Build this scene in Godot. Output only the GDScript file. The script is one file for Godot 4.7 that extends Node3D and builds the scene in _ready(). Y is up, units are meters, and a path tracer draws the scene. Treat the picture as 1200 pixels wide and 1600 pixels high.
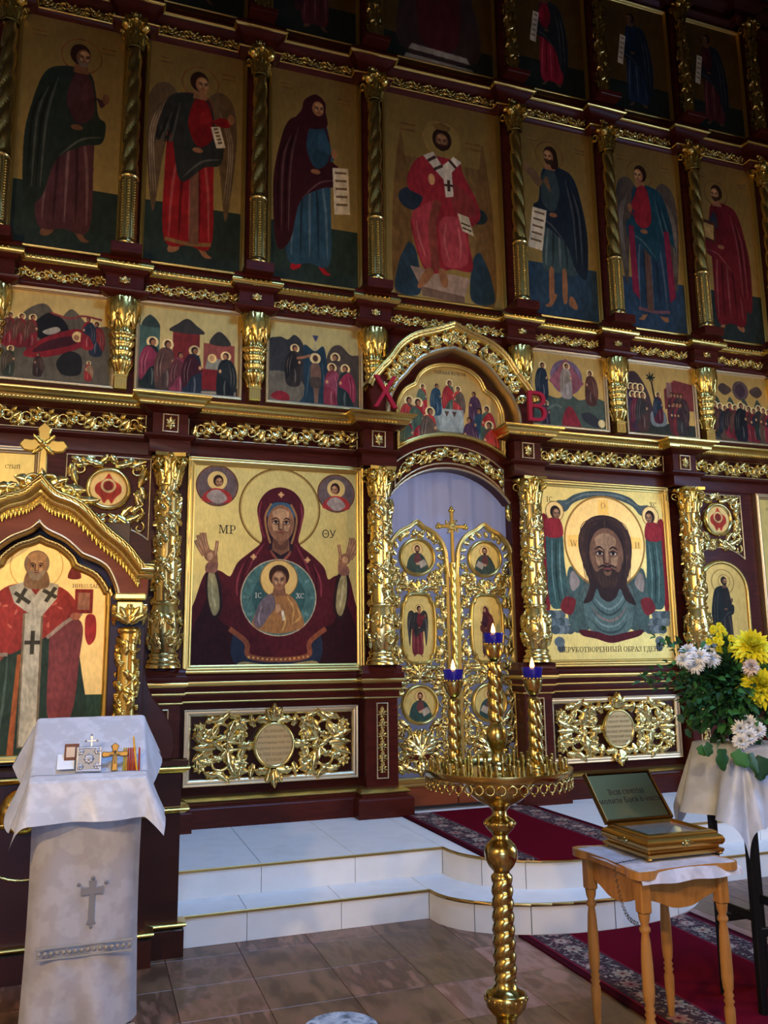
extends Node3D
# A gilded iconostasis with royal doors, icon case, lectern, candle stand, reliquary table and flowers.
# y is up, metres; the iconostasis stands in the plane z = 0 and faces +z.

class B:
	var v := PackedVector3Array()
	var uv := PackedVector2Array()
	var ix := PackedInt32Array()
	var x := Transform3D.IDENTITY

	func grid(p: PackedVector3Array, nu: int, nv: int, cu := false, cv := false) -> void:
		var o := v.size()
		var fu := 1.0 / maxi(1, nu - 1)
		var fv := 1.0 / maxi(1, nv - 1)
		for i in nu:
			for j in nv:
				v.append(x * p[i * nv + j])
				uv.append(Vector2(j * fv, i * fu))
		for i in (nu if cu else nu - 1):
			var i2 := (i + 1) % nu
			for j in (nv if cv else nv - 1):
				var j2 := (j + 1) % nv
				var a := o + i * nv + j
				var b := o + i * nv + j2
				var c := o + i2 * nv + j
				var d := o + i2 * nv + j2
				ix.append(a); ix.append(b); ix.append(c)
				ix.append(b); ix.append(d); ix.append(c)

	func quad(a: Vector3, b: Vector3, c: Vector3, d: Vector3) -> void:
		grid(PackedVector3Array([a, b, d, c]), 2, 2)

	func tri(a: Vector3, b: Vector3, c: Vector3) -> void:
		var o := v.size()
		for p in [a, b, c]:
			v.append(x * p)
			uv.append(Vector2.ZERO)
		ix.append(o); ix.append(o + 1); ix.append(o + 2)

	# box with chamfered edges
	func box(c: Vector3, s: Vector3, bev := 0.004) -> void:
		var h := s * 0.5
		var e := minf(bev, minf(h.x, minf(h.y, h.z)) * 0.45)
		for ax in 3:
			var p := (ax + 1) % 3
			var q := (ax + 2) % 3
			for sg in [-1.0, 1.0]:
				var pts := []
				for st in [[-1, -1], [1, -1], [1, 1], [-1, 1]]:
					var t := Vector3.ZERO
					t[ax] = sg * h[ax]
					t[p] = st[0] * (h[p] - e)
					t[q] = st[1] * (h[q] - e)
					pts.append(c + t)
				if sg > 0: quad(pts[0], pts[3], pts[2], pts[1])
				else: quad(pts[0], pts[1], pts[2], pts[3])
				var sg2: float = sg
				for sp in [-1.0, 1.0]:
					var r := []
					for sq in [-1.0, 1.0]:
						var t1 := Vector3.ZERO
						t1[ax] = sg2 * h[ax]; t1[p] = sp * (h[p] - e); t1[q] = sq * (h[q] - e)
						var t2 := Vector3.ZERO
						t2[ax] = sg2 * (h[ax] - e); t2[p] = sp * h[p]; t2[q] = sq * (h[q] - e)
						r.append(c + t1); r.append(c + t2)
					if sg2 * sp > 0: quad(r[0], r[2], r[3], r[1])
					else: quad(r[0], r[1], r[3], r[2])
		for sx in [-1.0, 1.0]:
			for sy in [-1.0, 1.0]:
				for sz in [-1.0, 1.0]:
					tri(c + Vector3(sx * h.x, sy * (h.y - e), sz * (h.z - e)), c + Vector3(sx * (h.x - e), sy * h.y, sz * (h.z - e)), c + Vector3(sx * (h.x - e), sy * (h.y - e), sz * h.z))

	func bx(x0: float, x1: float, y0: float, y1: float, z0: float, z1: float, bev := 0.004) -> void:
		box(Vector3((x0 + x1) / 2, (y0 + y1) / 2, (z0 + z1) / 2), Vector3(absf(x1 - x0), absf(y1 - y0), absf(z1 - z0)), bev)

	# lathe: profile of (radius, height); each sub-array is smooth in itself
	func lathe(pr: PackedVector2Array, seg := 24, c := Vector3.ZERO, sharp := false) -> void:
		if sharp:
			for k in pr.size() - 1:
				lathe(PackedVector2Array([pr[k], pr[k + 1]]), seg, c)
			return
		var p := PackedVector3Array()
		for q in pr:
			for j in seg + 1:
				var a := TAU * j / seg
				p.append(c + Vector3(q.x * sin(a), q.y, q.x * cos(a)))
		grid(p, pr.size(), seg + 1)

	# tube along 3D points
	func tube(pts: PackedVector3Array, r0: float, r1: float, seg := 8, closed := false) -> void:
		var p := PackedVector3Array()
		var n := pts.size()
		var up := Vector3(0.13, 0.97, 0.21).normalized()
		for i in n:
			var d: Vector3
			if closed: d = pts[(i + 1) % n] - pts[(i - 1 + n) % n]
			else: d = pts[mini(i + 1, n - 1)] - pts[maxi(i - 1, 0)]
			d = d.normalized()
			if absf(d.dot(up)) > 0.95: up = Vector3(0.9, 0.1, 0.4).normalized()
			var s := d.cross(up).normalized()
			var t := s.cross(d)
			up = t
			var r := lerpf(r0, r1, i / float(maxi(1, n - 1)))
			for j in seg:
				var a := TAU * j / seg
				p.append(pts[i] + s * cos(a) * r + t * sin(a) * r)
		grid(p, n, seg, closed, true)

	func ball(c: Vector3, r: float, sy := 1.0, seg := 10, rows := 6) -> void:
		var p := PackedVector3Array()
		for i in rows + 1:
			var f := PI * i / rows
			for j in seg + 1:
				var a := TAU * j / seg
				p.append(c + Vector3(r * sin(f) * sin(a), r * sy * cos(f), r * sin(f) * cos(a)))
		grid(p, rows + 1, seg + 1)

	# flat polygon extruded from z0 to z1 with an optional chamfer on the front
	func ext(po: PackedVector2Array, z0: float, z1: float, bev := 0.0, back := true) -> void:
		var n := po.size()
		var inn := PackedVector2Array()
		if bev > 0.0:
			for i in n:
				var d1 := (po[i] - po[(i - 1 + n) % n]).normalized()
				var d2 := (po[(i + 1) % n] - po[i]).normalized()
				var n1 := Vector2(-d1.y, d1.x)
				var n2 := Vector2(-d2.y, d2.x)
				var m := (n1 + n2) / maxf(0.35, 1.0 + n1.dot(n2))
				inn.append(po[i] + m * bev * (1.0 if not Geometry2D.is_polygon_clockwise(po) else -1.0))
		else:
			inn = po
		var t := Geometry2D.triangulate_polygon(po)
		var o := v.size()
		for i in n:
			v.append(x * Vector3(inn[i].x, inn[i].y, z1)); uv.append(inn[i])
		for i in n:
			v.append(x * Vector3(po[i].x, po[i].y, z0)); uv.append(po[i])
		for k in range(0, t.size(), 3):
			ix.append(o + t[k]); ix.append(o + t[k + 1]); ix.append(o + t[k + 2])
			if back:
				ix.append(o + n + t[k]); ix.append(o + n + t[k + 2]); ix.append(o + n + t[k + 1])
		for i in n:
			var j := (i + 1) % n
			var a := po[i]
			var b := po[j]
			if bev > 0.0:
				quad(Vector3(a.x, a.y, z1 - bev), Vector3(b.x, b.y, z1 - bev), Vector3(inn[j].x, inn[j].y, z1), Vector3(inn[i].x, inn[i].y, z1))
			quad(Vector3(a.x, a.y, z0), Vector3(b.x, b.y, z0), Vector3(b.x, b.y, z1 - bev), Vector3(a.x, a.y, z1 - bev))

	# profile polylines (offset, level) swept along a path with mitred corners.
	# flat = false: path in (x, z), level is y. flat = true: path in (x, y), level is z.
	func mold(path: PackedVector2Array, prof: Array, flat := false, closed := false, smooth := false) -> void:
		var n := path.size()
		var ms := PackedVector2Array()
		for i in n:
			var d1 := path[i] - path[(i - 1 + n) % n]
			var d2 := path[(i + 1) % n] - path[i]
			if not closed and i == 0: d1 = d2
			if not closed and i == n - 1: d2 = d1
			d1 = d1.normalized(); d2 = d2.normalized()
			var n1 := Vector2(-d1.y, d1.x)
			var n2 := Vector2(-d2.y, d2.x)
			ms.append((n1 + n2) / maxf(0.25, 1.0 + n1.dot(n2)))
		for pl in prof:
			var k: int = pl.size()
			var rows := []
			for i in n:
				var row := PackedVector3Array()
				for q in pl:
					var w: Vector2 = path[i] + ms[i] * q.x
					row.append(Vector3(w.x, w.y, q.y) if flat else Vector3(w.x, q.y, w.y))
				rows.append(row)
			var m := n if closed else n - 1
			if smooth:
				var all := PackedVector3Array()
				for r in rows: all.append_array(r)
				grid(all, n, k, closed)
			else:
				for i in m:
					var two := PackedVector3Array(rows[i])
					two.append_array(rows[(i + 1) % n])
					grid(two, 2, k)

	# ---- carved ornament, laid in the xy plane with relief along z ----
	func leaf(p: Vector2, a: float, L: float, W: float, h: float, bend := 0.0, z0 := 0.0, lob := 3.0, lift := 0.5) -> void:
		var n := 8
		var pts := PackedVector3Array()
		var c := p
		for i in n + 1:
			var t := float(i) / n
			var an := a + bend * t
			var d := Vector2(cos(an), sin(an))
			var s := Vector2(-d.y, d.x)
			var w := W * 1.18 * pow(maxf(0.0, sin(PI * clampf(t * 0.86 + 0.14, 0, 1))), 0.6) * (0.7 + 0.3 * absf(cos(lob * PI * t)))
			var hh := h * (0.35 + 0.65 * sin(PI * (0.15 + 0.7 * t))) + h * lift * t * t * t
			pts.append(Vector3(c.x - s.x * w, c.y - s.y * w, z0 + hh * 0.1))
			pts.append(Vector3(c.x - s.x * w * 0.55, c.y - s.y * w * 0.55, z0 + hh))
			pts.append(Vector3(c.x, c.y, z0 + hh * 0.62))
			pts.append(Vector3(c.x + s.x * w * 0.55, c.y + s.y * w * 0.55, z0 + hh))
			pts.append(Vector3(c.x + s.x * w, c.y + s.y * w, z0 + hh * 0.1))
			c += d * (L / n)
		grid(pts, n + 1, 5)

	func stem(q: PackedVector2Array, w0: float, w1: float, h: float, z0 := 0.0) -> void:
		var n := q.size()
		var pts := PackedVector3Array()
		for i in n:
			var d := (q[mini(i + 1, n - 1)] - q[maxi(i - 1, 0)]).normalized()
			var s := Vector2(-d.y, d.x) * lerpf(w0, w1, float(i) / (n - 1))
			var e := Vector2(q[i])
			for f in [[-1.0, 0.0], [-0.7, 0.75], [0.0, 1.0], [0.7, 0.75], [1.0, 0.0]]:
				pts.append(Vector3(e.x + s.x * f[0], e.y + s.y * f[0], z0 + h * f[1]))
		grid(pts, n, 5)

	func curl(c: Vector2, r: float, a0: float, turn: float, w: float, h: float, z0 := 0.0, inner := 0.3) -> void:
		var q := PackedVector2Array()
		var n := 16
		for i in n + 1:
			var t := float(i) / n
			var rr := r * lerpf(1.0, inner, pow(t, 0.85))
			var a := a0 + turn * t
			q.append(c + Vector2(cos(a), sin(a)) * rr)
		stem(q, w, w * 0.55, h, z0)
		var e := q[n]
		ball(Vector3(e.x, e.y, z0 + h * 0.4), w * 0.95, 1.0, 6, 4)

	func rosette(c: Vector2, r: float, n: int, h: float, z0 := 0.0) -> void:
		var seg := n * 4
		var pts := PackedVector3Array()
		for i in 6:
			var t := i / 5.0
			for j in seg + 1:
				var a := TAU * j / seg
				var m := 0.5 + 0.5 * cos(a * n)
				var rr := r * t * (1.0 - 0.28 * (1.0 - m) * t)
				var z: float = z0 + h * ([0.9, 0.95, 0.45, 0.8, 0.75, 0.0][i]) * (0.55 + 0.45 * m if i > 1 and i < 5 else 1.0)
				pts.append(Vector3(c.x + rr * cos(a), c.y + rr * sin(a), z))
		grid(pts, 6, seg + 1)

	func fan(c: Vector2, a: float, r: float, n: int, spread: float, h: float, z0 := 0.0) -> void:
		for i in n:
			var t := (float(i) / (n - 1)) * 2.0 - 1.0
			leaf(c, a + t * spread, r * (1.0 - 0.28 * t * t), r * 0.2, h, t * 0.5, z0, 1.0, 0.3)

	# carved foliage scattered over a region (inside(x, y) true), mirrored about x = cx
	func foliage(r: Rect2, step: float, cx: float, inside, L: float, W: float, h: float, sd: int) -> void:
		var rg := RandomNumberGenerator.new()
		rg.seed = sd
		var y := r.position.y + step * 0.5
		var row := 0
		while y < r.end.y:
			var x2 := cx + step * (0.35 if row % 2 == 0 else 0.8)
			while x2 < r.end.x:
				var p := Vector2(x2 + rg.randf_range(-0.25, 0.25) * step, y + rg.randf_range(-0.25, 0.25) * step)
				var a := rg.randf_range(-1.2, 1.2) + (0.4 if row % 2 == 0 else 2.4)
				var l := L * rg.randf_range(0.8, 1.2)
				var bd := rg.randf_range(-1.0, 1.0)
				var e := p + Vector2.from_angle(a + bd * 0.5) * l
				if inside.call(p) and inside.call(e) and r.has_point(e):
					leaf(p, a, l, W, h * rg.randf_range(0.7, 1.1), bd)
					leaf(Vector2(2 * cx - p.x, p.y), PI - a, l, W, h, -bd)
				x2 += step
			y += step * 0.86
			row += 1

	func grapes(c: Vector2, r: float, h: float, z0 := 0.0) -> void:
		for q in [[0, 0.6], [-0.5, 0.5], [0.5, 0.5], [-0.28, 0.05], [0.3, 0.05], [0, -0.42], [0, 0.2]]:
			ball(Vector3(c.x + q[0] * r, c.y + q[1] * r, z0 + h * 0.5), r * 0.36, 1.0, 6, 4)

	# horizontal rinceau of length L (centred) and height H
	func rinceau(L: float, H: float, h: float, z0 := 0.0) -> void:
		var n := maxi(1, roundi(L / (H * 0.98)))
		var P := L / n
		for k in n:
			var cx := -L / 2 + (k + 0.5) * P
			var s := 1.0 if k % 2 == 0 else -1.0
			curl(Vector2(cx, s * 0.02 * H), H * 0.35, -s * 2.5, s * 5.4, H * 0.115, h * 0.8, z0, 0.6)
			leaf(Vector2(cx - P * 0.45, -s * H * 0.34), s * 0.9, H * 0.62, H * 0.19, h, s * 0.9, z0)
			leaf(Vector2(cx + P * 0.3, s * H * 0.12), -s * 0.9, H * 0.58, H * 0.19, h, s * 0.7, z0)
			leaf(Vector2(cx + P * 0.16, s * H * 0.36), s * 0.3, H * 0.45, H * 0.15, h, -s * 0.8, z0)
			leaf(Vector2(cx - P * 0.05, -s * H * 0.36), PI + s * 0.2, H * 0.42, H * 0.14, h, s * 0.9, z0)
			leaf(Vector2(cx + 0.2 * P, -s * 0.36 * H), -s * 0.1, H * 0.36, H * 0.13, h, -s * 0.6, z0)
			leaf(Vector2(cx + 0.02 * P, s * 0.05 * H), -s * 1.4, H * 0.36, H * 0.12, h, s * 1.2, z0)

	func add(o: B, f = null) -> void:
		var b := v.size()
		if f != null:
			for p in o.v: v.append(x * (f.call(p) as Vector3))
		else:
			for p in o.v: v.append(x * p)
		uv.append_array(o.uv)
		for i in o.ix: ix.append(b + i)

	func mesh() -> ArrayMesh:
		var nn := PackedVector3Array()
		nn.resize(v.size())
		var k := 0
		var m := ix.size()
		while k < m:
			var a := ix[k]
			var b := ix[k + 1]
			var c := ix[k + 2]
			var f := (v[c] - v[a]).cross(v[b] - v[a])
			nn[a] += f; nn[b] += f; nn[c] += f
			k += 3
		for i in nn.size():
			nn[i] = nn[i].normalized() if nn[i].length_squared() > 1e-24 else Vector3.UP
		var ar := []
		ar.resize(Mesh.ARRAY_MAX)
		ar[Mesh.ARRAY_VERTEX] = v
		ar[Mesh.ARRAY_NORMAL] = nn
		ar[Mesh.ARRAY_TEX_UV] = uv
		ar[Mesh.ARRAY_INDEX] = ix
		var me := ArrayMesh.new()
		me.add_surface_from_arrays(Mesh.PRIMITIVE_TRIANGLES, ar)
		return me

# ---- small painting canvas for the icons: x and y both in units of the panel's width, y down ----
class Cv:
	var w: int
	var h: int
	var img: Image
	var met: Image
	func _init(pw: int, ph: int) -> void:
		w = pw * 2; h = ph * 2
		img = Image.create(w, h, false, Image.FORMAT_RGB8)
		met = Image.create(w, h, false, Image.FORMAT_L8)
	func fill(c: Color, g := 0.0) -> void:
		img.fill(c); met.fill(Color(g, g, g))
	func rect(x0: float, y0: float, x1: float, y1: float, c: Color, g := 0.0) -> void:
		var r := Rect2i(roundi(x0 * w), roundi(y0 * w), roundi((x1 - x0) * w), roundi((y1 - y0) * w))
		img.fill_rect(r, c); met.fill_rect(r, Color(g, g, g))
	func poly(p: PackedVector2Array, c: Color, g := 0.0) -> void:
		var n := p.size()
		var lo := 1e9
		var hi := -1e9
		for q in p:
			lo = minf(lo, q.y); hi = maxf(hi, q.y)
		var y0 := maxi(0, floori(lo * w))
		var y1 := mini(h - 1, ceili(hi * w))
		if y1 < y0: return
		var cr := []
		cr.resize(y1 - y0 + 1)
		for k in cr.size(): cr[k] = []
		for i in n:
			var a := p[i] * w
			var b := p[(i + 1) % n] * w
			if a.y > b.y:
				var t := a; a = b; b = t
			var s0 := maxi(y0, ceili(a.y - 0.5))
			var s1 := mini(y1, ceili(b.y - 0.5) - 1)
			if s1 < s0: continue
			var k := (b.x - a.x) / (b.y - a.y)
			for y in range(s0, s1 + 1):
				cr[y - y0].append(a.x + (y + 0.5 - a.y) * k)
		var gc := Color(g, g, g)
		for y in range(y0, y1 + 1):
			var l: Array = cr[y - y0]
			if l.size() < 2: continue
			l.sort()
			for k in range(0, l.size() - 1, 2):
				var xa := maxi(0, roundi(l[k]))
				var xb := mini(w, roundi(l[k + 1]))
				if xb > xa:
					img.fill_rect(Rect2i(xa, y, xb - xa, 1), c)
					met.fill_rect(Rect2i(xa, y, xb - xa, 1), gc)
	static func curve(p: Array, closed := true, st := 5) -> PackedVector2Array:
		var o := PackedVector2Array()
		var n := p.size()
		for i in (n if closed else n - 1):
			var a: Vector2; var b: Vector2; var c: Vector2; var d: Vector2
			b = p[i]; c = p[(i + 1) % n]
			a = p[(i - 1 + n) % n] if closed or i > 0 else b
			d = p[(i + 2) % n] if closed or i < n - 2 else c
			for k in st:
				o.append(b.cubic_interpolate(c, a, d, float(k) / st))
		if not closed: o.append(p[n - 1])
		return o
	static func pts(f: Array) -> Array:
		var o := []
		for k in range(0, f.size(), 2): o.append(Vector2(f[k], f[k + 1]))
		return o
	func blob(f: Array, c: Color, g := 0.0) -> void:
		poly(curve(pts(f)), c, g)
	func pg(f: Array, c: Color, g := 0.0) -> void:
		poly(PackedVector2Array(pts(f)), c, g)
	func ell(cx: float, cy: float, rx: float, ry: float, c: Color, g := 0.0, rot := 0.0) -> void:
		var p := PackedVector2Array()
		for k in 36: p.append(Vector2(cx, cy) + Vector2(rx * cos(TAU * k / 36), ry * sin(TAU * k / 36)).rotated(rot))
		poly(p, c, g)
	func ring(cx: float, cy: float, r: float, wd: float, c: Color, g := 0.0) -> void:
		var p := PackedVector2Array()
		for k in 61: p.append(Vector2(cx, cy) + Vector2.from_angle(TAU * k / 60.0) * (r + wd / 2))
		for k in 61: p.append(Vector2(cx, cy) + Vector2.from_angle(-TAU * k / 60.0) * (r - wd / 2))
		poly(p, c, g)
	func line(f: Array, wd: float, c: Color, g := 0.0, taper := false) -> void:
		var q := curve(pts(f), false, 6)
		var l := PackedVector2Array()
		var r := PackedVector2Array()
		var n := q.size()
		for i in n:
			var d := (q[mini(i + 1, n - 1)] - q[maxi(0, i - 1)]).normalized()
			var s := Vector2(-d.y, d.x) * wd * 0.5
			if taper: s *= sin(PI * (0.08 + 0.84 * i / float(n - 1)))
			l.append(q[i] + s); r.append(q[i] - s)
		r.reverse(); l.append_array(r)
		poly(l, c, g)
	func grain(sd: int, amt: float) -> void:
		var nz := FastNoiseLite.new()
		nz.seed = sd; nz.frequency = 0.03; nz.fractal_octaves = 4
		var r := RandomNumberGenerator.new(); r.seed = sd
		for k in 260:
			var p := Vector2i(r.randi() % maxi(1, w), r.randi() % maxi(1, h))
			var c := img.get_pixel(mini(p.x, w - 1), mini(p.y, h - 1))
			img.fill_rect(Rect2i(p.x, p.y, 2 + r.randi() % 3, 2 + r.randi() % 3), c.lerp(Color(0.12, 0.08, 0.05), amt * r.randf()))
	func mat(rough := 0.5, patch := 0.16) -> StandardMaterial3D:
		img.shrink_x2(); met.shrink_x2()
		# mottled hand-painted surface: brush streaks and patches of thinner pigment
		var nz := FastNoiseLite.new()
		nz.seed = w + h; nz.frequency = 0.045; nz.fractal_octaves = 4
		var n2 := FastNoiseLite.new()
		n2.seed = w * 3 + h; n2.frequency = 0.012; n2.fractal_octaves = 3
		for y in img.get_height():
			for q in img.get_width():
				var c := img.get_pixel(q, y)
				var f := 1.0 + (patch if met.get_pixel(q, y).r < 0.5 else patch * 0.35) * (nz.get_noise_2d(q * 1.6, y * 0.7) * 1.1 + n2.get_noise_2d(q, y) * 0.9)
				img.set_pixel(q, y, Color(clampf(c.r * f, 0, 1), clampf(c.g * f, 0, 1), clampf(c.b * f, 0, 1)))
		var m := StandardMaterial3D.new()
		m.metallic_specular = 0.25
		m.albedo_texture = ImageTexture.create_from_image(img)
		m.metallic = 1.0
		m.metallic_texture = ImageTexture.create_from_image(met)
		m.roughness = rough
		m.texture_repeat = false
		return m

var M := {}
var taken := {}

func numbered(n: String) -> String:
	if not taken.has(n):
		taken[n] = 0
		return n
	taken[n] += 1
	return "%s_%03d" % [n, taken[n]]

func part(b: B, called: String, mat: Material, parent: Node) -> MeshInstance3D:
	return inst(b.mesh(), called, mat, parent)

func inst(me: Mesh, called: String, mat: Material, parent: Node) -> MeshInstance3D:
	var o := MeshInstance3D.new()
	o.mesh = me
	o.material_override = mat
	o.name = numbered(called) if parent == self else called
	parent.add_child(o, true)
	return o

func tag(o: Node, label: String, category: String, group := "", kind := "") -> void:
	if label: o.set_meta("label", label)
	if category: o.set_meta("category", category)
	if group: o.set_meta("group", group)
	if kind: o.set_meta("kind", kind)

func thing(called: String, label: String, category: String, at := Vector3.ZERO, turn := 0.0, group := "") -> Node3D:
	var o := Node3D.new()
	o.name = numbered(called)
	add_child(o)
	o.position = at
	o.rotation.y = turn
	tag(o, label, category, group)
	return o

func node(called: String, parent: Node, at := Vector3.ZERO) -> Node3D:
	var o := Node3D.new()
	o.name = called
	parent.add_child(o, true)
	o.position = at
	return o

func metal(c: Color, rough: float) -> StandardMaterial3D:
	var m := StandardMaterial3D.new()
	m.albedo_color = c; m.metallic = 1.0; m.roughness = rough
	return m

func paint(c: Color, rough := 0.6) -> StandardMaterial3D:
	var m := StandardMaterial3D.new()
	m.albedo_color = c; m.roughness = rough
	m.metallic_specular = 0.35
	return m

# a tileable noise picture between two colours; sx, sy stretch the grain
func noise_tex(sd: int, fr: float, cols: Array, sz := 256, sx := 1.0, sy := 1.0, oct := 4, sharp := 1.0) -> ImageTexture:
	var nz := FastNoiseLite.new()
	nz.seed = sd; nz.frequency = fr; nz.fractal_octaves = oct
	nz.noise_type = FastNoiseLite.TYPE_SIMPLEX_SMOOTH
	var im := Image.create(sz, sz, false, Image.FORMAT_RGB8)
	var n := cols.size() - 1
	for y in sz:
		for q in sz:
			var u := TAU * q / sz
			var w := TAU * y / sz
			var R := sz / TAU
			var a := nz.get_noise_3d(R * cos(u) * sx, R * sin(u) * sx, y * sy)
			var b := nz.get_noise_3d(R * cos(u) * sx, R * sin(u) * sx, (y - sz) * sy)
			var t := clampf(0.5 + sharp * lerpf(a, b, float(y) / sz), 0.0, 0.999) * n
			var k := int(t)
			im.set_pixel(q, y, (cols[k] as Color).lerp(cols[k + 1], t - k))
	return ImageTexture.create_from_image(im)

func tri_mat(t: Texture2D, scale: float, rough: float, spec := 0.3) -> StandardMaterial3D:
	var m := StandardMaterial3D.new()
	m.albedo_texture = t
	m.uv1_triplanar = true
	m.uv1_world_triplanar = true
	m.uv1_scale = Vector3.ONE * scale
	m.roughness = rough
	m.metallic_specular = spec
	return m

func lettering(txt: String, size: float, mat: Material, parent: Node, at: Vector3, turn := Vector3.ZERO, serif := true) -> MeshInstance3D:
	var f := SystemFont.new()
	txt = txt.replace("Х", "X").replace("у", "y").replace("х", "x").replace("Ѳ", "Θ").replace("Ѡ", "W")
	for ch in "ЖмнΘ":
		if txt.contains(ch): serif = false
	f.font_names = PackedStringArray(["Droid Serif" if serif else "Droid Sans"])
	var t := TextMesh.new()
	t.font = f; t.text = txt; t.font_size = 32; t.pixel_size = size / 32.0
	t.depth = 0.002
	t.curve_step = 3.0
	var o := inst(t, "lettering", mat, parent)
	o.position = at
	o.rotation = turn
	return o

func half(p: PackedVector2Array) -> PackedVector2Array:   # mirror a right half (from apex down) to a full left-to-right outline
	var o := PackedVector2Array()
	for i in range(p.size() - 1, 0, -1): o.append(Vector2(-p[i].x, p[i].y))
	for q in p: o.append(q)
	return o

func v2(f: Array) -> PackedVector2Array:
	return PackedVector2Array(Cv.pts(f))

func col(h: int) -> Color:
	return Color8((h >> 16) & 255, (h >> 8) & 255, h & 255)

const LIGHT := {"west": 17.0, "west_glow": 2.4, "south": 13.0, "south_glow": 3.0, "overhead_fill": 82.0, "overhead_fill_glow": 6.0, "altar": 4.4, "altar_glow": 1.5, "lamp_left": 12.0, "lamp_mid": 5.0, "lamp_right": 5.0, "bulb_glow": 20.0}

func _ready() -> void:
	# ---------- camera, sky, exposure ----------
	var cam := Camera3D.new()
	cam.name = "camera"
	add_child(cam)
	cam.position = Vector3(-2.7472, 1.465, 6.2)
	cam.rotation = Vector3(0.17308, -0.33559, -0.01327)
	cam.fov = rad_to_deg(2.0 * atan(800.0 / 1297.84))
	cam.near = 0.05
	cam.current = true
	var env := Environment.new()
	env.tonemap_mode = Environment.TONE_MAPPER_LINEAR
	env.tonemap_exposure = 0.88
	env.background_mode = Environment.BG_SKY
	var sk := Sky.new()
	var pm := ProceduralSkyMaterial.new()
	pm.sky_top_color = Color(0.55, 0.66, 0.85)
	pm.sky_horizon_color = Color(0.72, 0.79, 0.9)
	pm.ground_bottom_color = Color(0.25, 0.25, 0.24)
	pm.ground_horizon_color = Color(0.6, 0.64, 0.68)
	sk.sky_material = pm
	env.sky = sk
	env.sdfgi_enabled = true
	env.ssao_enabled = true
	env.ssil_enabled = true
	var we := WorldEnvironment.new()
	we.name = "environment"
	we.environment = env
	add_child(we)
	materials()
	build_room()
	print("room ", Time.get_ticks_msec())
	build_steps()
	build_iconostasis()
	print("iconostasis ", Time.get_ticks_msec())
	build_doors()
	build_icons()
	print("icons ", Time.get_ticks_msec())
	build_icon_case()
	build_lectern()
	build_candle_stand()
	build_table()
	build_flowers()
	build_small()
	print("done ", Time.get_ticks_msec())

func materials() -> void:
	M.gold = metal(col(0xe0c26c), 0.27)
	M.gold_leaf = metal(col(0xe4cd84), 0.24)
	M.gold_flat = metal(col(0xdabc6c), 0.34)
	M.pale = metal(col(0xd6c198), 0.38)
	M.brass = metal(col(0xb7a05e), 0.2)
	M.silver = metal(col(0xb9bcc2), 0.35)
	M.wood = tri_mat(noise_tex(3, 0.012, [col(0x36100a), col(0x4a1a11), col(0x3d140d), col(0x532016)], 256, 0.5, 2.2), 1.1, 0.34)
	M.wood_warm = tri_mat(noise_tex(5, 0.012, [col(0x662f18), col(0x7a3d20), col(0x6e351c)], 256, 0.6, 2.0), 1.0, 0.45)
	M.wood_dark = tri_mat(noise_tex(6, 0.012, [col(0x28100b), col(0x371810), col(0x2f130d)], 128, 0.6, 2.0), 1.0, 0.3)
	M.oak = tri_mat(noise_tex(7, 0.02, [col(0x94642f), col(0xab7a40), col(0x9d6c35)], 256, 2.2, 0.5), 1.6, 0.38)
	M.plaster = tri_mat(noise_tex(8, 0.02, [col(0x9a8a70), col(0xa69679)], 128), 0.5, 0.85)
	M.white_tile = tri_mat(noise_tex(9, 0.02, [col(0xd2d2ce), col(0xdededa), col(0xd7d7d3)], 128), 1.2, 0.42)
	M.nosing = metal(col(0xb99a5c), 0.4)
	M.black = paint(col(0x0c0b0b), 0.5)
	M.ink = paint(col(0x2a1d12), 0.6)
	var cu := paint(col(0xb0b0c2), 0.8)
	cu.backlight_enabled = true
	cu.backlight = Color(0.9, 0.9, 0.95)
	M.curtain = cu

func window_light(n: int, at: Vector3, turn: float, w: float, h: float, c: Color, energy: float, glow: float) -> Node3D:
	var st := Node3D.new()
	st.name = "window_%d" % n
	add_child(st)
	st.position = at
	st.rotation.y = turn
	st.set_meta("kind", "structure")
	var pane := paint(Color(0.8, 0.85, 0.9), 0.3)
	pane.emission_enabled = true
	pane.emission = c
	pane.emission_energy_multiplier = glow
	var b := B.new()
	b.bx(-w / 2, w / 2, -h / 2, h / 2, -0.03, -0.02, 0.002)
	part(b, "pane", pane, st)
	b = B.new()
	for sx in [-1, 1]: b.bx(sx * w / 2 - 0.04, sx * w / 2 + 0.04, -h / 2 - 0.04, h / 2 + 0.04, -0.06, 0.03)
	for sy in [-1, 1]: b.bx(-w / 2, w / 2, sy * h / 2 - 0.04, sy * h / 2 + 0.04, -0.06, 0.03)
	b.bx(-0.025, 0.025, -h / 2, h / 2, -0.05, 0.01)
	for k in [-0.25, 0.0, 0.25]: b.bx(-w / 2, w / 2, k * h - 0.015, k * h + 0.015, -0.05, 0.005)
	part(b, "window_frame", paint(col(0xd8d4cc), 0.5), st)
	var al := AreaLight3D.new()
	al.name = "daylight"
	st.add_child(al)
	al.position.z = 0.06
	al.rotation.y = PI
	al.area_size = Vector2(w, h)
	al.light_color = c
	al.light_energy = energy
	al.area_range = 40.0
	al.shadow_enabled = true
	return st

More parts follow.
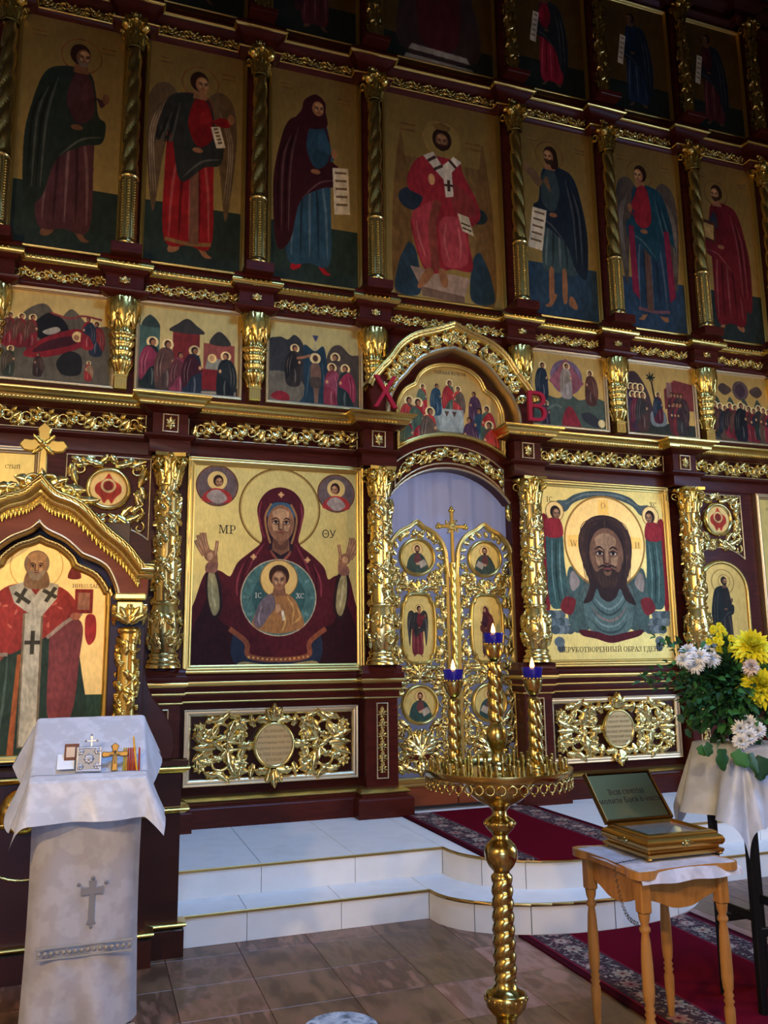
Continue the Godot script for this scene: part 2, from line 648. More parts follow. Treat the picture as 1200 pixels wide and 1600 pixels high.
func wall_with(b: B, fixed: Vector2, ax: int, lo: float, hi: float, H: float, holes: Array) -> void:
	# a wall of thickness fixed.x..fixed.y running along x (ax = 0) or z (ax = 2), with rectangular openings [from, to, sill, head]
	var put := func(u0: float, u1: float, y0: float, y1: float) -> void:
		if ax == 2: b.bx(fixed.x, fixed.y, y0, y1, u0, u1, 0.0)
		else: b.bx(u0, u1, y0, y1, fixed.x, fixed.y, 0.0)
	var u := lo
	for q in holes:
		put.call(u, q[0], 0.0, H)
		if q[2] > 0.0: put.call(q[0], q[1], 0.0, q[2])
		put.call(q[0], q[1], q[3], H)
		u = q[1]
	put.call(u, hi, 0.0, H)

func build_room() -> void:
	# daylight: the open west end under the added gallery, high south windows, the sanctuary window
	window_light(1, Vector3(-3.4, 1.75, 11.0), PI, 3.0, 2.7, Color(0.58, 0.76, 1.0), LIGHT.west, LIGHT.west_glow)
	window_light(2, Vector3(4.68, 2.35, 3.6), -PI / 2, 1.9, 2.7, Color(0.6, 0.77, 1.0), LIGHT.south, LIGHT.south_glow)
	window_light(3, Vector3(0, 2.9, -3.45), 0.0, 1.6, 2.6, Color(0.80, 0.83, 1.0), LIGHT.altar, LIGHT.altar_glow)
	var fill_skylight := window_light(4, Vector3(-0.4, 10.0, 5.75), 0.0, 3.0, 2.5, Color(0.52, 0.72, 1.0), LIGHT.overhead_fill, LIGHT.overhead_fill_glow)  # unseen skylight added overhead to give treads and cloths a blue fill
	fill_skylight.rotation = Vector3(PI / 2, 0, 0)
	# shell
	var b2 := B.new()
	wall_with(b2, Vector2(-7.3, -7.0), 2, -4.0, 11.3, 10.0, [])
	part(b2, "wall_left", M.plaster, self).set_meta("kind", "structure")
	b2 = B.new()
	wall_with(b2, Vector2(4.7, 5.0), 2, -4.0, 11.3, 10.0, [[2.65, 4.55, 1.0, 3.7]])
	part(b2, "wall_right", M.plaster, self).set_meta("kind", "structure")
	b2 = B.new()
	wall_with(b2, Vector2(11.0, 11.3), 0, -7.3, 5.0, 10.0, [[-4.9, -1.9, 0.4, 3.1]])
	part(b2, "wall_rear", M.plaster, self).set_meta("kind", "structure")
	b2 = B.new()
	wall_with(b2, Vector2(-3.8, -3.5), 0, -7.3, 5.0, 10.0, [[-0.8, 0.8, 1.6, 4.2]])
	part(b2, "wall_front", M.plaster, self).set_meta("kind", "structure")
	b2 = B.new()
	b2.bx(-7.3, -1.9, 10, 10.3, -4.0, 11.3, 0.0)
	b2.bx(1.1, 5.0, 10, 10.3, -4.0, 11.3, 0.0)
	b2.bx(-1.9, 1.1, 10, 10.3, -4.0, 4.5, 0.0)
	b2.bx(-1.9, 1.1, 10, 10.3, 7.0, 11.3, 0.0)
	part(b2, "ceiling", M.plaster, self).set_meta("kind", "structure")
	# unseen beam added above the frame to keep overhead light off the upper tiers
	b2 = B.new()
	b2.bx(-7.0, 4.7, 6.45, 10.0, 2.0, 2.4, 0.0)
	part(b2, "wall_added_beam", M.plaster, self).set_meta("kind", "structure")
	# gallery added behind the camera to block west light from the upper tiers
	var ga := thing("added_gallery", "unseen plastered gallery added behind the viewer to hold light off the upper tiers", "gallery")
	b2 = B.new()
	b2.bx(-6.99, 4.69, 3.25, 3.5, 7.0, 10.99, 0.0)
	part(b2, "deck", M.plaster, ga)
	b2 = B.new()
	b2.bx(-6.99, 4.69, 3.5, 4.5, 7.0, 7.12, 0.0)
	part(b2, "parapet", M.wood, ga)
	# walls that close the sanctuary beside the iconostasis
	for s in [["wall_sanctuary_left", -7.0, -4.1], ["wall_sanctuary_right", 4.1, 4.7]]:
		b2 = B.new()
		b2.bx(s[1], s[2], 0, 10, -0.3, -0.05, 0.0)
		part(b2, s[0], paint(col(0x8f98ad), 0.9), self).set_meta("kind", "structure")
	b2 = B.new()
	b2.bx(-4.1, 4.1, 8.45, 10, -0.3, -0.05, 0.0)
	part(b2, "wall_sanctuary_upper", paint(col(0x8f98ad), 0.9), self).set_meta("kind", "structure")
	# pendant lamps of the nave, outside the frame; lampshades added to darken upper tiers
	for q in [[Vector3(-5.2, 3.3, 6.0), LIGHT.lamp_left, "left of"], [Vector3(-2.3, 3.0, 6.6), LIGHT.lamp_mid, "behind"], [Vector3(3.9, 3.3, 5.2), LIGHT.lamp_right, "right of"]]:
		pendant(q[0], q[1], "warm pendant lamp with added lampshade, hanging unseen %s the viewer" % q[2])
	# floor: slab, then stone tiles where the photograph shows them
	var fl := Node3D.new()
	fl.name = "floor"
	add_child(fl)
	fl.set_meta("kind", "structure")
	var stone := []
	for k in 5:
		var t := noise_tex(20 + k, 0.011, [[col(0x624434), col(0x835f4f), col(0x6b503b), col(0x8f6a5a)], [col(0x523a2c), col(0x6e523d), col(0x785845)], [col(0x745042), col(0x977164), col(0x805d4e)], [col(0x5a412f), col(0x70563f), col(0x604435)], [col(0x6c4b3d), col(0x573d2f), col(0x876250)]][k], 256, 1.3 + 0.2 * k, 0.6, 5, 1.6)
		stone.append(tri_mat(t, 1.6 + 0.2 * k, 0.34, 0.4))
	b2 = B.new()
	b2.bx(-7.3, 5.0, -0.2, -0.012, -4.0, 11.3, 0.0)
	part(b2, "screed", paint(col(0x4a3831), 0.9), fl)
	var rg := RandomNumberGenerator.new()
	rg.seed = 4
	var T := 0.372
	var tm := []
	for k in 3:
		b2 = B.new()
		b2.box(Vector3(0, -0.006, 0), Vector3(T - 0.0025, 0.012, T - 0.0025), 0.0015)
		tm.append(b2.mesh())
	for i in range(-7, 12):
		for j in range(0, 9):
			var o := inst(tm[0], "tile", stone[rg.randi() % 5], fl)
			o.position = Vector3(-1.595 + (i + 0.5) * T - 0.744, rg.randf_range(-0.0008, 0.0), 1.3 + (j + 0.5) * T)
	var x0 := -1.595 - 7 * T - 0.744
	var x1 := -1.595 + 12 * T - 0.744
	b2 = B.new()
	b2.bx(-7.0, x0, -0.012, 0, 0, 11, 0.0)
	b2.bx(x1, 4.7, -0.012, 0, 0, 11, 0.0)
	b2.bx(x0, x1, -0.012, 0, 1.3 + 9 * T, 11, 0.0)
	part(b2, "paving", stone[0], fl)
	b2 = B.new()
	b2.lathe(PackedVector2Array([Vector2(0, 0.0015), Vector2(0.15, 0.0015), Vector2(0.152, -0.004)]), 32, Vector3(0, 0, 0), true)
	var disc_mat := tri_mat(noise_tex(41, 0.03, [col(0x46505e), col(0x8f9dad), col(0xb9c4cf), col(0x5d6a7a)], 128, 1, 1, 4, 1.4), 2.5, 0.18)
	part(b2, "round_disc", disc_mat, fl).position = Vector3(-1.735, 0, 2.69)  # thin mottled disc in blue-grey tones, flush with the tiles

func pendant(at: Vector3, energy: float, label: String) -> void:
	var t := thing("pendant_lamp", label, "lamp", at, 0.0, "pendant lamps of the nave")
	var b := B.new()
	b.lathe(PackedVector2Array([Vector2(0.03, 0.34), Vector2(0.1, 0.30), Vector2(0.24, 0.18), Vector2(0.34, 0.02), Vector2(0.335, 0.02), Vector2(0.235, 0.17), Vector2(0.095, 0.29), Vector2(0.03, 0.33)]), 32)
	part(b, "added_lampshade", M.brass, t)  # unseen lampshade, added to cut lamplight off the upper tiers
	b = B.new()
	b.tube(PackedVector3Array([Vector3(0, 0.33, 0), Vector3(0, (3.25 if at.z > 7.0 else 10.0) - at.y, 0)]), 0.01, 0.01, 6)
	part(b, "rod", M.brass, t)
	var bm := paint(Color(1, 0.9, 0.7), 0.4)
	bm.emission_enabled = true
	bm.emission = Color(1.0, 0.8, 0.55)
	bm.emission_energy_multiplier = LIGHT.bulb_glow
	b = B.new()
	b.ball(Vector3.ZERO, 0.085, 1.0, 16, 12)
	var o := part(b, "bulb", bm, t)
	o.position.y = -0.10
	var ol := OmniLight3D.new()
	ol.name = "bulb_light"
	o.add_child(ol)
	ol.light_color = Color(1.0, 0.83, 0.56)
	ol.light_energy = energy
	ol.light_size = 0.085
	ol.omni_range = 30.0
	ol.omni_attenuation = 2.0
	ol.shadow_enabled = true

# ---------- the white steps before the iconostasis ----------
func ambo(hw: float, out: float, z: float, n := 22) -> PackedVector2Array:   # rounded front from left to right
	var o := PackedVector2Array()
	for k in n + 1:
		var a := PI - PI * k / n
		o.append(Vector2(hw * cos(a), z + out * pow(sin(a), 0.9)))
	return o

func build_steps() -> void:
	var st := thing("altar_steps", "white tiled steps with rounded centre bulging out before the royal doors", "steps")
	for lv in [[0.0, 0.156, 1.51, 0.87, 0.54], [0.156, 0.312, 1.22, 0.66, 0.58]]:
		var y0: float = lv[0]
		var y1: float = lv[1]
		var z: float = lv[2]
		var hw: float = lv[3]
		var arc := ambo(hw, lv[4], z)
		# core under the tiles
		var po := PackedVector2Array([Vector2(-4.0, -3.45), Vector2(-4.0, z - 0.012)])
		for q in arc: po.append(q * Vector2(0.985, 1) - Vector2(0, 0.012))
		po.append(Vector2(4.0, z - 0.012)); po.append(Vector2(4.0, -3.45))
		var b := B.new()
		b.x = Transform3D(Basis(Vector3.RIGHT, PI / 2), Vector3.ZERO)
		b.ext(po, -y1 + 0.012, -y0)
		part(b, "core", paint(col(0x8a8378), 0.9), st)
		# riser and tread tiles on the straight runs
		var tw := 0.52 if y0 == 0.0 else 0.56
		var zb := 1.2 if y0 == 0.0 else 0.05
		for side in [-1.0, 1.0]:
			var x := hw
			while x < 3.9:
				var x2 := minf(x + tw, 3.95)
				b = B.new()
				b.bx(side * (x + 0.0015), side * (x2 - 0.0015), y0, y1 - 0.0135, z - 0.012, z, 0.001)
				part(b, "riser_tile", M.white_tile, st)
				b = B.new()
				b.bx(side * (x + 0.0015), side * (x2 - 0.0015), y1 - 0.012, y1, zb, z + 0.002, 0.001)
				part(b, "tread_tile", M.white_tile, st)
				x = x2
			b = B.new()
			b.bx(side * hw, side * 3.95, y1 - 0.014, y1 + 0.0015, z - 0.004, z + 0.006, 0.002)
			part(b, "nosing", M.nosing, st)
		# rounded centre: bent riser tiles, tread and nosing
		var seg := 6
		for s in seg:
			var pl := PackedVector3Array()
			var a0 := roundi(22.0 * s / seg)
			var a1 := roundi(22.0 * (s + 1) / seg)
			for k in range(a0, a1 + 1):
				var e := arc[k]
				if k == a0: e = e.lerp(arc[k + 1], 0.02)
				if k == a1: e = e.lerp(arc[k - 1], 0.02)
				for q in [y0, y1 - 0.0135]: pl.append(Vector3(e.x, q, e.y))
			b = B.new()
			b.grid(pl, a1 - a0 + 1, 2)
			part(b, "riser_tile", M.white_tile, st)
		var tp := PackedVector2Array([Vector2(-hw + 0.002, zb)])
		for q in arc: tp.append(q)
		tp.append(Vector2(hw - 0.002, zb))
		b = B.new()
		b.x = Transform3D(Basis(Vector3.RIGHT, PI / 2), Vector3.ZERO)
		b.ext(tp, -y1, -y1 + 0.012)
		part(b, "tread_tile", M.white_tile, st)
		b = B.new()
		b.mold(arc, [[Vector2(-0.004, y1 - 0.014), Vector2(0.006, y1 - 0.014), Vector2(0.006, y1 + 0.0015), Vector2(-0.006, y1 + 0.0015)]])
		part(b, "nosing", M.nosing, st)
	# runners
	carpet_runner("carpet_runner", "dark red floral runner lying on the white platform before the doors", 0.312, true)
	carpet_runner("carpet_runner", "dark red floral runner on the stone floor under the small wooden table", 0.0, false)

func carpet_tex() -> StandardMaterial3D:
	var c := Cv.new(400, 800)
	c.fill(col(0x590a19))
	var r := RandomNumberGenerator.new()
	r.seed = 11
	for s in [0, 1]:
		var a := 0.04 if s == 0 else 0.76
		c.rect(0.0 if s == 0 else 0.96, 0, 0.04 if s == 0 else 1.0, 2, col(0x3a0d16))
		c.rect(a, 0, a + 0.2, 2, col(0x413034))
		for k in 2: c.rect(a + 0.19 * k, 0, a + 0.19 * k + 0.01, 2, col(0x6d1c2c))
		for k in 900:   # woven leaves and petals
			var q := Vector2(a + 0.018 + r.randf() * 0.164, r.randf() * 2.0)
			c.ell(q.x, q.y, r.randf_range(0.006, 0.014), r.randf_range(0.003, 0.006), [col(0x86786c), col(0x6a6458), col(0x7d5a58), col(0x4c4a44), col(0x93877a)][k % 5], 0.0, r.randf() * 3)
		for k in 18:
			var y := (k + 0.5) * 2.0 / 18
			var x := a + 0.1 + 0.04 * sin(k * 2.4)
			for ring in 2:
				for p in 7:
					var q := Vector2.from_angle(TAU * p / 7 + k + ring * 0.4) * (0.03 - 0.014 * ring)
					c.ell(x + q.x, y + q.y, 0.017, 0.009, [col(0xa0907e), col(0x8d7868), col(0x8a605c)][(k + ring) % 3], 0.0, q.angle())
			c.ell(x, y, 0.009, 0.009, col(0x5c2426))
	c.img.shrink_x2()
	var m := StandardMaterial3D.new()
	m.albedo_texture = ImageTexture.create_from_image(c.img)
	m.roughness = 1.0
	m.metallic_specular = 0.1
	return m

func carpet_runner(nm: String, label: String, y: float, upper: bool) -> void:
	if not M.has("carpet"): M.carpet = carpet_tex()
	var b := B.new()
	var p := PackedVector3Array()
	var n := 28
	var hw := 0.55
	var rows := 26
	for i in rows + 1:
		for j in n + 1:
			var x := -hw + 2 * hw * j / n
			var z0 := 0.16
			var z1 := 1.24 + 0.58 * pow(sqrt(maxf(0, 1 - pow(x / 0.66, 2))), 0.9) - 0.012
			if not upper:
				z0 = 1.54 + 0.54 * pow(sqrt(maxf(0, 1 - pow(x / 0.87, 2))), 0.9)
				z1 = 5.6
			var t := float(i) / rows
			p.append(Vector3(x, y + 0.009 + 0.001 * sin(9 * t + 5 * x), lerpf(z0, z1, t)))
	b.grid(p, rows + 1, n + 1)
	# edges
	for e in [[0, true], [n, true]]:
		var q := PackedVector3Array()
		for i in rows + 1:
			var w := p[i * (n + 1) + int(e[0])]
			q.append(w); q.append(Vector3(w.x, y, w.z))
		b.grid(q, rows + 1, 2)
	for i in [0, rows]:
		var q := PackedVector3Array()
		for j in n + 1:
			var w := p[i * (n + 1) + j]
			q.append(w); q.append(Vector3(w.x, y, w.z))
		b.grid(q, n + 1, 2)
	for k in b.v.size():
		b.uv[k] = Vector2((b.v[k].x + hw) / (2 * hw), b.v[k].z / (4 * hw))
	tag(part(b, nm, M.carpet, self), label, "carpet", "")

const CA := 0.668
const CB := 2.278
const DD := [0.674, 1.654, 2.64, 3.53]
const XE := 4.05      # half width of the iconostasis

# plan path with projections at the given centres; from x0 to x1
func run_path(x0: float, x1: float, cs: Array, hw: float, pr: float, ends := 0) -> PackedVector2Array:
	var o := PackedVector2Array()
	if ends == 1: o.append(Vector2(x0, -0.05))
	var first := true
	for c in cs:
		if first and ends == 1:
			o.append(Vector2(x0, pr)); o.append(Vector2(c + hw, pr)); o.append(Vector2(c + hw, 0))
			first = false
			continue
		if first: o.append(Vector2(x0, 0))
		first = false
		o.append(Vector2(c - hw, 0)); o.append(Vector2(c - hw, pr)); o.append(Vector2(c + hw, pr)); o.append(Vector2(c + hw, 0))
	if ends == 2:
		o.remove_at(o.size() - 1)
		o.append(Vector2(x1, -0.05))
	else: o.append(Vector2(x1, 0))
	return o

func V(a: Array) -> Array:   # [[o,y,o,y..],..] to polylines
	var r := []
	for l in a: r.append(Cv.pts(l))
	return r

func beads(b: B, path: PackedVector2Array, off: float, y: float, r: float, gap: float) -> void:
	for i in path.size() - 1:
		var d := path[i + 1] - path[i]
		var L := d.length()
		if L < 0.03: continue
		d /= L
		var nn := Vector2(-d.y, d.x)
		var ex := off if absf(d.x) > 0.5 else 0.0
		var k := int(L / gap)
		for j in k:
			var q := path[i] + d * (j + 0.5) * L / k + nn * off
			var o := b.v.size()
			b.ball(Vector3(q.x, y, q.y), r, 1.0, 6, 3)

func rect_path(x0: float, x1: float, y0: float, y1: float) -> PackedVector2Array:
	return PackedVector2Array([Vector2(x0, y0), Vector2(x0, y1), Vector2(x1, y1), Vector2(x1, y0)])

func arc_pts(c: Vector2, r: float, a0: float, a1: float, n := 16) -> PackedVector2Array:
	var o := PackedVector2Array()
	for k in n + 1:
		o.append(c + Vector2.from_angle(lerpf(a0, a1, float(k) / n)) * r)
	return o

# arc through (-hw, y0), (0, y1), (hw, y0), left to right
func seg_arc(hw: float, y0: float, y1: float, n := 20) -> PackedVector2Array:
	var s := y1 - y0
	var R := (hw * hw + s * s) / (2 * s)
	var a := asin(hw / R) if s <= hw else PI - asin(hw / R)
	return arc_pts(Vector2(0, y1 - R), R, PI / 2 + a, PI / 2 - a, n)

func build_iconostasis() -> void:
	var ic := thing("iconostasis", "tall gilded mahogany icon screen of carved columns, cornices and panels", "iconostasis")
	# --- carcass ---
	var b := B.new()
	b.bx(-XE, -0.56, 0.312, 8.3, -0.12, 0.0)
	b.bx(0.56, XE, 0.312, 8.3, -0.12, 0.0)
	part(b, "back_panel", M.wood, ic)
	b = B.new()
	var op := seg_arc(0.54, 2.73, 3.0)
	var po := PackedVector2Array([Vector2(0.56, 8.3), Vector2(-0.56, 8.3), Vector2(-0.56, 2.73)])
	po.append_array(op)
	po.append(Vector2(0.56, 2.73))
	b.ext(po, -0.12, 0.0)
	part(b, "door_arch_panel", M.wood, ic)
	b = B.new()
	b.mold(op, V([[0.0, 0.0, 0.0, 0.015, 0.012, 0.02, 0.02, 0.0]]), true, false, false)
	part(b, "arch_fillet", M.pale, ic)
	# --- local tier: plinth, pedestals, fillets, entablature ---
	var lp := run_path(-XE, -CA + 0.125, [-CB, -CA], 0.125, 0.13, 2)
	var rp := run_path(CA - 0.125, XE, [CA, CB], 0.125, 0.13, 1)
	for pa in [lp, rp]:
		b = B.new()
		b.mold(pa, V([[0.09, 0.312, 0.09, 0.44], [0.09, 0.44, 0.08, 0.455, 0.055, 0.462], [0.055, 0.462, 0.05, 0.48]]))
		part(b, "plinth", M.wood, ic)
		b = B.new()
		b.mold(pa, V([[0.05, 0.478, 0.068, 0.484, 0.07, 0.492], [0.07, 0.492, 0.045, 0.51, 0.02, 0.515, 0.0, 0.52]]))
		part(b, "plinth_moulding", M.gold_flat, ic)
		b = B.new()
		b.mold(pa, V([[0.0, 0.5, 0.0, 1.16], [0.0, 1.16, 0.012, 1.172, 0.012, 1.222], [0.012, 1.222, 0.028, 1.236, 0.028, 1.288], [0.028, 1.288, 0.045, 1.302, 0.045, 1.345], [0.045, 1.345, 0.03, 1.36, 0.03, 1.40, 0.0, 1.41]]))
		part(b, "dado", M.wood, ic)
		for y in [[0.006, 1.166, 0.015], [0.02, 1.229, 0.018], [0.036, 1.296, 0.034]]:
			b = B.new()
			b.mold(pa, V([[y[0] - 0.004, y[1] - y[2] * 0.6, y[0] + 0.012, y[1] - y[2] * 0.3, y[0] + 0.012, y[1] + y[2] * 0.3, y[0] - 0.004, y[1] + y[2] * 0.6]]))
			part(b, "gilt_fillet", M.gold_flat, ic)
		b = B.new()
		b.mold(pa, V([[0.0, 2.95, 0.02, 2.955, 0.02, 3.045], [0.02, 3.045, 0.045, 3.06, 0.058, 3.068, 0.058, 3.08], [0.058, 3.08, 0.02, 3.092, 0.0, 3.1], [0.0, 3.1, 0.0, 3.25], [0.0, 3.25, 0.03, 3.258, 0.06, 3.275, 0.09, 3.285]]))
		part(b, "entablature", M.wood, ic)
		b = B.new()
		b.mold(pa, V([[0.085, 3.283, 0.1, 3.29, 0.102, 3.302], [0.102, 3.302, 0.108, 3.318, 0.125, 3.335, 0.145, 3.343], [0.145, 3.343, 0.152, 3.35, 0.152, 3.364], [0.152, 3.364, 0.05, 3.376, -0.04, 3.38]]))
		beads(b, pa, 0.104, 3.296, 0.010, 0.026)
		part(b, "gilt_cornice", M.gold, ic)
	# --- middle and upper cornices across the full width ---
	var cs := [-DD[3], -DD[2], -DD[1], -DD[0], DD[0], DD[1], DD[2], DD[3]]
	var mp := run_path(-XE, XE, cs, 0.115, 0.09)
	b = B.new()
	b.mold(mp, V([[0.0, 4.125, 0.04, 4.14, 0.058, 4.152, 0.062, 4.17], [0.062, 4.17, 0.03, 4.185, 0.02, 4.195], [0.02, 4.195, 0.02, 4.30], [0.02, 4.30, 0.045, 4.312, 0.06, 4.33], [0.07, 4.39, 0.06, 4.43, 0.02, 4.45, 0.0, 4.46]]))
	part(b, "middle_cornice", M.wood, ic)
	b = B.new()
	b.mold(mp, V([[0.055, 4.328, 0.08, 4.336, 0.088, 4.36, 0.08, 4.384, 0.05, 4.395]]))
	beads(b, mp, 0.09, 4.362, 0.014, 0.034)
	part(b, "gilt_bead_band", M.gold, ic)
	b = B.new()
	b.mold(mp, V([[0.0, 6.355, 0.03, 6.365, 0.055, 6.385, 0.06, 6.405], [0.06, 6.405, 0.03, 6.415, 0.02, 6.425], [0.02, 6.425, 0.02, 6.53], [0.02, 6.53, 0.05, 6.545, 0.07, 6.565, 0.09, 6.575], [0.09, 6.6, 0.09, 6.63, 0.02, 6.66, 0.0, 6.67]]))
	part(b, "upper_cornice", M.wood, ic)
	b = B.new()
	b.mold(mp, V([[0.085, 6.572, 0.103, 6.58, 0.103, 6.592, 0.085, 6.602]]))
	b.mold(mp, V([[0.055, 6.398, 0.066, 6.404, 0.066, 6.412, 0.05, 6.416]]))
	part(b, "gilt_fillet", M.gold, ic)
	b = B.new()
	b.mold(mp, V([[0.0, 8.03, 0.06, 8.06, 0.07, 8.08], [0.02, 8.1, 0.02, 8.2], [0.02, 8.2, 0.09, 8.24, 0.12, 8.27, 0.12, 8.31, 0.0, 8.33]]))
	part(b, "crown_cornice", M.wood, ic)
	print("  carcass ", Time.get_ticks_msec())
	# --- carved friezes ---
	var fr := B.new()
	fr.rinceau(1.28, 0.125, 0.03)
	var fm := fr.mesh()
	var fr2 := B.new()
	fr2.rinceau(1.10, 0.125, 0.03)
	var fm2 := fr2.mesh()
	for s in [-1.0, 1.0]:
		for q in [[1.473, 1.28, fm], [3.02, 1.10, fm2]]:
			var f := inst(q[2], "carved_frieze", M.gold_leaf, ic)
			f.position = Vector3(s * q[0], 3.18, 0.001)
			if s > 0: f.rotation.z = PI
			b = B.new()
			var L: float = q[1] / 2 + 0.02
			b.mold(rect_path(-L, L, -0.072, 0.072), V([[0.0, 0.0, 0.0, 0.012, 0.008, 0.014, 0.01, 0.0]]), true, true)
			var g := part(b, "fillet", M.pale, f)
			if s > 0: g.rotation.z = PI
	var sc := B.new()
	sc.rinceau(0.70, 0.085, 0.022)
	var scm := sc.mesh()
	var sc3 := B.new()
	sc3.rinceau(1.06, 0.085, 0.022)
	var scm3 := sc3.mesh()
	for y in [4.248, 6.478]:
		for k in 3:
			for s in [-1.0, 1.0]:
				var f := inst(scm, "carved_frieze", M.gold_leaf, ic)
				f.position = Vector3(s * (DD[k] + DD[k + 1]) / 2, y, 0.021)
				if s > 0: f.rotation.z = PI
		inst(scm3, "carved_frieze", M.gold_leaf, ic).position = Vector3(0, y, 0.021)
	# small leaf squares on the projecting blocks
	var sq := B.new()
	for k in 4:
		sq.leaf(Vector2.ZERO, PI / 2 * k + PI / 2, 0.05 if k % 2 == 0 else 0.032, 0.016, 0.018)
		sq.leaf(Vector2.ZERO, PI / 2 * k + PI / 4, 0.045, 0.012, 0.014)
	sq.ball(Vector3(0, 0, 0.012), 0.011, 1.0, 8, 4)
	var sqm := sq.mesh()
	b = B.new()
	b.mold(rect_path(-0.048, 0.048, -0.06, 0.06), V([[0.0, 0.0, 0.0, 0.01, 0.008, 0.013, 0.011, 0.0]]), true, true)
	var sqf := b.mesh()
	for x in [-CB, -CA, CA, CB]:
		var o := inst(sqm, "carved_square", M.gold_leaf, ic)
		o.position = Vector3(x, 3.175, 0.131)
		inst(sqf, "fillet", M.pale, o)
	for y in [4.248, 6.478]:
		for x in cs:
			var o := inst(sqm, "carved_square", M.gold_leaf, ic)
			o.position = Vector3(x, y, 0.111)
			o.scale = Vector3(1.25, 0.62, 1)
	print("  friezes ", Time.get_ticks_msec())
	# --- dado panels with inscription plates ---
	var sw := B.new()
	for s in [-1.0, 1.0]:
		var q := B.new()
		q.rosette(Vector2(0.53, 0.125), 0.062, 8, 0.035)
		q.rosette(Vector2(0.53, -0.125), 0.062, 8, 0.035)
		for t in [1.0, -1.0]:
			q.curl(Vector2(0.215, 0.07 * t), 0.062, -2.2 * t, 5.2 * t, 0.017, 0.03)
			q.curl(Vector2(0.40, 0.095 * t), 0.10, 3.6 * t, -4.6 * t, 0.018, 0.03)
			q.stem(v2([0.15, 0.0, 0.25, 0.02 * t, 0.33, 0.03 * t, 0.38, 0.005 * t]), 0.016, 0.012, 0.028)
			q.leaf(Vector2(0.33, 0.03 * t), 1.7 * t, 0.17, 0.04, 0.04, 0.35 * t)
			q.leaf(Vector2(0.30, 0.12 * t), 2.4 * t, 0.14, 0.035, 0.035, 0.7 * t)
			q.leaf(Vector2(0.44, 0.03 * t), 0.15 * t, 0.16, 0.034, 0.035, 0.6 * t)
			q.leaf(Vector2(0.40, 0.19 * t), 0.1 * t, 0.11, 0.028, 0.03, -0.7 * t)
			q.leaf(Vector2(0.42, 0.18 * t), 2.9 * t, 0.13, 0.03, 0.032, -0.9 * t)
			q.leaf(Vector2(0.53, 0.06 * t), 1.1 * t, 0.10, 0.024, 0.03, 0.8 * t)
			q.leaf(Vector2(0.47, 0.09 * t), -0.9 * t, 0.09, 0.024, 0.03, 0.5 * t)
			q.leaf(Vector2(0.20, 0.11 * t), 0.8 * t, 0.12, 0.03, 0.034, 0.8 * t)
			q.leaf(Vector2(0.24, 0.20 * t), 0.0, 0.10, 0.022, 0.03, 0.6 * t)
			q.leaf(Vector2(0.14, 0.13 * t), 1.0 * t, 0.10, 0.026, 0.034, 0.7 * t)
		q.leaf(Vector2(0.13, 0.0), 0.0, 0.14, 0.036, 0.04)
		q.leaf(Vector2(0.42, 0.0), 0.0, 0.17, 0.034, 0.035)
		for t in [1.0, -1.0]:
			q.leaf(Vector2(0.02, 0.165 * t), 0.35 * t, 0.13, 0.034, 0.036, -0.7 * t, 0.01)
			q.leaf(Vector2(0.015, 0.175 * t), 1.05 * t, 0.10, 0.03, 0.036, 0.2 * t, 0.015)
		if s > 0: sw.add(q)
		else: sw.add(q, func(p): return Vector3(-p.x, p.y, p.z))
	for t in [1.0, -1.0]:
		sw.leaf(Vector2(0, 0.17 * t), PI / 2 * t, 0.13, 0.036, 0.045, 0.0, 0.02)
	sw.foliage(Rect2(-0.585, -0.205, 1.17, 0.41), 0.082, 0.0, func(p): return Vector2(p.x / 0.175, p.y / 0.185).length() > 1.0, 0.11, 0.027, 0.03, 5)
	var swm := sw.mesh()
	var ov := B.new()
	var el := PackedVector2Array()
	for k in 40: el.append(Vector2(0.158 * cos(-TAU * k / 40.0), 0.168 * sin(-TAU * k / 40.0)))
	ov.mold(el, V([[-0.028, 0.048, -0.02, 0.058, -0.008, 0.056, 0.0, 0.03, 0.0, 0.0]]), true, true, true)
	var ovm := ov.mesh()
	var pl := B.new()
	var el2 := PackedVector2Array()
	for q in el: el2.append(q * 0.84)
	pl.ext(el2, 0.0, 0.048)
	var plm := pl.mesh()
	b = B.new()
	b.mold(rect_path(-0.595, 0.595, -0.215, 0.215), V([[0.0, 0.002, 0.0, 0.014, 0.008, 0.02], [0.008, 0.02, 0.02, 0.03, 0.034, 0.026], [0.034, 0.026, 0.046, 0.032, 0.05, 0.028, 0.05, 0.0]]), true, true)
	var pfm := b.mesh()
	b = B.new()
	b.bx(-0.6, 0.6, -0.22, 0.22, -0.01, 0.003, 0.001)
	var pbm := b.mesh()
	var txt := [["НЕ ИМАМЫ", "ИНЫЯ ПОМОЩИ НЕ ИМАМЫ", "ИНЫЯ НАДЕЖДЫ РАЗВЕ ТЕБЕ", "ВЛАДЫЧИЦЕ ТЫ НАМ ПОМОЗИ", "НА ТЕБЕ НАДЕЕМСЯ", "И ТОБОЮ"], ["ПРЕЧИСТОМУ", "ОБРАЗУ ТВОЕМУ", "ПОКЛАНЯЕМСЯ БЛАГИЙ", "ПРОСЯЩЕ ПРОЩЕНИЯ", "ПРЕГРЕШЕНИЙ НАШИХ", "ХРИСТЕ БОЖЕ"]]
	var eng := paint(col(0x6b5330), 0.6)
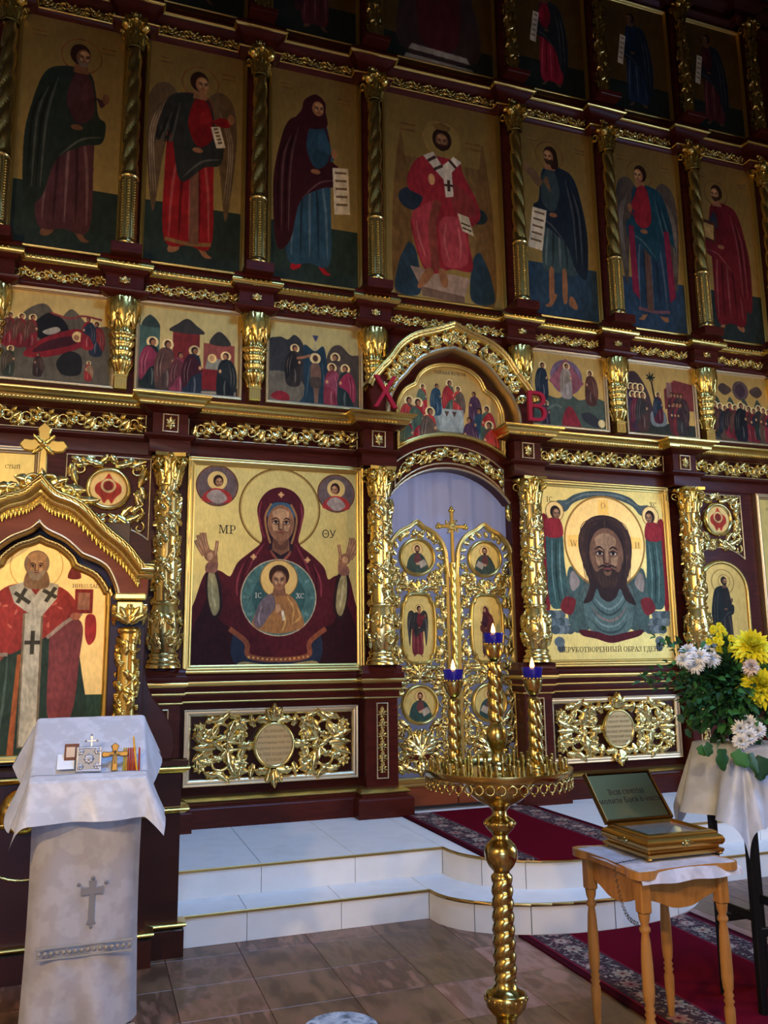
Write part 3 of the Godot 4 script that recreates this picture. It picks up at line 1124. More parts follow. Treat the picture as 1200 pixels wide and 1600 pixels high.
	for k in 2:
		var cp := node("carved_panel", ic, Vector3(-1.468 if k == 0 else 1.468, 0.848, 0.0))
		inst(pbm, "panel_board", M.wood_dark, cp)
		inst(pfm, "frame", M.pale, cp)
		inst(swm, "scrollwork", M.gold_leaf, cp).position.z = 0.003
		inst(ovm, "plate_rim", M.gold_leaf, cp)
		inst(plm, "inscription_plate", metal(col(0xcdb27c), 0.45), cp)
		for i in 6:
			var tt: String = txt[k][i]
			lettering(tt, minf(0.026, 0.30 / (tt.length() * 0.72)), eng, cp, Vector3(0, 0.099 - i * 0.0405, 0.048))
	# narrow pilaster panels
	var vp := B.new()
	for k in 6:
		var y := -0.2 + k * 0.08
		vp.leaf(Vector2(0, y), PI / 2, 0.09, 0.018, 0.02)
		for s in [-1.0, 1.0]:
			vp.curl(Vector2(s * 0.018, y + 0.01), 0.017, PI / 2 - s * 1.2, s * 4.0, 0.005, 0.014)
			vp.leaf(Vector2(0, y + 0.02), PI / 2 - s * 0.7, 0.045, 0.010, 0.016, -s * 0.5)
	var vpm := vp.mesh()
	b = B.new()
	b.mold(rect_path(-0.038, 0.038, -0.235, 0.3), V([[0.0, 0.0, 0.0, 0.01, 0.007, 0.013, 0.01, 0.0]]), true, true)
	var vfm := b.mesh()
	for x in [-CB, -CA, CA, CB]:
		var o := inst(vpm, "carved_pilaster_panel", M.gold_leaf, ic)
		o.position = Vector3(x, 0.82, 0.131)
		inst(vfm, "fillet", M.pale, o)
	print("  panels ", Time.get_ticks_msec())
	# --- seraph panels over the narrow bays ---
	for s in [-1.0, 1.0]:
		var cp := node("seraph_panel", ic, Vector3(s * 2.69, 2.66, 0.0))
		b = B.new()
		b.mold(PackedVector2Array([Vector2(-0.285, -0.34), Vector2(-0.285, 0.26), Vector2(0.285, 0.26), Vector2(0.285, -0.34)]), V([[0.0, 0.0, 0.0, 0.012, 0.008, 0.015, 0.012, 0.0]]), true)
		b.mold(seg_arc(0.285, -0.34, -0.24), V([[0.0, 0.0, 0.0, 0.012, 0.008, 0.015, 0.012, 0.0]]), true)
		part(b, "fillet", M.pale, cp)
		b = B.new()
		for t in [-1.0, 1.0]:
			var q := B.new()
			q.curl(Vector2(0.19, 0.17), 0.068, 1.6, -5.2, 0.015, 0.028)
			q.curl(Vector2(0.2, -0.13), 0.06, -1.4, 5.2, 0.014, 0.028)
			q.curl(Vector2(0.22, -0.25), 0.045, 1.2, -5.0, 0.012, 0.026)
			for l in [[0.04, 0.2, 0.1, 0.15, 0.4], [0.25, 0.2, -1.7, 0.17, -0.3], [0.21, 0.03, -1.5, 0.12, 0.5], [0.06, -0.17, -0.5, 0.15, -0.5], [0.02, -0.19, -1.0, 0.08, 0.8], [0.17, 0.2, 0.7, 0.10, -0.7], [0.25, -0.04, 1.7, 0.1, 0.4], [0.12, -0.2, 0.2, 0.12, 0.5], [0.06, 0.22, 2.6, 0.08, -0.8]]:
				q.leaf(Vector2(l[0], l[1]), l[2], l[3], 0.03, 0.034, l[4])
			if t > 0: b.add(q)
			else: b.add(q, func(p): return Vector3(-p.x, p.y, p.z))
		b.foliage(Rect2(-0.275, -0.32, 0.55, 0.57), 0.075, 0.0, func(p): return (p - Vector2(0, 0.025)).length() > 0.165 and p.y > -0.25 - 0.9 * p.x * p.x, 0.095, 0.024, 0.028, 8)
		part(b, "scrollwork", M.gold_leaf, cp)
		b = B.new()
		var ci := PackedVector2Array()
		for k in 40: ci.append(Vector2.from_angle(-TAU * k / 40.0) * 0.128)
		b.mold(ci, V([[-0.006, 0.032, 0.004, 0.05, 0.016, 0.052, 0.028, 0.035, 0.03, 0.0]]), true, true, true)
		part(b, "medallion_rim", M.gold_leaf, cp).position.y = 0.025
		var c := Cv.new(128, 128)
		c.fill(col(0xd8b870), 0.6)
		c.blob([0.5, 0.08, 0.62, 0.25, 0.82, 0.4, 0.84, 0.6, 0.7, 0.75, 0.6, 0.92, 0.5, 0.8, 0.4, 0.92, 0.3, 0.75, 0.16, 0.6, 0.18, 0.4, 0.38, 0.25], col(0xb03a26))
		c.ring(0.5, 0.42, 0.17, 0.06, col(0xd8b870))
		c.ell(0.5, 0.43, 0.11, 0.13, col(0x7c2a1c))
		c.line([0.3, 0.5, 0.36, 0.7, 0.42, 0.85], 0.02, col(0x7c2a1c))
		c.line([0.7, 0.5, 0.64, 0.7, 0.58, 0.85], 0.02, col(0x7c2a1c))
		var md := painted(arc_pts(Vector2.ZERO, 0.13, 0, TAU * 0.975, 39), Rect2(-0.13, -0.13, 0.26, 0.26), 0.0, 0.03, "medallion", c.mat(), cp)
		md.position.y = 0.025
		# arched niche moulding beneath
		b = B.new()
		var ar := PackedVector2Array([Vector2(-0.265, -1.25)])
		ar.append_array(arc_pts(Vector2(0, -0.64), 0.265, PI, 0, 20))
		ar.append(Vector2(0.265, -1.25))
		b.mold(ar, V([[-0.015, 0.0, -0.01, 0.03, 0.01, 0.04, 0.025, 0.0]]), true, false, true)
		part(b, "niche_moulding", M.gold_flat, cp)
	# --- columns ---
	local_columns(ic)
	deesis_columns(ic)
	prophet_columns(ic)
	corbels(ic)
	print("  columns ", Time.get_ticks_msec())
	pediment(ic)

# painted flat shape: polygon with the picture laid over rect (y up)
func painted(po: PackedVector2Array, r: Rect2, z0: float, z1: float, called: String, mat: Material, parent: Node) -> MeshInstance3D:
	var b := B.new()
	b.ext(po, z0, z1)
	for i in b.v.size():
		b.uv[i] = Vector2((b.v[i].x - r.position.x) / r.size.x, (r.end.y - b.v[i].y) / r.size.y)
	return part(b, called, mat, parent)

func acanthus_cap(b: B, y0: float, y1: float, r0: float, r1: float, n := 8, ab := 0.0) -> void:
	var H := y1 - y0
	b.lathe(PackedVector2Array([Vector2(r0 * 1.12, y0 - 0.012), Vector2(r0 * 1.2, y0), Vector2(r0 * 1.12, y0 + 0.012)]), 20)
	b.lathe(PackedVector2Array([Vector2(r0, y0), Vector2(r0 * 1.03, y0 + H * 0.5), Vector2(r1 * 0.9, y1 - H * 0.12), Vector2(r1 * 0.95, y1 - H * 0.1)]), 20)
	for row in 2:
		var lf := B.new()
		lf.leaf(Vector2.ZERO, PI / 2, H * (0.5 if row == 0 else 0.62), TAU * r0 / n * 0.48, r0 * 0.22, 0.0, 0.0, 3.0, 1.6)
		for k in n:
			var th := TAU * (k + 0.5 * row) / n
			var yb := y0 + (0.0 if row == 0 else H * 0.22)
			b.add(lf, func(p):
				var rr: float = r0 + p.z + 0.35 * (r1 - r0) * pow(maxf(0.0, p.y / H), 2.0) + (r0 * 0.08 if row == 1 else r0 * 0.16)
				var a: float = th + p.x / r0
				return Vector3(rr * sin(a), yb + p.y, rr * cos(a)))
	# corner volutes
	for k in 4:
		var a := PI / 4 + PI / 2 * k
		var vo := B.new()
		vo.curl(Vector2(0, 0), H * 0.17, -1.8, 5.6, H * 0.05, H * 0.12)
		for s in [-1.0, 1.0]:
			b.add(vo, func(p):
				var q := Vector3(p.x + r1 * 1.12, y1 - H * 0.27 + p.y, s * p.z)
				return q.rotated(Vector3.UP, a))
	if ab > 0.0:
		var po := PackedVector2Array()
		for k in 4:
			var a := PI / 4 + PI / 2 * k
			var c0 := Vector2.from_angle(a) * ab * 1.38
			var c1 := Vector2.from_angle(a + PI / 2) * ab * 1.38
			for t in 6:
				var q := c0.lerp(c1, t / 6.0)
				po.append(q - q.normalized() * ab * 0.16 * sin(PI * t / 6.0))
		var e := B.new()
		e.x = Transform3D(Basis(Vector3.RIGHT, PI / 2), Vector3.ZERO)
		e.ext(po, -y1 + H * 0.1, -y1, 0.004)
		b.add(e)
		for k in 4:
			var d := Vector3(0, 0, 1).rotated(Vector3.UP, PI / 2 * k)
			b.ball(d * ab * 1.0 + Vector3(0, y1 - H * 0.1, 0), H * 0.1, 1.0, 8, 5)

func local_columns(ic: Node) -> void:
	var sh := B.new()
	var drum := func(y: float) -> float: return 0.082 + 0.026 * sin(PI * clampf((y - 0.10) / 0.34, 0, 1))
	var pr := PackedVector2Array()
	for k in 13: pr.append(Vector2(drum.call(0.1 + 0.34 * k / 12.0), 0.1 + 0.34 * k / 12.0))
	sh.lathe(pr, 28)
	sh.lathe(PackedVector2Array([Vector2(0.082, 0.43), Vector2(0.098, 0.44), Vector2(0.098, 0.455), Vector2(0.08, 0.465)]), 24)
	sh.lathe(PackedVector2Array([Vector2(0.078, 0.46), Vector2(0.082, 0.7), Vector2(0.078, 1.0), Vector2(0.068, 1.3)]), 24)
	# carved drum: curls and leaves
	var dr := B.new()
	for k in 6:
		var u := TAU * 0.09 * k / 6.0
		for row in 2:
			var y := 0.19 + row * 0.14
			var s := 1.0 if (k + row) % 2 == 0 else -1.0
			dr.curl(Vector2(u + 0.02, y), 0.04, -s * 1.4, s * 5.4, 0.011, 0.02)
			dr.leaf(Vector2(u + 0.055, y - 0.06), PI / 2 - 0.3 * s, 0.11, 0.022, 0.024, 0.5 * s)
			dr.leaf(Vector2(u - 0.01, y + 0.03), 0.4 * s, 0.07, 0.016, 0.02, 0.7 * s)
	sh.add(dr, func(p):
		var rr: float = drum.call(p.y) + p.z
		var a: float = p.x / 0.09
		return Vector3(rr * sin(a), p.y, rr * cos(a)))
	# vine on the shaft: two helical stems with leaves and grapes
	var vn := B.new()
	var C := TAU * 0.078
	for hx in 2:
		var q := PackedVector2Array()
		for k in 61: q.append(Vector2(C * (k / 60.0 * 1.6 + 0.5 * hx), 0.48 + 0.8 * k / 60.0))
		vn.stem(q, 0.011, 0.011, 0.018)
		for k in 15:
			var e := q[2 + k * 4]
			if k % 3 == 1: vn.grapes(e + Vector2(0.035, 0.03), 0.026, 0.03)
			vn.leaf(e, 1.9 + 0.5 * sin(k * 2.1), 0.085, 0.026, 0.026, 0.6)
			vn.leaf(e, -0.5 + 0.4 * sin(k * 1.3), 0.08, 0.026, 0.026, -0.5)
			vn.leaf(e + Vector2(0.01, 0.03), 0.9, 0.06, 0.02, 0.022, 0.7)
	sh.add(vn, func(p):
		var rr: float = lerpf(0.08, 0.068, clampf((p.y - 0.46) / 0.84, 0, 1)) + p.z
		var a: float = p.x / 0.078
		return Vector3(rr * sin(a), p.y, rr * cos(a)))
	var shm := sh.mesh()
	var bs := B.new()
	bs.lathe(PackedVector2Array([Vector2(0.118, 0.0), Vector2(0.118, 0.022), Vector2(0.108, 0.03)]), 28)
	bs.lathe(PackedVector2Array([Vector2(0.104, 0.03), Vector2(0.113, 0.042), Vector2(0.104, 0.056)]), 28)
	bs.lathe(PackedVector2Array([Vector2(0.1, 0.056), Vector2(0.09, 0.072), Vector2(0.098, 0.082), Vector2(0.102, 0.092), Vector2(0.09, 0.104)]), 28)
	var bsm := bs.mesh()
	var cp := B.new()
	acanthus_cap(cp, 1.3, 1.52, 0.068, 0.1, 8, 0.108)
	var cpm := cp.mesh()
	for x in [-CB, -CA, CA, CB]:
		var o := inst(shm, "column", M.gold_leaf, ic)
		o.position = Vector3(x, 1.41, 0.14)
		o.rotation.y = 0.0 if x < 0 else 1.3
		inst(bsm, "column_base", M.gold_leaf, o)
		inst(cpm, "capital", M.gold, o).rotation.y = -o.rotation.y

func deesis_columns(ic: Node) -> void:
	var H := 1.895
	var ms := []
	for sg in [1.0, -1.0]:
		var sh := B.new()
		# twisted upper shaft
		var p := PackedVector3Array()
		var n := 90
		for i in n + 1:
			var t := float(i) / n
			var y := 0.60 + t * 1.06
			var r0 := lerpf(0.062, 0.054, t)
			for j in 25:
				var a := TAU * j / 24
				var f := absf(sin(1.5 * (a + sg * y * 11.0)))
				var rr := r0 * (0.80 + 0.26 * pow(f, 0.7))
				p.append(Vector3(rr * sin(a), y, rr * cos(a)))
		sh.grid(p, n + 1, 25)
		# fluted lower shaft with beads
		p = PackedVector3Array()
		for i in 2:
			for j in 65:
				var a := TAU * j / 64
				var rr := 0.066 * (1.0 - 0.10 * (0.5 + 0.5 * cos(a * 16)))
				p.append(Vector3(rr * sin(a), 0.06 + 0.5 * i, rr * cos(a)))
		sh.grid(p, 2, 65)
		for k in 8:
			for y in 22:
				var a := TAU * k / 8
				sh.ball(Vector3(0.063 * sin(a), 0.075 + y * 0.0215, 0.063 * cos(a)), 0.0085, 1.0, 5, 3)
		sh.lathe(PackedVector2Array([Vector2(0.06, 0.555), Vector2(0.072, 0.565), Vector2(0.072, 0.578), Vector2(0.062, 0.586), Vector2(0.068, 0.596), Vector2(0.058, 0.61)]), 24)
		ms.append(sh.mesh())
	var bs := B.new()
	bs.lathe(PackedVector2Array([Vector2(0.082, 0.0), Vector2(0.082, 0.015), Vector2(0.076, 0.02)]), 24)
	bs.lathe(PackedVector2Array([Vector2(0.07, 0.02), Vector2(0.078, 0.032), Vector2(0.07, 0.044), Vector2(0.072, 0.052), Vector2(0.064, 0.064)]), 24)
	var bsm := bs.mesh()
	var cp := B.new()
	acanthus_cap(cp, 1.67, H, 0.055, 0.086, 8, 0.088)
	var cpm := cp.mesh()
	for x in [-DD[3], -DD[2], -DD[1], -DD[0], DD[0], DD[1], DD[2], DD[3]]:
		var o := inst(ms[0 if x > 0 else 1], "column", M.gold_leaf, ic)
		o.position = Vector3(x, 4.49, 0.14)
		inst(bsm, "column_base", M.gold_leaf, o)
		inst(cpm, "capital", M.gold, o)
		var w := B.new()
		w.bx(-0.11, 0.11, -0.08, 0.0, -0.14, 0.11)
		part(w, "pedestal", M.wood, o)

func prophet_columns(ic: Node) -> void:
	var sh := B.new()
	var p := PackedVector3Array()
	var n := 60
	for i in n + 1:
		var t := float(i) / n
		for j in 17:
			var a := TAU * j / 16
			var rr := lerpf(0.06, 0.045, t) * (0.75 + 0.2 * absf(sin(a + t * 13.0)))
			p.append(Vector3(rr * sin(a), 0.05 + t * 1.08, rr * cos(a)))
	sh.grid(p, n + 1, 17)
	var vn := B.new()
	for k in 26:
		var e := Vector2(0.34 * fposmod(k * 0.29, 1.0), 0.06 + k * 0.041)
		vn.leaf(e, 1.1 + 0.5 * sin(k * 1.7), 0.09, 0.026, 0.022, 0.8)
		vn.leaf(e + Vector2(0.17, 0.0), 1.9, 0.08, 0.024, 0.022, -0.7)
		if k % 3 == 0: vn.grapes(e + Vector2(0.09, 0.03), 0.024, 0.03)
	sh.add(vn, func(q):
		var rr: float = lerpf(0.05, 0.038, clampf(q.y / 1.1, 0, 1)) + q.z
		var a: float = q.x / 0.054
		return Vector3(rr * sin(a), q.y, rr * cos(a)))
	sh.lathe(PackedVector2Array([Vector2(0.075, 0.0), Vector2(0.075, 0.03), Vector2(0.06, 0.06)]), 20)
	var cp := B.new()
	acanthus_cap(cp, 1.13, 1.31, 0.046, 0.074, 8, 0.08)
	var a1 := sh.mesh()
	var a2 := cp.mesh()
	for x in [-DD[3], -DD[2], -DD[1], -DD[0], DD[0], DD[1], DD[2], DD[3]]:
		var o := inst(a1, "column", M.gold_leaf, ic)
		o.position = Vector3(x, 6.71, 0.14)
		inst(a2, "capital", M.gold, o)
		var w := B.new()
		w.bx(-0.115, 0.115, -0.045, 0.0, -0.14, 0.13)
		part(w, "pedestal", M.wood, o)

func corbels(ic: Node) -> void:
	# gilded tapering bracket: leaf-wrapped head, ringed neck, tassel and fluted block
	var b := B.new()
	var pf := [[0.03, 0.0], [0.042, 0.105], [0.03, 0.11], [0.04, 0.14], [0.07, 0.19], [0.078, 0.225], [0.06, 0.245], [0.075, 0.27], [0.08, 0.295], [0.062, 0.315], [0.08, 0.335], [0.088, 0.365], [0.07, 0.385], [0.092, 0.405], [0.098, 0.42], [0.075, 0.44], [0.085, 0.48], [0.105, 0.56], [0.112, 0.63], [0.108, 0.69], [0.1, 0.7]]
	var p := PackedVector3Array()
	for i in pf.size():
		var r: float = pf[i][0]
		var y: float = pf[i][1]
		for j in 49:
			var a := -PI * 0.62 + PI * 1.24 * j / 48
			var k := 0.0
			if y > 0.44: k = 0.06 * absf(sin(a * 4.0)) + 0.04 * sin(a * 16)
			elif y > 0.18: k = 0.10 * absf(sin(a * 8.0))
			elif y > 0.11: k = 0.16 * absf(sin(a * 5.0))
			var rr := r * (1.0 + k - 0.04)
			p.append(Vector3(rr * sin(a), y, rr * cos(a)))
	b.grid(p, pf.size(), 49)
	var lf := B.new()
	for k in 5:
		lf.leaf(Vector2(-0.18 + 0.09 * k, 0.68), -PI / 2, 0.22, 0.045, 0.016, 0.0, 0.0, 4.0, 0.9)
		lf.leaf(Vector2(-0.135 + 0.09 * k, 0.69), -PI / 2, 0.15, 0.03, 0.012, 0.0, 0.0, 3.0, 0.9)
		lf.leaf(Vector2(-0.18 + 0.09 * k, 0.235), -PI / 2, 0.12, 0.03, 0.014, 0.0, 0.0, 3.0, 0.7)
	b.add(lf, func(q):
		var r0: float = 0.1
		for i in pf.size() - 1:
			if q.y >= pf[i][1] and q.y <= pf[i + 1][1]:
				r0 = lerpf(pf[i][0], pf[i + 1][0], (q.y - pf[i][1]) / (pf[i + 1][1] - pf[i][1]))
		var rr: float = r0 + q.z + 0.004
		var a: float = q.x / 0.1
		return Vector3(rr * sin(a), q.y, rr * cos(a)))
	var m := b.mesh()
	b = B.new()
	b.bx(-0.045, 0.045, -0.004, 0.1, -0.03, 0.05)
	for k in 5: b.bx(-0.036 + k * 0.018 - 0.006, -0.036 + k * 0.018 + 0.006, 0.005, 0.075, 0.05, 0.056, 0.002)
	b.bx(-0.05, 0.05, 0.085, 0.105, -0.03, 0.058)
	var m2 := b.mesh()
	for x in [-DD[3], -DD[2], -DD[1], -DD[0], DD[0], DD[1], DD[2], DD[3]]:
		var o := inst(m, "corbel", M.gold, ic)
		o.position = Vector3(x, 3.425, 0.04)
		inst(m2, "fluted_block", M.gold_flat, o)

# ogee pediment over the royal doors
func pediment(ic: Node) -> void:
	var outer := half(Cv.curve(Cv.pts([0.0, 4.2, 0.14, 4.14, 0.34, 4.07, 0.47, 3.975, 0.545, 3.87]), false, 4))
	var lo := v2([0.575, 3.83, 0.64, 3.76, 0.73, 3.645, 0.745, 3.6])
	for q in lo: outer.append(q)
	var lft := PackedVector2Array()
	for k in range(lo.size() - 1, -1, -1): lft.append(Vector2(-lo[k].x, lo[k].y))
	lft.append_array(outer)
	outer = lft
	var inner := half(Cv.curve(Cv.pts([0.0, 4.0, 0.13, 3.965, 0.28, 3.895, 0.37, 3.81, 0.42, 3.745]), false, 4))
	var li := Cv.curve(Cv.pts([0.43, 3.735, 0.515, 3.635, 0.575, 3.5, 0.585, 3.37]), false, 4)
	for q in li: inner.append(q)
	lft = PackedVector2Array()
	for k in range(li.size() - 1, -1, -1): lft.append(Vector2(-li[k].x, li[k].y))
	lft.append_array(inner)
	inner = lft
	var pd := node("pediment", ic)
	# wooden field
	var b := B.new()
	var po := PackedVector2Array(outer)
	po.append(Vector2(0.72, 3.38)); po.append(Vector2(0.585, 3.38))
	for k in range(inner.size() - 1, -1, -1): po.append(inner[k])
	po.append(Vector2(-0.585, 3.38)); po.append(Vector2(-0.72, 3.38))
	b.ext(po, 0.0, 0.15)
	part(b, "field", M.wood, pd)
	b = B.new()
	b.mold(outer, V([[-0.03, 0.15, -0.02, 0.18, -0.005, 0.185], [-0.005, 0.185, 0.012, 0.205, 0.025, 0.2], [0.025, 0.2, 0.035, 0.18, 0.035, 0.0]]), true)
	part(b, "outer_moulding", M.gold_flat, pd)
	b = B.new()
	b.mold(inner, V([[-0.012, 0.0, -0.012, 0.155, 0.0, 0.17], [0.0, 0.17, 0.018, 0.172, 0.03, 0.15]]), true)
	part(b, "inner_moulding", M.pale, pd)
	b = B.new()
	# flower garland along the mid curve
	var mid := PackedVector2Array()
	for t in 21:
		var f := t / 20.0
		var i0 := f * (outer.size() - 1)
		var j0 := f * (inner.size() - 1)
		var a := outer[int(i0)].lerp(outer[mini(int(i0) + 1, outer.size() - 1)], i0 - int(i0))
		var c := inner[int(j0)].lerp(inner[mini(int(j0) + 1, inner.size() - 1)], j0 - int(j0))
		mid.append(a.lerp(c, 0.5))
	for t in range(1, 20):
		var d := (mid[t + 1] - mid[t - 1]).angle()
		if t % 2 == 0:
			b.rosette(mid[t], 0.074, 6 + t % 3, 0.05, 0.15)
		else:
			for s in [-1.0, 1.0]:
				b.leaf(mid[t] - Vector2.from_angle(d) * 0.03, d + s * 0.8, 0.085, 0.022, 0.035, s * 0.5, 0.15)
				b.leaf(mid[t] + Vector2.from_angle(d) * 0.03, d + PI + s * 0.8, 0.08, 0.02, 0.03, s * 0.5, 0.15)
	part(b, "flower_garland", M.gold_leaf, pd)
	# carved arch band over the door opening
	var ab := node("door_arch", ic)
	var ao := seg_arc(0.485, 3.02, 3.195)
	var ai := seg_arc(0.485, 2.84, 3.055)
	b = B.new()
	var pf := PackedVector2Array(ao)
	for k in range(ai.size() - 1, -1, -1): pf.append(ai[k])
	b.mold(pf, V([[0.0, 0.0, 0.0, 0.014, 0.01, 0.016, 0.014, 0.0]]), true, true)
	part(b, "fillet", M.pale, ab)
	var rn := B.new()
	rn.rinceau(1.05, 0.145, 0.034)
	b = B.new()
	b.add(rn, func(p):
		var t: float = p.x / 1.07 + 0.5
		var k := clampf(t, 0, 1) * 20.0
		var i := mini(int(k), 19)
		var a := ao[i].lerp(ao[i + 1], k - i)
		var c := ai[i].lerp(ai[i + 1], k - i)
		var m := a.lerp(c, 0.5 - p.y / 0.19)
		return Vector3(m.x, m.y, p.z))
	part(b, "carved_band", M.gold_leaf, ab)
	# drop ornaments at the springing
	for s in [-1.0, 1.0]:
		b = B.new()
		b.leaf(Vector2(s * 0.53, 2.72), -PI / 2, 0.14, 0.03, 0.03)
		b.rosette(Vector2(s * 0.53, 2.69), 0.03, 6, 0.02)
		part(b, "drop_ornament", M.gold_leaf, ab)
	# curtain behind the doors
	b = B.new()
	var p := PackedVector3Array()
	for i in 3:
		for j in 61:
			var x := -0.75 + 1.5 * j / 60
			p.append(Vector3(x, 0.304 + 1.42 * i, -0.3 + 0.018 * sin(x * 26) + 0.008 * sin(x * 61 + 1)))
	b.grid(p, 3, 61)
	tag(part(b, "curtain", M.curtain, self), "pale lilac curtain hanging closed behind the openwork royal doors", "curtain")

const GOLD := 0xd8c172
const SKIN := 0x8f6140
const SKIN2 := 0xb98a5c
const HAIR := 0x2c1a12

func face(c: Cv, x: float, y: float, s: float, skin: int, lit: int, beard := -1, turn := 0.0) -> void:
	# s is the half height of the face
	c.ell(x, y, s * 0.74, s, col(skin))
	c.blob([x + (turn - 0.45) * s, y - 0.62 * s, x + turn * s, y - 0.8 * s, x + (turn + 0.42) * s, y - 0.6 * s, x + (turn + 0.36) * s, y - 0.25 * s, x + turn * s, y - 0.12 * s, x + (turn - 0.38) * s, y - 0.25 * s], col(lit))
	c.blob([x + (turn - 0.48) * s, y + 0.05 * s, x + (turn - 0.2) * s, y + 0.12 * s, x + (turn - 0.18) * s, y + 0.4 * s, x + (turn - 0.4) * s, y + 0.42 * s], col(lit))
	c.blob([x + (turn + 0.48) * s, y + 0.05 * s, x + (turn + 0.2) * s, y + 0.12 * s, x + (turn + 0.2) * s, y + 0.4 * s, x + (turn + 0.4) * s, y + 0.42 * s], col(lit))
	c.line([x + turn * s, y - 0.15 * s, x + (turn + 0.02) * s, y + 0.1 * s, x + turn * s, y + 0.32 * s], s * 0.13, col(lit))
	c.line([x + (turn - 0.1) * s, y - 0.2 * s, x + (turn - 0.13) * s, y + 0.1 * s, x + (turn - 0.12) * s, y + 0.33 * s, x + (turn + 0.08) * s, y + 0.36 * s], s * 0.05, col(0x4a2a1c))
	for d in [-1.0, 1.0]:
		c.line([x + (turn + d * 0.12) * s, y - 0.17 * s, x + (turn + d * 0.3) * s, y - 0.27 * s, x + (turn + d * 0.52) * s, y - 0.16 * s], s * 0.075, col(0x2a170f), 0.0, true)
		c.ell(x + (turn + d * 0.3) * s, y - 0.04 * s, s * 0.15, s * 0.065, col(0xd8c8ae))
		c.ell(x + (turn + d * 0.29) * s, y - 0.04 * s, s * 0.075, s * 0.07, col(0x1c0f0a))
		c.line([x + (turn + d * 0.13) * s, y - 0.04 * s, x + (turn + d * 0.3) * s, y - 0.12 * s, x + (turn + d * 0.48) * s, y - 0.02 * s], s * 0.045, col(0x2a170f))
		c.line([x + (turn + d * 0.15) * s, y + 0.06 * s, x + (turn + d * 0.3) * s, y + 0.1 * s, x + (turn + d * 0.45) * s, y + 0.05 * s], s * 0.03, col(0x5a3524))
	if beard >= 0:
		c.blob([x - 0.62 * s, y + 0.3 * s, x - 0.3 * s, y + 0.42 * s, x + turn * s, y + 0.38 * s, x + 0.3 * s, y + 0.42 * s, x + 0.62 * s, y + 0.3 * s, x + 0.5 * s, y + 0.85 * s, x + 0.16 * s, y + 1.18 * s, x, y + 1.1 * s, x - 0.16 * s, y + 1.18 * s, x - 0.5 * s, y + 0.85 * s], col(beard))
	c.line([x + (turn - 0.2) * s, y + 0.54 * s, x + turn * s, y + 0.51 * s, x + (turn + 0.2) * s, y + 0.54 * s], s * 0.09, col(0x8a3b2c), 0.0, true)

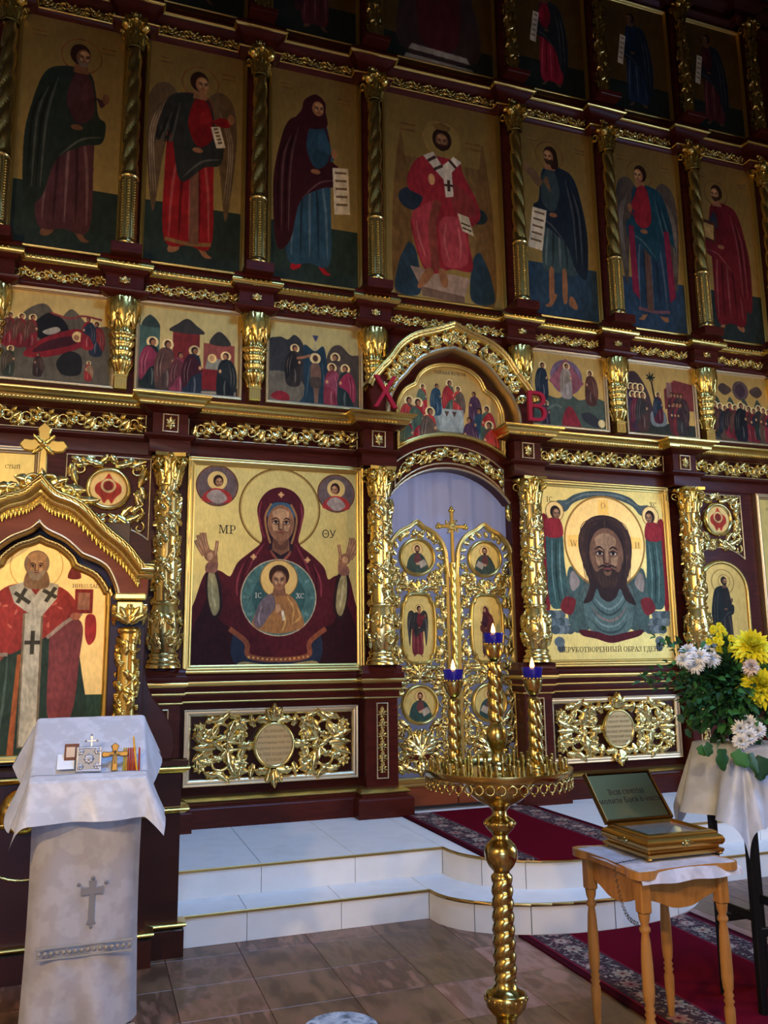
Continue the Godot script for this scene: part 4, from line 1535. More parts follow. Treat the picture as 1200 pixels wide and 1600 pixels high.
# a standing or seated saint: x at the body's axis, y at the crown, H overall height, d = facing (+1 right)
func saint(c: Cv, x: float, y: float, H: float, d: float, robe: int, cloak: int, o := {}) -> void:
	var m := func(f: Array) -> Array:
		var r := []
		for k in range(0, f.size(), 2):
			r.append(x + f[k] * H * d); r.append(y + f[k + 1] * H)
		return r
	var light := func(h: int, f: float) -> Color: return col(h).lerp(Color(1, 0.93, 0.82), f)
	var dark := func(h: int, f: float) -> Color: return col(h).lerp(Color(0.04, 0.02, 0.02), f)
	var hx: float = x + o.get("hx", 0.035) * H * d
	var hy := y + 0.07 * H
	if not o.has("nohalo"):
		if o.has("halo"): c.ell(hx, hy, 0.088 * H, 0.088 * H, col(o.halo), 0.8)
		c.ring(hx, hy, 0.088 * H, 0.006 * H, col(0x6a3c1e))
	if o.has("wings"):
		for s in [-1.0, 1.0]:
			c.blob(m.call([s * 0.07, 0.17, s * 0.13, 0.10, s * 0.2, 0.16, s * 0.22, 0.35, s * 0.2, 0.62, s * 0.17, 0.8, s * 0.14, 0.55, s * 0.11, 0.35]), col(o.wings))
			for k in 3: c.line(m.call([s * (0.13 + 0.02 * k), 0.2 + 0.03 * k, s * (0.18 + 0.01 * k), 0.4, s * (0.16 + 0.012 * k), 0.7]), 0.006 * H, light.call(o.wings, 0.3), 0.0, true)
	# feet
	var sk: int = o.get("skin", SKIN)
	var fc: int = o.get("shoes", sk)
	c.blob(m.call([-0.075, 0.93, -0.05, 0.93, -0.045, 0.975, -0.08, 1.0, -0.1, 0.985]), col(fc))
	c.blob(m.call([0.03, 0.93, 0.06, 0.93, 0.085, 0.98, 0.11, 1.0, 0.07, 1.0]), col(fc))
	# tunic
	var hem: float = o.get("hem", 0.94)
	c.blob(m.call([-0.07, 0.15, -0.11, 0.3, -0.125, 0.6, -0.115, hem, 0.0, hem + 0.012, 0.105, hem, 0.11, 0.6, 0.105, 0.3, 0.075, 0.15]), col(robe))
	for k in 5:
		var fx := -0.085 + 0.042 * k
		c.line(m.call([fx * 0.6, 0.4, fx, 0.65, fx * 1.12, hem - 0.02]), 0.013 * H, light.call(robe, 0.18) if k % 2 == 0 else dark.call(robe, 0.35), 0.0, true)
	if o.has("trim"): c.line(m.call([-0.112, hem - 0.008, 0.0, hem + 0.004, 0.104, hem - 0.008]), 0.02 * H, col(o.trim))
	if o.has("band"): c.pg(m.call([-0.005, 0.2, 0.03, 0.2, 0.045, hem, 0.0, hem]), col(o.band))
	# cloak
	if cloak >= 0:
		var lo: float = o.get("clow", 0.85)
		c.blob(m.call([-0.05, 0.14, -0.12, 0.19, -0.165, 0.35, -0.19, 0.55, -0.17, lo, -0.1, lo - 0.04, -0.05, 0.62, 0.06, 0.53, 0.14, 0.5, 0.155, 0.4, 0.12, 0.36, 0.1, 0.22, 0.06, 0.145]), col(cloak))
		c.blob(m.call([0.02, 0.15, -0.02, 0.3, 0.03, 0.42, 0.1, 0.36, 0.085, 0.2]), dark.call(robe, 0.15))
		for k in 4:
			c.line(m.call([-0.06 - 0.02 * k, 0.2 + 0.03 * k, -0.1 - 0.02 * k, 0.42, -0.11 - 0.018 * k, lo - 0.08]), 0.011 * H, light.call(cloak, 0.16) if k % 2 == 0 else dark.call(cloak, 0.4), 0.0, true)
		c.line(m.call([-0.04, 0.6, 0.05, 0.5, 0.14, 0.47]), 0.01 * H, light.call(cloak, 0.2), 0.0, true)
	# arms and hands
	var hand: Array = o.get("hand", [0.13, 0.32])
	c.blob(m.call([0.06, 0.2, 0.11, 0.28, hand[0] - 0.02, hand[1] + 0.05, hand[0], hand[1] + 0.02, hand[0] - 0.05, hand[1] - 0.0, 0.04, 0.3]), col(o.get("sleeve", robe)))
	c.ell(x + hand[0] * H * d, y + hand[1] * H, 0.016 * H, 0.028 * H, col(sk))
	c.ell(x + 0.03 * H * d, y + 0.44 * H, 0.026 * H, 0.014 * H, col(sk))
	# head
	var hc: int = o.get("hair", HAIR)
	if o.has("veil"):
		c.blob(m.call([0.03, -0.005, -0.03, 0.04, -0.045, 0.1, -0.08, 0.17, 0.0, 0.2, 0.09, 0.17, 0.085, 0.09, 0.08, 0.03]), col(o.veil))
	else:
		c.pg(m.call([0.01, 0.1, 0.06, 0.1, 0.07, 0.16, 0.0, 0.16]), col(sk))
		c.ell(hx - 0.006 * H * d, hy - 0.008 * H, 0.045 * H, 0.055 * H, col(hc))
		if o.has("long"): c.blob(m.call([-0.01, 0.06, -0.02, 0.13, 0.02, 0.15, 0.03, 0.1]), col(hc))
	face(c, hx + 0.008 * H * d, hy + 0.006 * H, 0.043 * H, sk, o.get("lit", SKIN2), o.get("beard", -1), 0.12 * d)
	# attributes
	if o.has("book"):
		c.pg(m.call([0.06, 0.28, 0.17, 0.26, 0.18, 0.4, 0.07, 0.42]), col(o.book))
		c.pg(m.call([0.075, 0.3, 0.155, 0.285, 0.163, 0.385, 0.083, 0.4]), col(0xb08a50))
	if o.has("scroll"):
		var s: Array = o.scroll
		c.pg(m.call([s[0], s[1], s[0] + s[2], s[1] - 0.01, s[0] + s[2] + s[4], s[1] + s[3], s[0] + s[4], s[1] + s[3] + 0.012]), col(0xcdbfa2))
		for k in 5:
			var t := (k + 0.6) / 5.6
			c.line(m.call([s[0] + s[4] * t + 0.012, s[1] + s[3] * t, s[0] + s[4] * t + s[2] - 0.012, s[1] + s[3] * t - 0.008]), 0.012 * H, col(0x6a553c))

func small_saint(c: Cv, x: float, y: float, H: float, d: float, robe: int, cloak: int, halo := true) -> void:
	if halo:
		c.ell(x + 0.02 * H * d, y + 0.09 * H, 0.11 * H, 0.11 * H, col(0xdcc07e))
	c.blob([x - 0.12 * H, y + 0.2 * H, x - 0.2 * H, y + 0.55 * H, x - 0.17 * H, y + 0.97 * H, x + 0.13 * H, y + 0.98 * H, x + 0.16 * H, y + 0.55 * H, x + 0.1 * H, y + 0.19 * H], col(robe))
	c.blob([x - d * 0.05 * H, y + 0.17 * H, x - d * 0.17 * H, y + 0.3 * H, x - d * 0.22 * H, y + 0.6 * H, x - d * 0.17 * H, y + 0.85 * H, x - d * 0.02 * H, y + 0.6 * H, x + d * 0.17 * H, y + 0.48 * H, x + d * 0.1 * H, y + 0.3 * H], col(cloak))
	c.line([x + d * 0.02 * H, y + 0.6 * H, x + d * 0.04 * H, y + 0.75 * H, x + d * 0.03 * H, y + 0.93 * H], 0.035 * H, col(robe).lerp(Color(0.9, 0.85, 0.75), 0.3), 0.0, true)
	for k in 3: c.line([x - d * (0.04 + 0.04 * k) * H, y + (0.24 + 0.04 * k) * H, x - d * (0.1 + 0.03 * k) * H, y + 0.5 * H, x - d * (0.09 + 0.03 * k) * H, y + 0.74 * H], 0.018 * H, col(cloak).lerp(Color(0.95, 0.85, 0.7) if k != 1 else Color(0.03, 0.02, 0.02), 0.3), 0.0, true)
	c.line([x - d * 0.03 * H, y + 0.66 * H, x - d * 0.05 * H, y + 0.8 * H, x - d * 0.04 * H, y + 0.94 * H], 0.022 * H, col(robe).lerp(Color(0.03, 0.02, 0.02), 0.4), 0.0, true)
	c.ell(x + d * 0.13 * H, y + 0.42 * H, 0.03 * H, 0.04 * H, col(SKIN2))
	c.ell(x + 0.02 * H * d, y + 0.085 * H, 0.062 * H, 0.075 * H, col(HAIR))
	c.ell(x + 0.035 * H * d, y + 0.1 * H, 0.045 * H, 0.058 * H, col(SKIN))

func icon(called: String, label: String, cx: float, cy: float, w: float, h: float, mat: Material, fw: float, group := "", z := 0.0, frame: Material = null) -> Node3D:
	# w, h: the painted field inside the frame
	var t := thing(called, label, "icon", Vector3(cx, cy - h / 2, z), 0.0, group)
	var b := B.new()
	b.bx(-w / 2 - fw * 0.5, w / 2 + fw * 0.5, -fw * 0.5, h + fw * 0.5, 0.001, 0.02, 0.001)
	part(b, "board", M.wood_dark, t)
	var r := Rect2(-w / 2 - 0.004, -0.004, w + 0.008, h + 0.008)
	painted(PackedVector2Array([r.position, Vector2(r.end.x, r.position.y), r.end, Vector2(r.position.x, r.end.y)]), r, 0.02, 0.026, "painting", mat, t)
	b = B.new()
	b.mold(rect_path(-w / 2, w / 2, 0, h), V([[0.0, 0.026, 0.0, 0.032, fw * 0.22, 0.036], [fw * 0.22, 0.036, fw * 0.34, 0.048, fw * 0.5, 0.052, fw * 0.66, 0.048], [fw * 0.66, 0.048, fw * 0.8, 0.054, fw * 0.95, 0.05, fw, 0.04, fw, 0.0]]), true, true)
	part(b, "frame", frame if frame else M.gold_flat, t)
	return t

func build_doors() -> void:
	for s in [-1.0, 1.0]:
		var nm := "left" if s < 0 else "right"
		var t := thing("royal_door_leaf", "openwork gilded royal door leaf, the %s one of the pair, with three painted icons" % nm, "door", Vector3(0.012, 0.0, -0.05), 0.0, "royal doors")
		var mx := func(p: Vector3) -> Vector3: return Vector3(p.x * s, p.y, p.z)
		var add := func(q: B, called: String, mat: Material):
			var b := B.new()
			b.add(q, mx)
			return part(b, called, mat, t)
		# bars and rails
		var q := B.new()
		q.bx(0.03, 0.062, 0.53, 2.13, -0.02, 0.03, 0.006)
		q.bx(0.528, 0.56, 0.53, 2.13, -0.02, 0.03, 0.006)
		add.call(q, "stile", M.gold_flat)
		q = B.new()
		q.bx(0.03, 0.56, 0.505, 0.545, -0.02, 0.035, 0.008)
		q.bx(0.03, 0.56, 0.475, 0.5, -0.02, 0.03, 0.006)
		add.call(q, "bottom_rail", M.gold_flat)
		q = B.new()
		q.bx(0.004, 0.56, 0.33, 0.474, -0.02, 0.02, 0.004)
		add.call(q, "kick_board", M.wood_warm)
		# ogee head moulding
		q = B.new()
		var hd := PackedVector2Array([Vector2(0.046, 2.10)])
		for k in 41:
			var a := PI * 1.0 - PI * k / 40.0
			hd.append(Vector2(0.302, 2.262) + Vector2(cos(a) * 0.243, sin(a) * 0.243 + 0.04 * pow(sin(a), 70)))
		hd.append(Vector2(0.558, 2.10))
		q.mold(hd, V([[-0.016, -0.01, -0.014, 0.02, -0.004, 0.03], [-0.004, 0.03, 0.008, 0.022, 0.018, 0.034, 0.026, 0.02, 0.024, -0.01]]), true)
		add.call(q, "head_moulding", M.gold_flat)
		# openwork carving
		q = B.new()
		var cx := 0.302
		for k in 14:
			var a := PI * 1.18 - PI * 1.36 * k / 13.0
			var e := Vector2(cx, 2.262) + Vector2.from_angle(a) * 0.182
			q.leaf(e, a + 0.5, 0.06, 0.02, 0.022, 0.5)
			if k % 2 == 0: q.rosette(Vector2(cx, 2.262) + Vector2.from_angle(a) * 0.2, 0.02, 6, 0.022)
		for u in [-1.0, 1.0]:
			var X := func(f: float) -> float: return cx + u * f
			# vertical leaf run along the stiles
			for k in 17:
				var y := 0.62 + k * 0.088
				q.leaf(Vector2(X.call(0.222), y), PI / 2 + u * 0.5 * (1.0 if k % 2 == 0 else -0.6), 0.10, 0.022, 0.026, u * (-0.7 if k % 2 == 0 else 0.5))
				q.curl(Vector2(X.call(0.198), y + 0.03), 0.03, PI / 2 + u * 1.2, -u * 4.6 * (1.0 if k % 2 == 0 else -1.0), 0.008, 0.02)
			for g in [[0.13, 2.03, 0.062, 1.0], [0.15, 1.40, 0.06, -1.0], [0.13, 1.32, 0.05, 1.0], [0.155, 1.99, 0.045, -1.0], [0.14, 0.86, 0.075, 1.0], [0.16, 0.70, 0.06, -1.0], [0.07, 0.63, 0.05, 1.0], [0.17, 1.24, 0.04, 1.0], [0.17, 0.95, 0.04, -1.0], [0.17, 2.09, 0.04, 1.0]]:
				q.curl(Vector2(X.call(g[0]), g[1]), g[2], PI / 2 - u * g[3] * 1.6, u * g[3] * 5.2, 0.012, 0.026)
			for l in [[0.03, 2.0, 0.3, 0.14, -0.6], [0.09, 2.06, 0.9, 0.1, 0.7], [0.05, 1.38, -0.3, 0.14, 0.7], [0.1, 1.3, -0.9, 0.1, 0.5], [0.06, 1.29, 0.2, 0.13, -0.5], [0.1, 0.93, 0.3, 0.1, 0.6], [0.05, 0.75, 0.7, 0.13, -0.5], [0.06, 0.6, 0.2, 0.14, 0.7], [0.14, 0.58, 0.9, 0.1, -0.5], [0.17, 1.85, 1.4, 0.1, 0.3], [0.17, 1.55, -1.4, 0.1, -0.3], [0.17, 1.68, 1.5, 0.1, 0.4]]:
				var an: float = l[2] if u > 0 else PI - l[2]
				q.leaf(Vector2(X.call(l[0]), l[1]), an, l[3], 0.028, 0.032, l[4] * u)
		q.fan(Vector2(cx, 1.965), PI / 2, 0.12, 7, 1.35, 0.03)
		q.fan(Vector2(cx, 1.30), PI / 2, 0.13, 7, 1.3, 0.032)
		q.fan(Vector2(cx, 0.69), PI / 2, 0.22, 9, 1.25, 0.036)
		q.rosette(Vector2(cx, 0.665), 0.04, 8, 0.03)
		q.leaf(Vector2(cx, 0.665), -PI / 2, 0.12, 0.035, 0.03)
		var free := func(p: Vector2) -> bool:
			if p.distance_to(Vector2(cx, 2.262)) < 0.165 or p.distance_to(Vector2(cx, 1.093)) < 0.165: return false
			if pow(absf(p.x - cx) / 0.16, 3.0) + pow(absf(p.y - 1.688) / 0.29, 3.0) < 1.0: return false
			return p.y < 2.14 or p.distance_to(Vector2(cx, 2.262)) < 0.235
		q.foliage(Rect2(0.066, 0.555, 0.472, 1.95), 0.058, cx, free, 0.085, 0.021, 0.028, 3 if s < 0 else 4)
		add.call(q, "openwork_carving", M.gold_leaf)
		# icons set in the leaf
		for g in [[2.262, 0.0], [1.688, 1.0], [1.093, 2.0]]:
			var oc := Vector2(cx, g[0])
			var out := PackedVector2Array()
			if g[1] == 1.0:
				for k in 64:
					var a := -TAU * k / 64.0
					var cc := cos(a)
					var ss := sin(a)
					var f := Vector2(signf(cc) * pow(absf(cc), 0.45) * 0.13, signf(ss) * pow(absf(ss), 0.75) * 0.262)
					f *= 1.0 - 0.07 * exp(-pow((absf(absf(ss)) - 0.80) / 0.05, 2))
					out.append(f)
			else:
				for k in 40: out.append(Vector2.from_angle(-TAU * k / 40.0) * 0.133)
			var cv := Cv.new(150, 150 if g[1] != 1.0 else 300)
			cv.fill(col(GOLD), 0.85)
			var dk: int = [0x3e4a3a, 0x5a2028, 0x2f463c][int(g[1])]
			if g[1] == 1.0:
				if s < 0:
					saint(cv, 0.47, 0.32, 1.5, 1.0, 0x6e2a2a, 0x2e2a26, {"wings": 0x34302a, "hand": [0.16, 0.2], "clow": 0.5})
				else:
					saint(cv, 0.5, 0.34, 1.5, -1.0, 0x46222a, 0x5c2a26, {"veil": 0x4e2024, "shoes": 0x8a2a2a, "clow": 0.8})
			else:
				cv.ell(0.5, 0.27, 0.17, 0.17, col(0xe3c078), 0.8)
				cv.ring(0.5, 0.27, 0.17, 0.012, col(0x7a4a22))
				cv.blob([0.42, 0.38, 0.25, 0.5, 0.16, 0.75, 0.2, 0.95, 0.8, 0.95, 0.84, 0.75, 0.72, 0.5, 0.58, 0.38], col(dk))
				cv.blob([0.45, 0.4, 0.38, 0.6, 0.5, 0.72, 0.62, 0.6, 0.56, 0.4], col(0x6a3c34))
				cv.pg([0.52, 0.66, 0.72, 0.56, 0.82, 0.72, 0.6, 0.84] if s < 0 else [0.48, 0.66, 0.28, 0.56, 0.18, 0.72, 0.4, 0.84], col(0xa8967a))
				cv.ell(0.5, 0.7, 0.06, 0.035, col(SKIN2))
				cv.ell(0.5, 0.25, 0.085, 0.11, col(HAIR))
				face(cv, 0.5, 0.275, 0.09, SKIN, SKIN2, 0x3a261a)
			var rr := Rect2(-0.135, -0.135, 0.27, 0.27) if g[1] != 1.0 else Rect2(-0.135, -0.27, 0.27, 0.54)
			var pn := painted(out, rr, -0.01, 0.012, "icon_panel", cv.mat(), t)
			pn.position = Vector3(s * oc.x, oc.y, 0)
			var fb := B.new()
			fb.mold(out, V([[-0.004, 0.01, 0.0, 0.024, 0.01, 0.03], [0.01, 0.03, 0.022, 0.026, 0.026, 0.01, 0.026, -0.01]]), true, true, true)
			part(fb, "icon_frame", M.gold_flat, pn)
		if s < 0:
			# twisted astragal and cross at the meeting stile
			var a := B.new()
			var p := PackedVector3Array()
			for i in 81:
				var y := 0.5 + 1.72 * i / 80.0
				for j in 17:
					var th := TAU * j / 16
					var r0 := 0.028 * (0.82 + 0.2 * absf(sin(1.0 * (th + y * 30.0))))
					p.append(Vector3(r0 * sin(th), y, 0.03 + r0 * cos(th)))
			a.grid(p, 81, 17)
			part(a, "astragal", M.gold, t)
			a = B.new()
			a.bx(-0.014, 0.014, 2.22, 2.66, 0.02, 0.045, 0.005)
			a.bx(-0.12, 0.12, 2.505, 2.535, 0.02, 0.046, 0.005)
			for e in [Vector2(0, 2.66), Vector2(-0.12, 2.52), Vector2(0.12, 2.52)]:
				for k in 3:
					var dd := Vector2.from_angle(TAU * k / 3.0 + PI / 2) * 0.014
					a.ball(Vector3(e.x + dd.x, e.y + dd.y, 0.033), 0.017, 1.0, 8, 5)
			for k in 4:
				a.curl(Vector2(0, 2.52) + Vector2.from_angle(PI / 4 + PI / 2 * k) * 0.045, 0.022, PI / 4 + PI / 2 * k, 4.5, 0.008, 0.015, 0.03)
			a.rosette(Vector2(0, 2.52), 0.035, 8, 0.016, 0.04)
			part(a, "cross", M.gold, t)

func halo_text(t: Node3D, s: String, size: float, x: float, y: float) -> void:
	lettering(s, size, M.ink, t, Vector3(x, y, 0.0262))

func build_icons() -> void:
	var W := 1.25
	var H := 1.475
	var cyl := 2.162
	# ---- Mother of God with raised hands ----
	var c := Cv.new(640, 756)
	c.fill(col(GOLD), 1.0)
	c.ring(0.514, 0.245, 0.247, 0.010, col(0x7a5a28), 0.6)
	c.ring(0.514, 0.245, 0.238, 0.003, col(0x9a7430), 0.6)
	for a in [[0.132, 0.122, 0.122], [0.868, 0.132, 0.118]]:
		c.ell(a[0], a[1], a[2], a[2], col(0x7c5a4a))
		c.ell(a[0], a[1], a[2] * 0.94, a[2] * 0.94, col(0x64524a))
		c.ring(a[0], a[1], a[2], 0.008, col(0x5e3a24))
		c.ell(a[0], a[1] - 0.03, 0.058, 0.058, col(0xdab86c), 0.7)
		var dd := 1.0 if a[0] < 0.5 else -1.0
		c.blob([a[0] - 0.03, a[1] + 0.02, a[0] - 0.08, a[1] + 0.06, a[0] - 0.075, a[1] + 0.1, a[0] + 0.075, a[1] + 0.1, a[0] + 0.08, a[1] + 0.05, a[0] + 0.03, a[1] + 0.02], col(0xa5342c))
		c.blob([a[0] - 0.03, a[1] + 0.03, a[0] - 0.06, a[1] + 0.07, a[0], a[1] + 0.11, a[0] + 0.06, a[1] + 0.08, a[0] + 0.02, a[1] + 0.03], col(0xa08c78))
		c.ell(a[0] + 0.006 * dd, a[1] - 0.03, 0.03, 0.036, col(HAIR))
		face(c, a[0] + 0.01 * dd, a[1] - 0.022, 0.028, SKIN, SKIN2, -1, 0.12 * dd)
	# maphorion
	c.blob([0.519, 0.112, 0.43, 0.145, 0.375, 0.24, 0.39, 0.36, 0.402, 0.45, 0.33, 0.52, 0.262, 0.58, 0.225, 0.655, 0.205, 0.66, 0.15, 0.63, 0.075, 0.645, 0.02, 0.8, -0.02, 0.95, -0.02, 1.3, 1.02, 1.3, 1.02, 0.95, 0.985, 0.8, 0.94, 0.64, 0.86, 0.65, 0.815, 0.67, 0.79, 0.6, 0.72, 0.53, 0.632, 0.455, 0.645, 0.36, 0.663, 0.24, 0.61, 0.145], col(0x4c161a))
	c.blob([0.0, 1.0, 0.06, 0.86, 0.1, 0.78, 0.17, 0.93, 0.24, 0.98, 0.28, 1.19, -0.02, 1.19], col(0x2c1013))
	c.blob([1.0, 1.0, 0.95, 0.86, 0.91, 0.78, 0.85, 0.93, 0.78, 0.98, 0.73, 1.19, 1.02, 1.19], col(0x2c1013))
	for f in [[0.3, 0.58, 0.26, 0.7, 0.27, 0.9], [0.72, 0.58, 0.77, 0.7, 0.76, 0.9], [0.42, 0.46, 0.36, 0.55, 0.31, 0.66], [0.61, 0.46, 0.66, 0.55, 0.71, 0.66], [0.4, 0.2, 0.385, 0.3, 0.42, 0.43], [0.64, 0.2, 0.65, 0.3, 0.62, 0.43]]:
		c.line(f, 0.012, col(0x7d3034), 0.0, true)
	for f in [[0.33, 0.55, 0.29, 0.66, 0.3, 0.85], [0.7, 0.55, 0.74, 0.66, 0.73, 0.85], [0.1, 0.82, 0.13, 0.98, 0.12, 1.15], [0.9, 0.82, 0.88, 0.98, 0.89, 1.15], [0.2, 0.95, 0.22, 1.05, 0.21, 1.17]]:
		c.line(f, 0.01, col(0x320d12), 0.0, true)
	# gold-trimmed lower hem over a dark gown
	c.blob([0.25, 0.99, 0.4, 1.02, 0.5, 1.03, 0.62, 1.02, 0.76, 0.99, 0.73, 1.19, 0.28, 1.19], col(0x262b36))
	c.blob([0.25, 0.78, 0.22, 0.97, 0.32, 1.05, 0.34, 1.13, 0.52, 1.155, 0.69, 1.13, 0.7, 1.05, 0.8, 0.97, 0.78, 0.78], col(0x4e171b))
	c.line([0.22, 0.97, 0.32, 1.05, 0.34, 1.13, 0.52, 1.152, 0.69, 1.13, 0.7, 1.05, 0.8, 0.97], 0.03, col(0x8c4a2c))
	for k in 14: c.ell(0.335 + 0.0272 * k, 1.135 + 0.016 * sin(PI * k / 13.0), 0.007, 0.007, col(0xc89a54), 0.6)
	c.blob([0.3, 1.16, 0.5, 1.185, 0.72, 1.16, 0.72, 1.2, 0.3, 1.2], col(0x9a8450))
	# sleeves and hands
	for s in [-1.0, 1.0]:
		var mm := func(f: Array) -> Array:
			var r := []
			for k in range(0, f.size(), 2):
				r.append(0.512 + s * f[k]); r.append(f[k + 1])
			return r
		c.blob(mm.call([0.4, 0.6, 0.43, 0.6, 0.435, 0.75, 0.4, 0.9, 0.365, 0.91, 0.335, 0.85, 0.345, 0.72, 0.37, 0.63]), col(0x2c1a18))
		c.blob(mm.call([0.385, 0.65, 0.42, 0.65, 0.42, 0.78, 0.395, 0.88, 0.37, 0.89, 0.352, 0.84, 0.36, 0.74]), col(0x9b8a58))
		c.line(mm.call([0.4, 0.68, 0.39, 0.78, 0.37, 0.86]), 0.014, col(0xb7a670), 0.0, true)
		c.blob(mm.call([0.37, 0.57, 0.43, 0.59, 0.435, 0.64, 0.375, 0.64]), col(0x8a5a44))
		# open palm
		c.blob(mm.call([0.375, 0.59, 0.37, 0.54, 0.385, 0.52, 0.44, 0.5, 0.455, 0.53, 0.43, 0.575]), col(SKIN))
		for g in [[0.385, 0.55, 0.378, 0.5, 0.372, 0.455], [0.445, 0.53, 0.465, 0.48, 0.488, 0.425], [0.435, 0.52, 0.452, 0.465, 0.468, 0.41], [0.424, 0.515, 0.44, 0.46, 0.449, 0.41], [0.45, 0.545, 0.478, 0.5, 0.5, 0.455]]:
			c.line(mm.call(g), 0.02, col(SKIN), 0.0, false)
			c.line(mm.call(g), 0.007, col(SKIN2), 0.0, true)
		c.ell(0.512 + s * 0.412, 0.548, 0.018, 0.022, col(SKIN2))
	# veil lining, cap and face
	c.blob([0.52, 0.2, 0.455, 0.215, 0.42, 0.29, 0.425, 0.36, 0.445, 0.43, 0.46, 0.52, 0.52, 0.56, 0.585, 0.52, 0.6, 0.43, 0.615, 0.36, 0.62, 0.29, 0.585, 0.215], col(0x2a1a1e))
	c.blob([0.46, 0.5, 0.52, 0.56, 0.58, 0.5, 0.575, 0.53, 0.52, 0.575, 0.465, 0.53], col(0x8a4a34))
	c.blob([0.52, 0.205, 0.46, 0.222, 0.432, 0.3, 0.47, 0.26, 0.52, 0.245, 0.57, 0.26, 0.608, 0.3, 0.58, 0.222], col(0x3d5560))
	c.pg([0.475, 0.4, 0.565, 0.4, 0.575, 0.5, 0.52, 0.53, 0.465, 0.5], col(0x7d5236))
	c.blob([0.475, 0.42, 0.52, 0.47, 0.565, 0.42, 0.56, 0.48, 0.52, 0.5, 0.48, 0.48], col(0x5e3a28))
	face(c, 0.52, 0.333, 0.112, 0x8d5f3e, 0xbb8c5e)
	c.line([0.46, 0.215, 0.425, 0.29, 0.43, 0.37, 0.455, 0.46], 0.012, col(0x9a6a3a))
	c.line([0.58, 0.215, 0.615, 0.29, 0.61, 0.37, 0.585, 0.46], 0.012, col(0x9a6a3a))
	for q in [[0.519, 0.158], [0.355, 0.545], [0.685, 0.555]]:
		for k in 4: c.ell(q[0] + 0.011 * cos(PI / 2 * k), q[1] + 0.011 * sin(PI / 2 * k), 0.008, 0.008, col(0xc08a5a), 0.4)
		c.ell(q[0], q[1], 0.009, 0.009, col(0xd8a868), 0.5)
	# medallion with the Child
	c.ell(0.511, 0.785, 0.231, 0.231, col(0xb9a278))
	c.ell(0.511, 0.785, 0.224, 0.224, col(0x49695c))
	c.ell(0.511, 0.785, 0.16, 0.16, col(0x35544c))
	for k in 12: c.ell(0.511 + 0.2 * cos(TAU * k / 12), 0.785 + 0.2 * sin(TAU * k / 12), 0.02, 0.01, col(0x5d7c6c), 0.0, TAU * k / 12)
	c.ell(0.511, 0.675, 0.113, 0.113, col(0xdcb86c), 0.9)
	c.ring(0.511, 0.675, 0.113, 0.006, col(0x8a6430))
	c.blob([0.49, 0.75, 0.42, 0.79, 0.37, 0.88, 0.355, 0.95, 0.42, 0.985, 0.511, 1.0, 0.6, 0.985, 0.665, 0.95, 0.64, 0.86, 0.6, 0.79, 0.535, 0.75], col(0x9a6838))
	c.blob([0.47, 0.765, 0.4, 0.81, 0.36, 0.93, 0.4, 0.965, 0.45, 0.9, 0.49, 0.84], col(0x6b5a58))
	for f in [[0.56, 0.78, 0.6, 0.85, 0.59, 0.95], [0.52, 0.85, 0.55, 0.92, 0.53, 0.99], [0.62, 0.84, 0.64, 0.9, 0.6, 0.94]]:
		c.line(f, 0.012, col(0xc4914c), 0.0, true)
	c.line([0.41, 0.83, 0.39, 0.9, 0.4, 0.95], 0.01, col(0x8a7a76), 0.0, true)
	c.ell(0.505, 0.85, 0.014, 0.028, col(SKIN2)); c.ell(0.53, 0.88, 0.024, 0.016, col(SKIN))
	c.pg([0.525, 0.865, 0.54, 0.86, 0.55, 0.92, 0.535, 0.925], col(0xd6c69a))
	c.pg([0.48, 0.72, 0.545, 0.72, 0.555, 0.775, 0.47, 0.775], col(0x7d5236))
	c.ell(0.511, 0.655, 0.062, 0.066, col(0x3a2217))
	face(c, 0.511, 0.682, 0.058, 0x8d5f3e, 0xbb8c5e)
	c.grain(2, 0.3)
	var ic := icon("large_icon", "large icon of a veiled woman in maroon with raised hands and child medallion", -1.453, cyl, W, H, c.mat(), 0.062)
	halo_text(ic, "МР", 0.085, -W / 2 + 0.193 * W, H - 0.385 * W)
	halo_text(ic, "ѲУ", 0.085, -W / 2 + 0.822 * W, H - 0.39 * W)
	for q in [["ІС", 0.385], ["ХС", 0.64]]:
		lettering(q[0], 0.05, paint(col(0xcfc6a8)), ic, Vector3(-W / 2 + q[1] * W, H - 0.775 * W, 0.0262))
	# ---- the Face on a cloth held by angels ----
	c = Cv.new(640, 756)
	c.fill(col(GOLD), 1.0)
	c.blob([0.13, 0.1, 0.2, 0.09, 0.27, 0.05, 0.38, 0.02, 0.5, 0.012, 0.62, 0.02, 0.73, 0.05, 0.8, 0.1, 0.88, 0.1, 0.86, 0.17, 0.8, 0.17, 0.72, 0.1, 0.5, 0.05, 0.28, 0.1, 0.2, 0.17, 0.14, 0.16], col(0x4e5a52))
	c.line([0.2, 0.12, 0.34, 0.05, 0.5, 0.035, 0.66, 0.05, 0.8, 0.12], 0.014, col(0x6f7c70), 0.0, true)
	for s in [-1.0, 1.0]:   # angels
		var mm := func(f: Array) -> Array:
			var r := []
			for k in range(0, f.size(), 2):
				r.append(0.5 + s * f[k]); r.append(f[k + 1])
			return r
		c.ell(0.5 + s * 0.39, 0.175, 0.07, 0.07, col(0xe3c078), 0.8)
		c.ring(0.5 + s * 0.39, 0.175, 0.07, 0.006, col(0x8a6430))
		c.blob(mm.call([0.44, 0.25, 0.49, 0.2, 0.51, 0.4, 0.5, 0.8, 0.46, 0.84, 0.45, 0.5]), col(0x8a1e22))
		c.blob(mm.call([0.4, 0.22, 0.46, 0.28, 0.47, 0.5, 0.46, 0.8, 0.38, 0.84, 0.3, 0.8, 0.33, 0.55, 0.34, 0.3]), col(0x3d5a50))
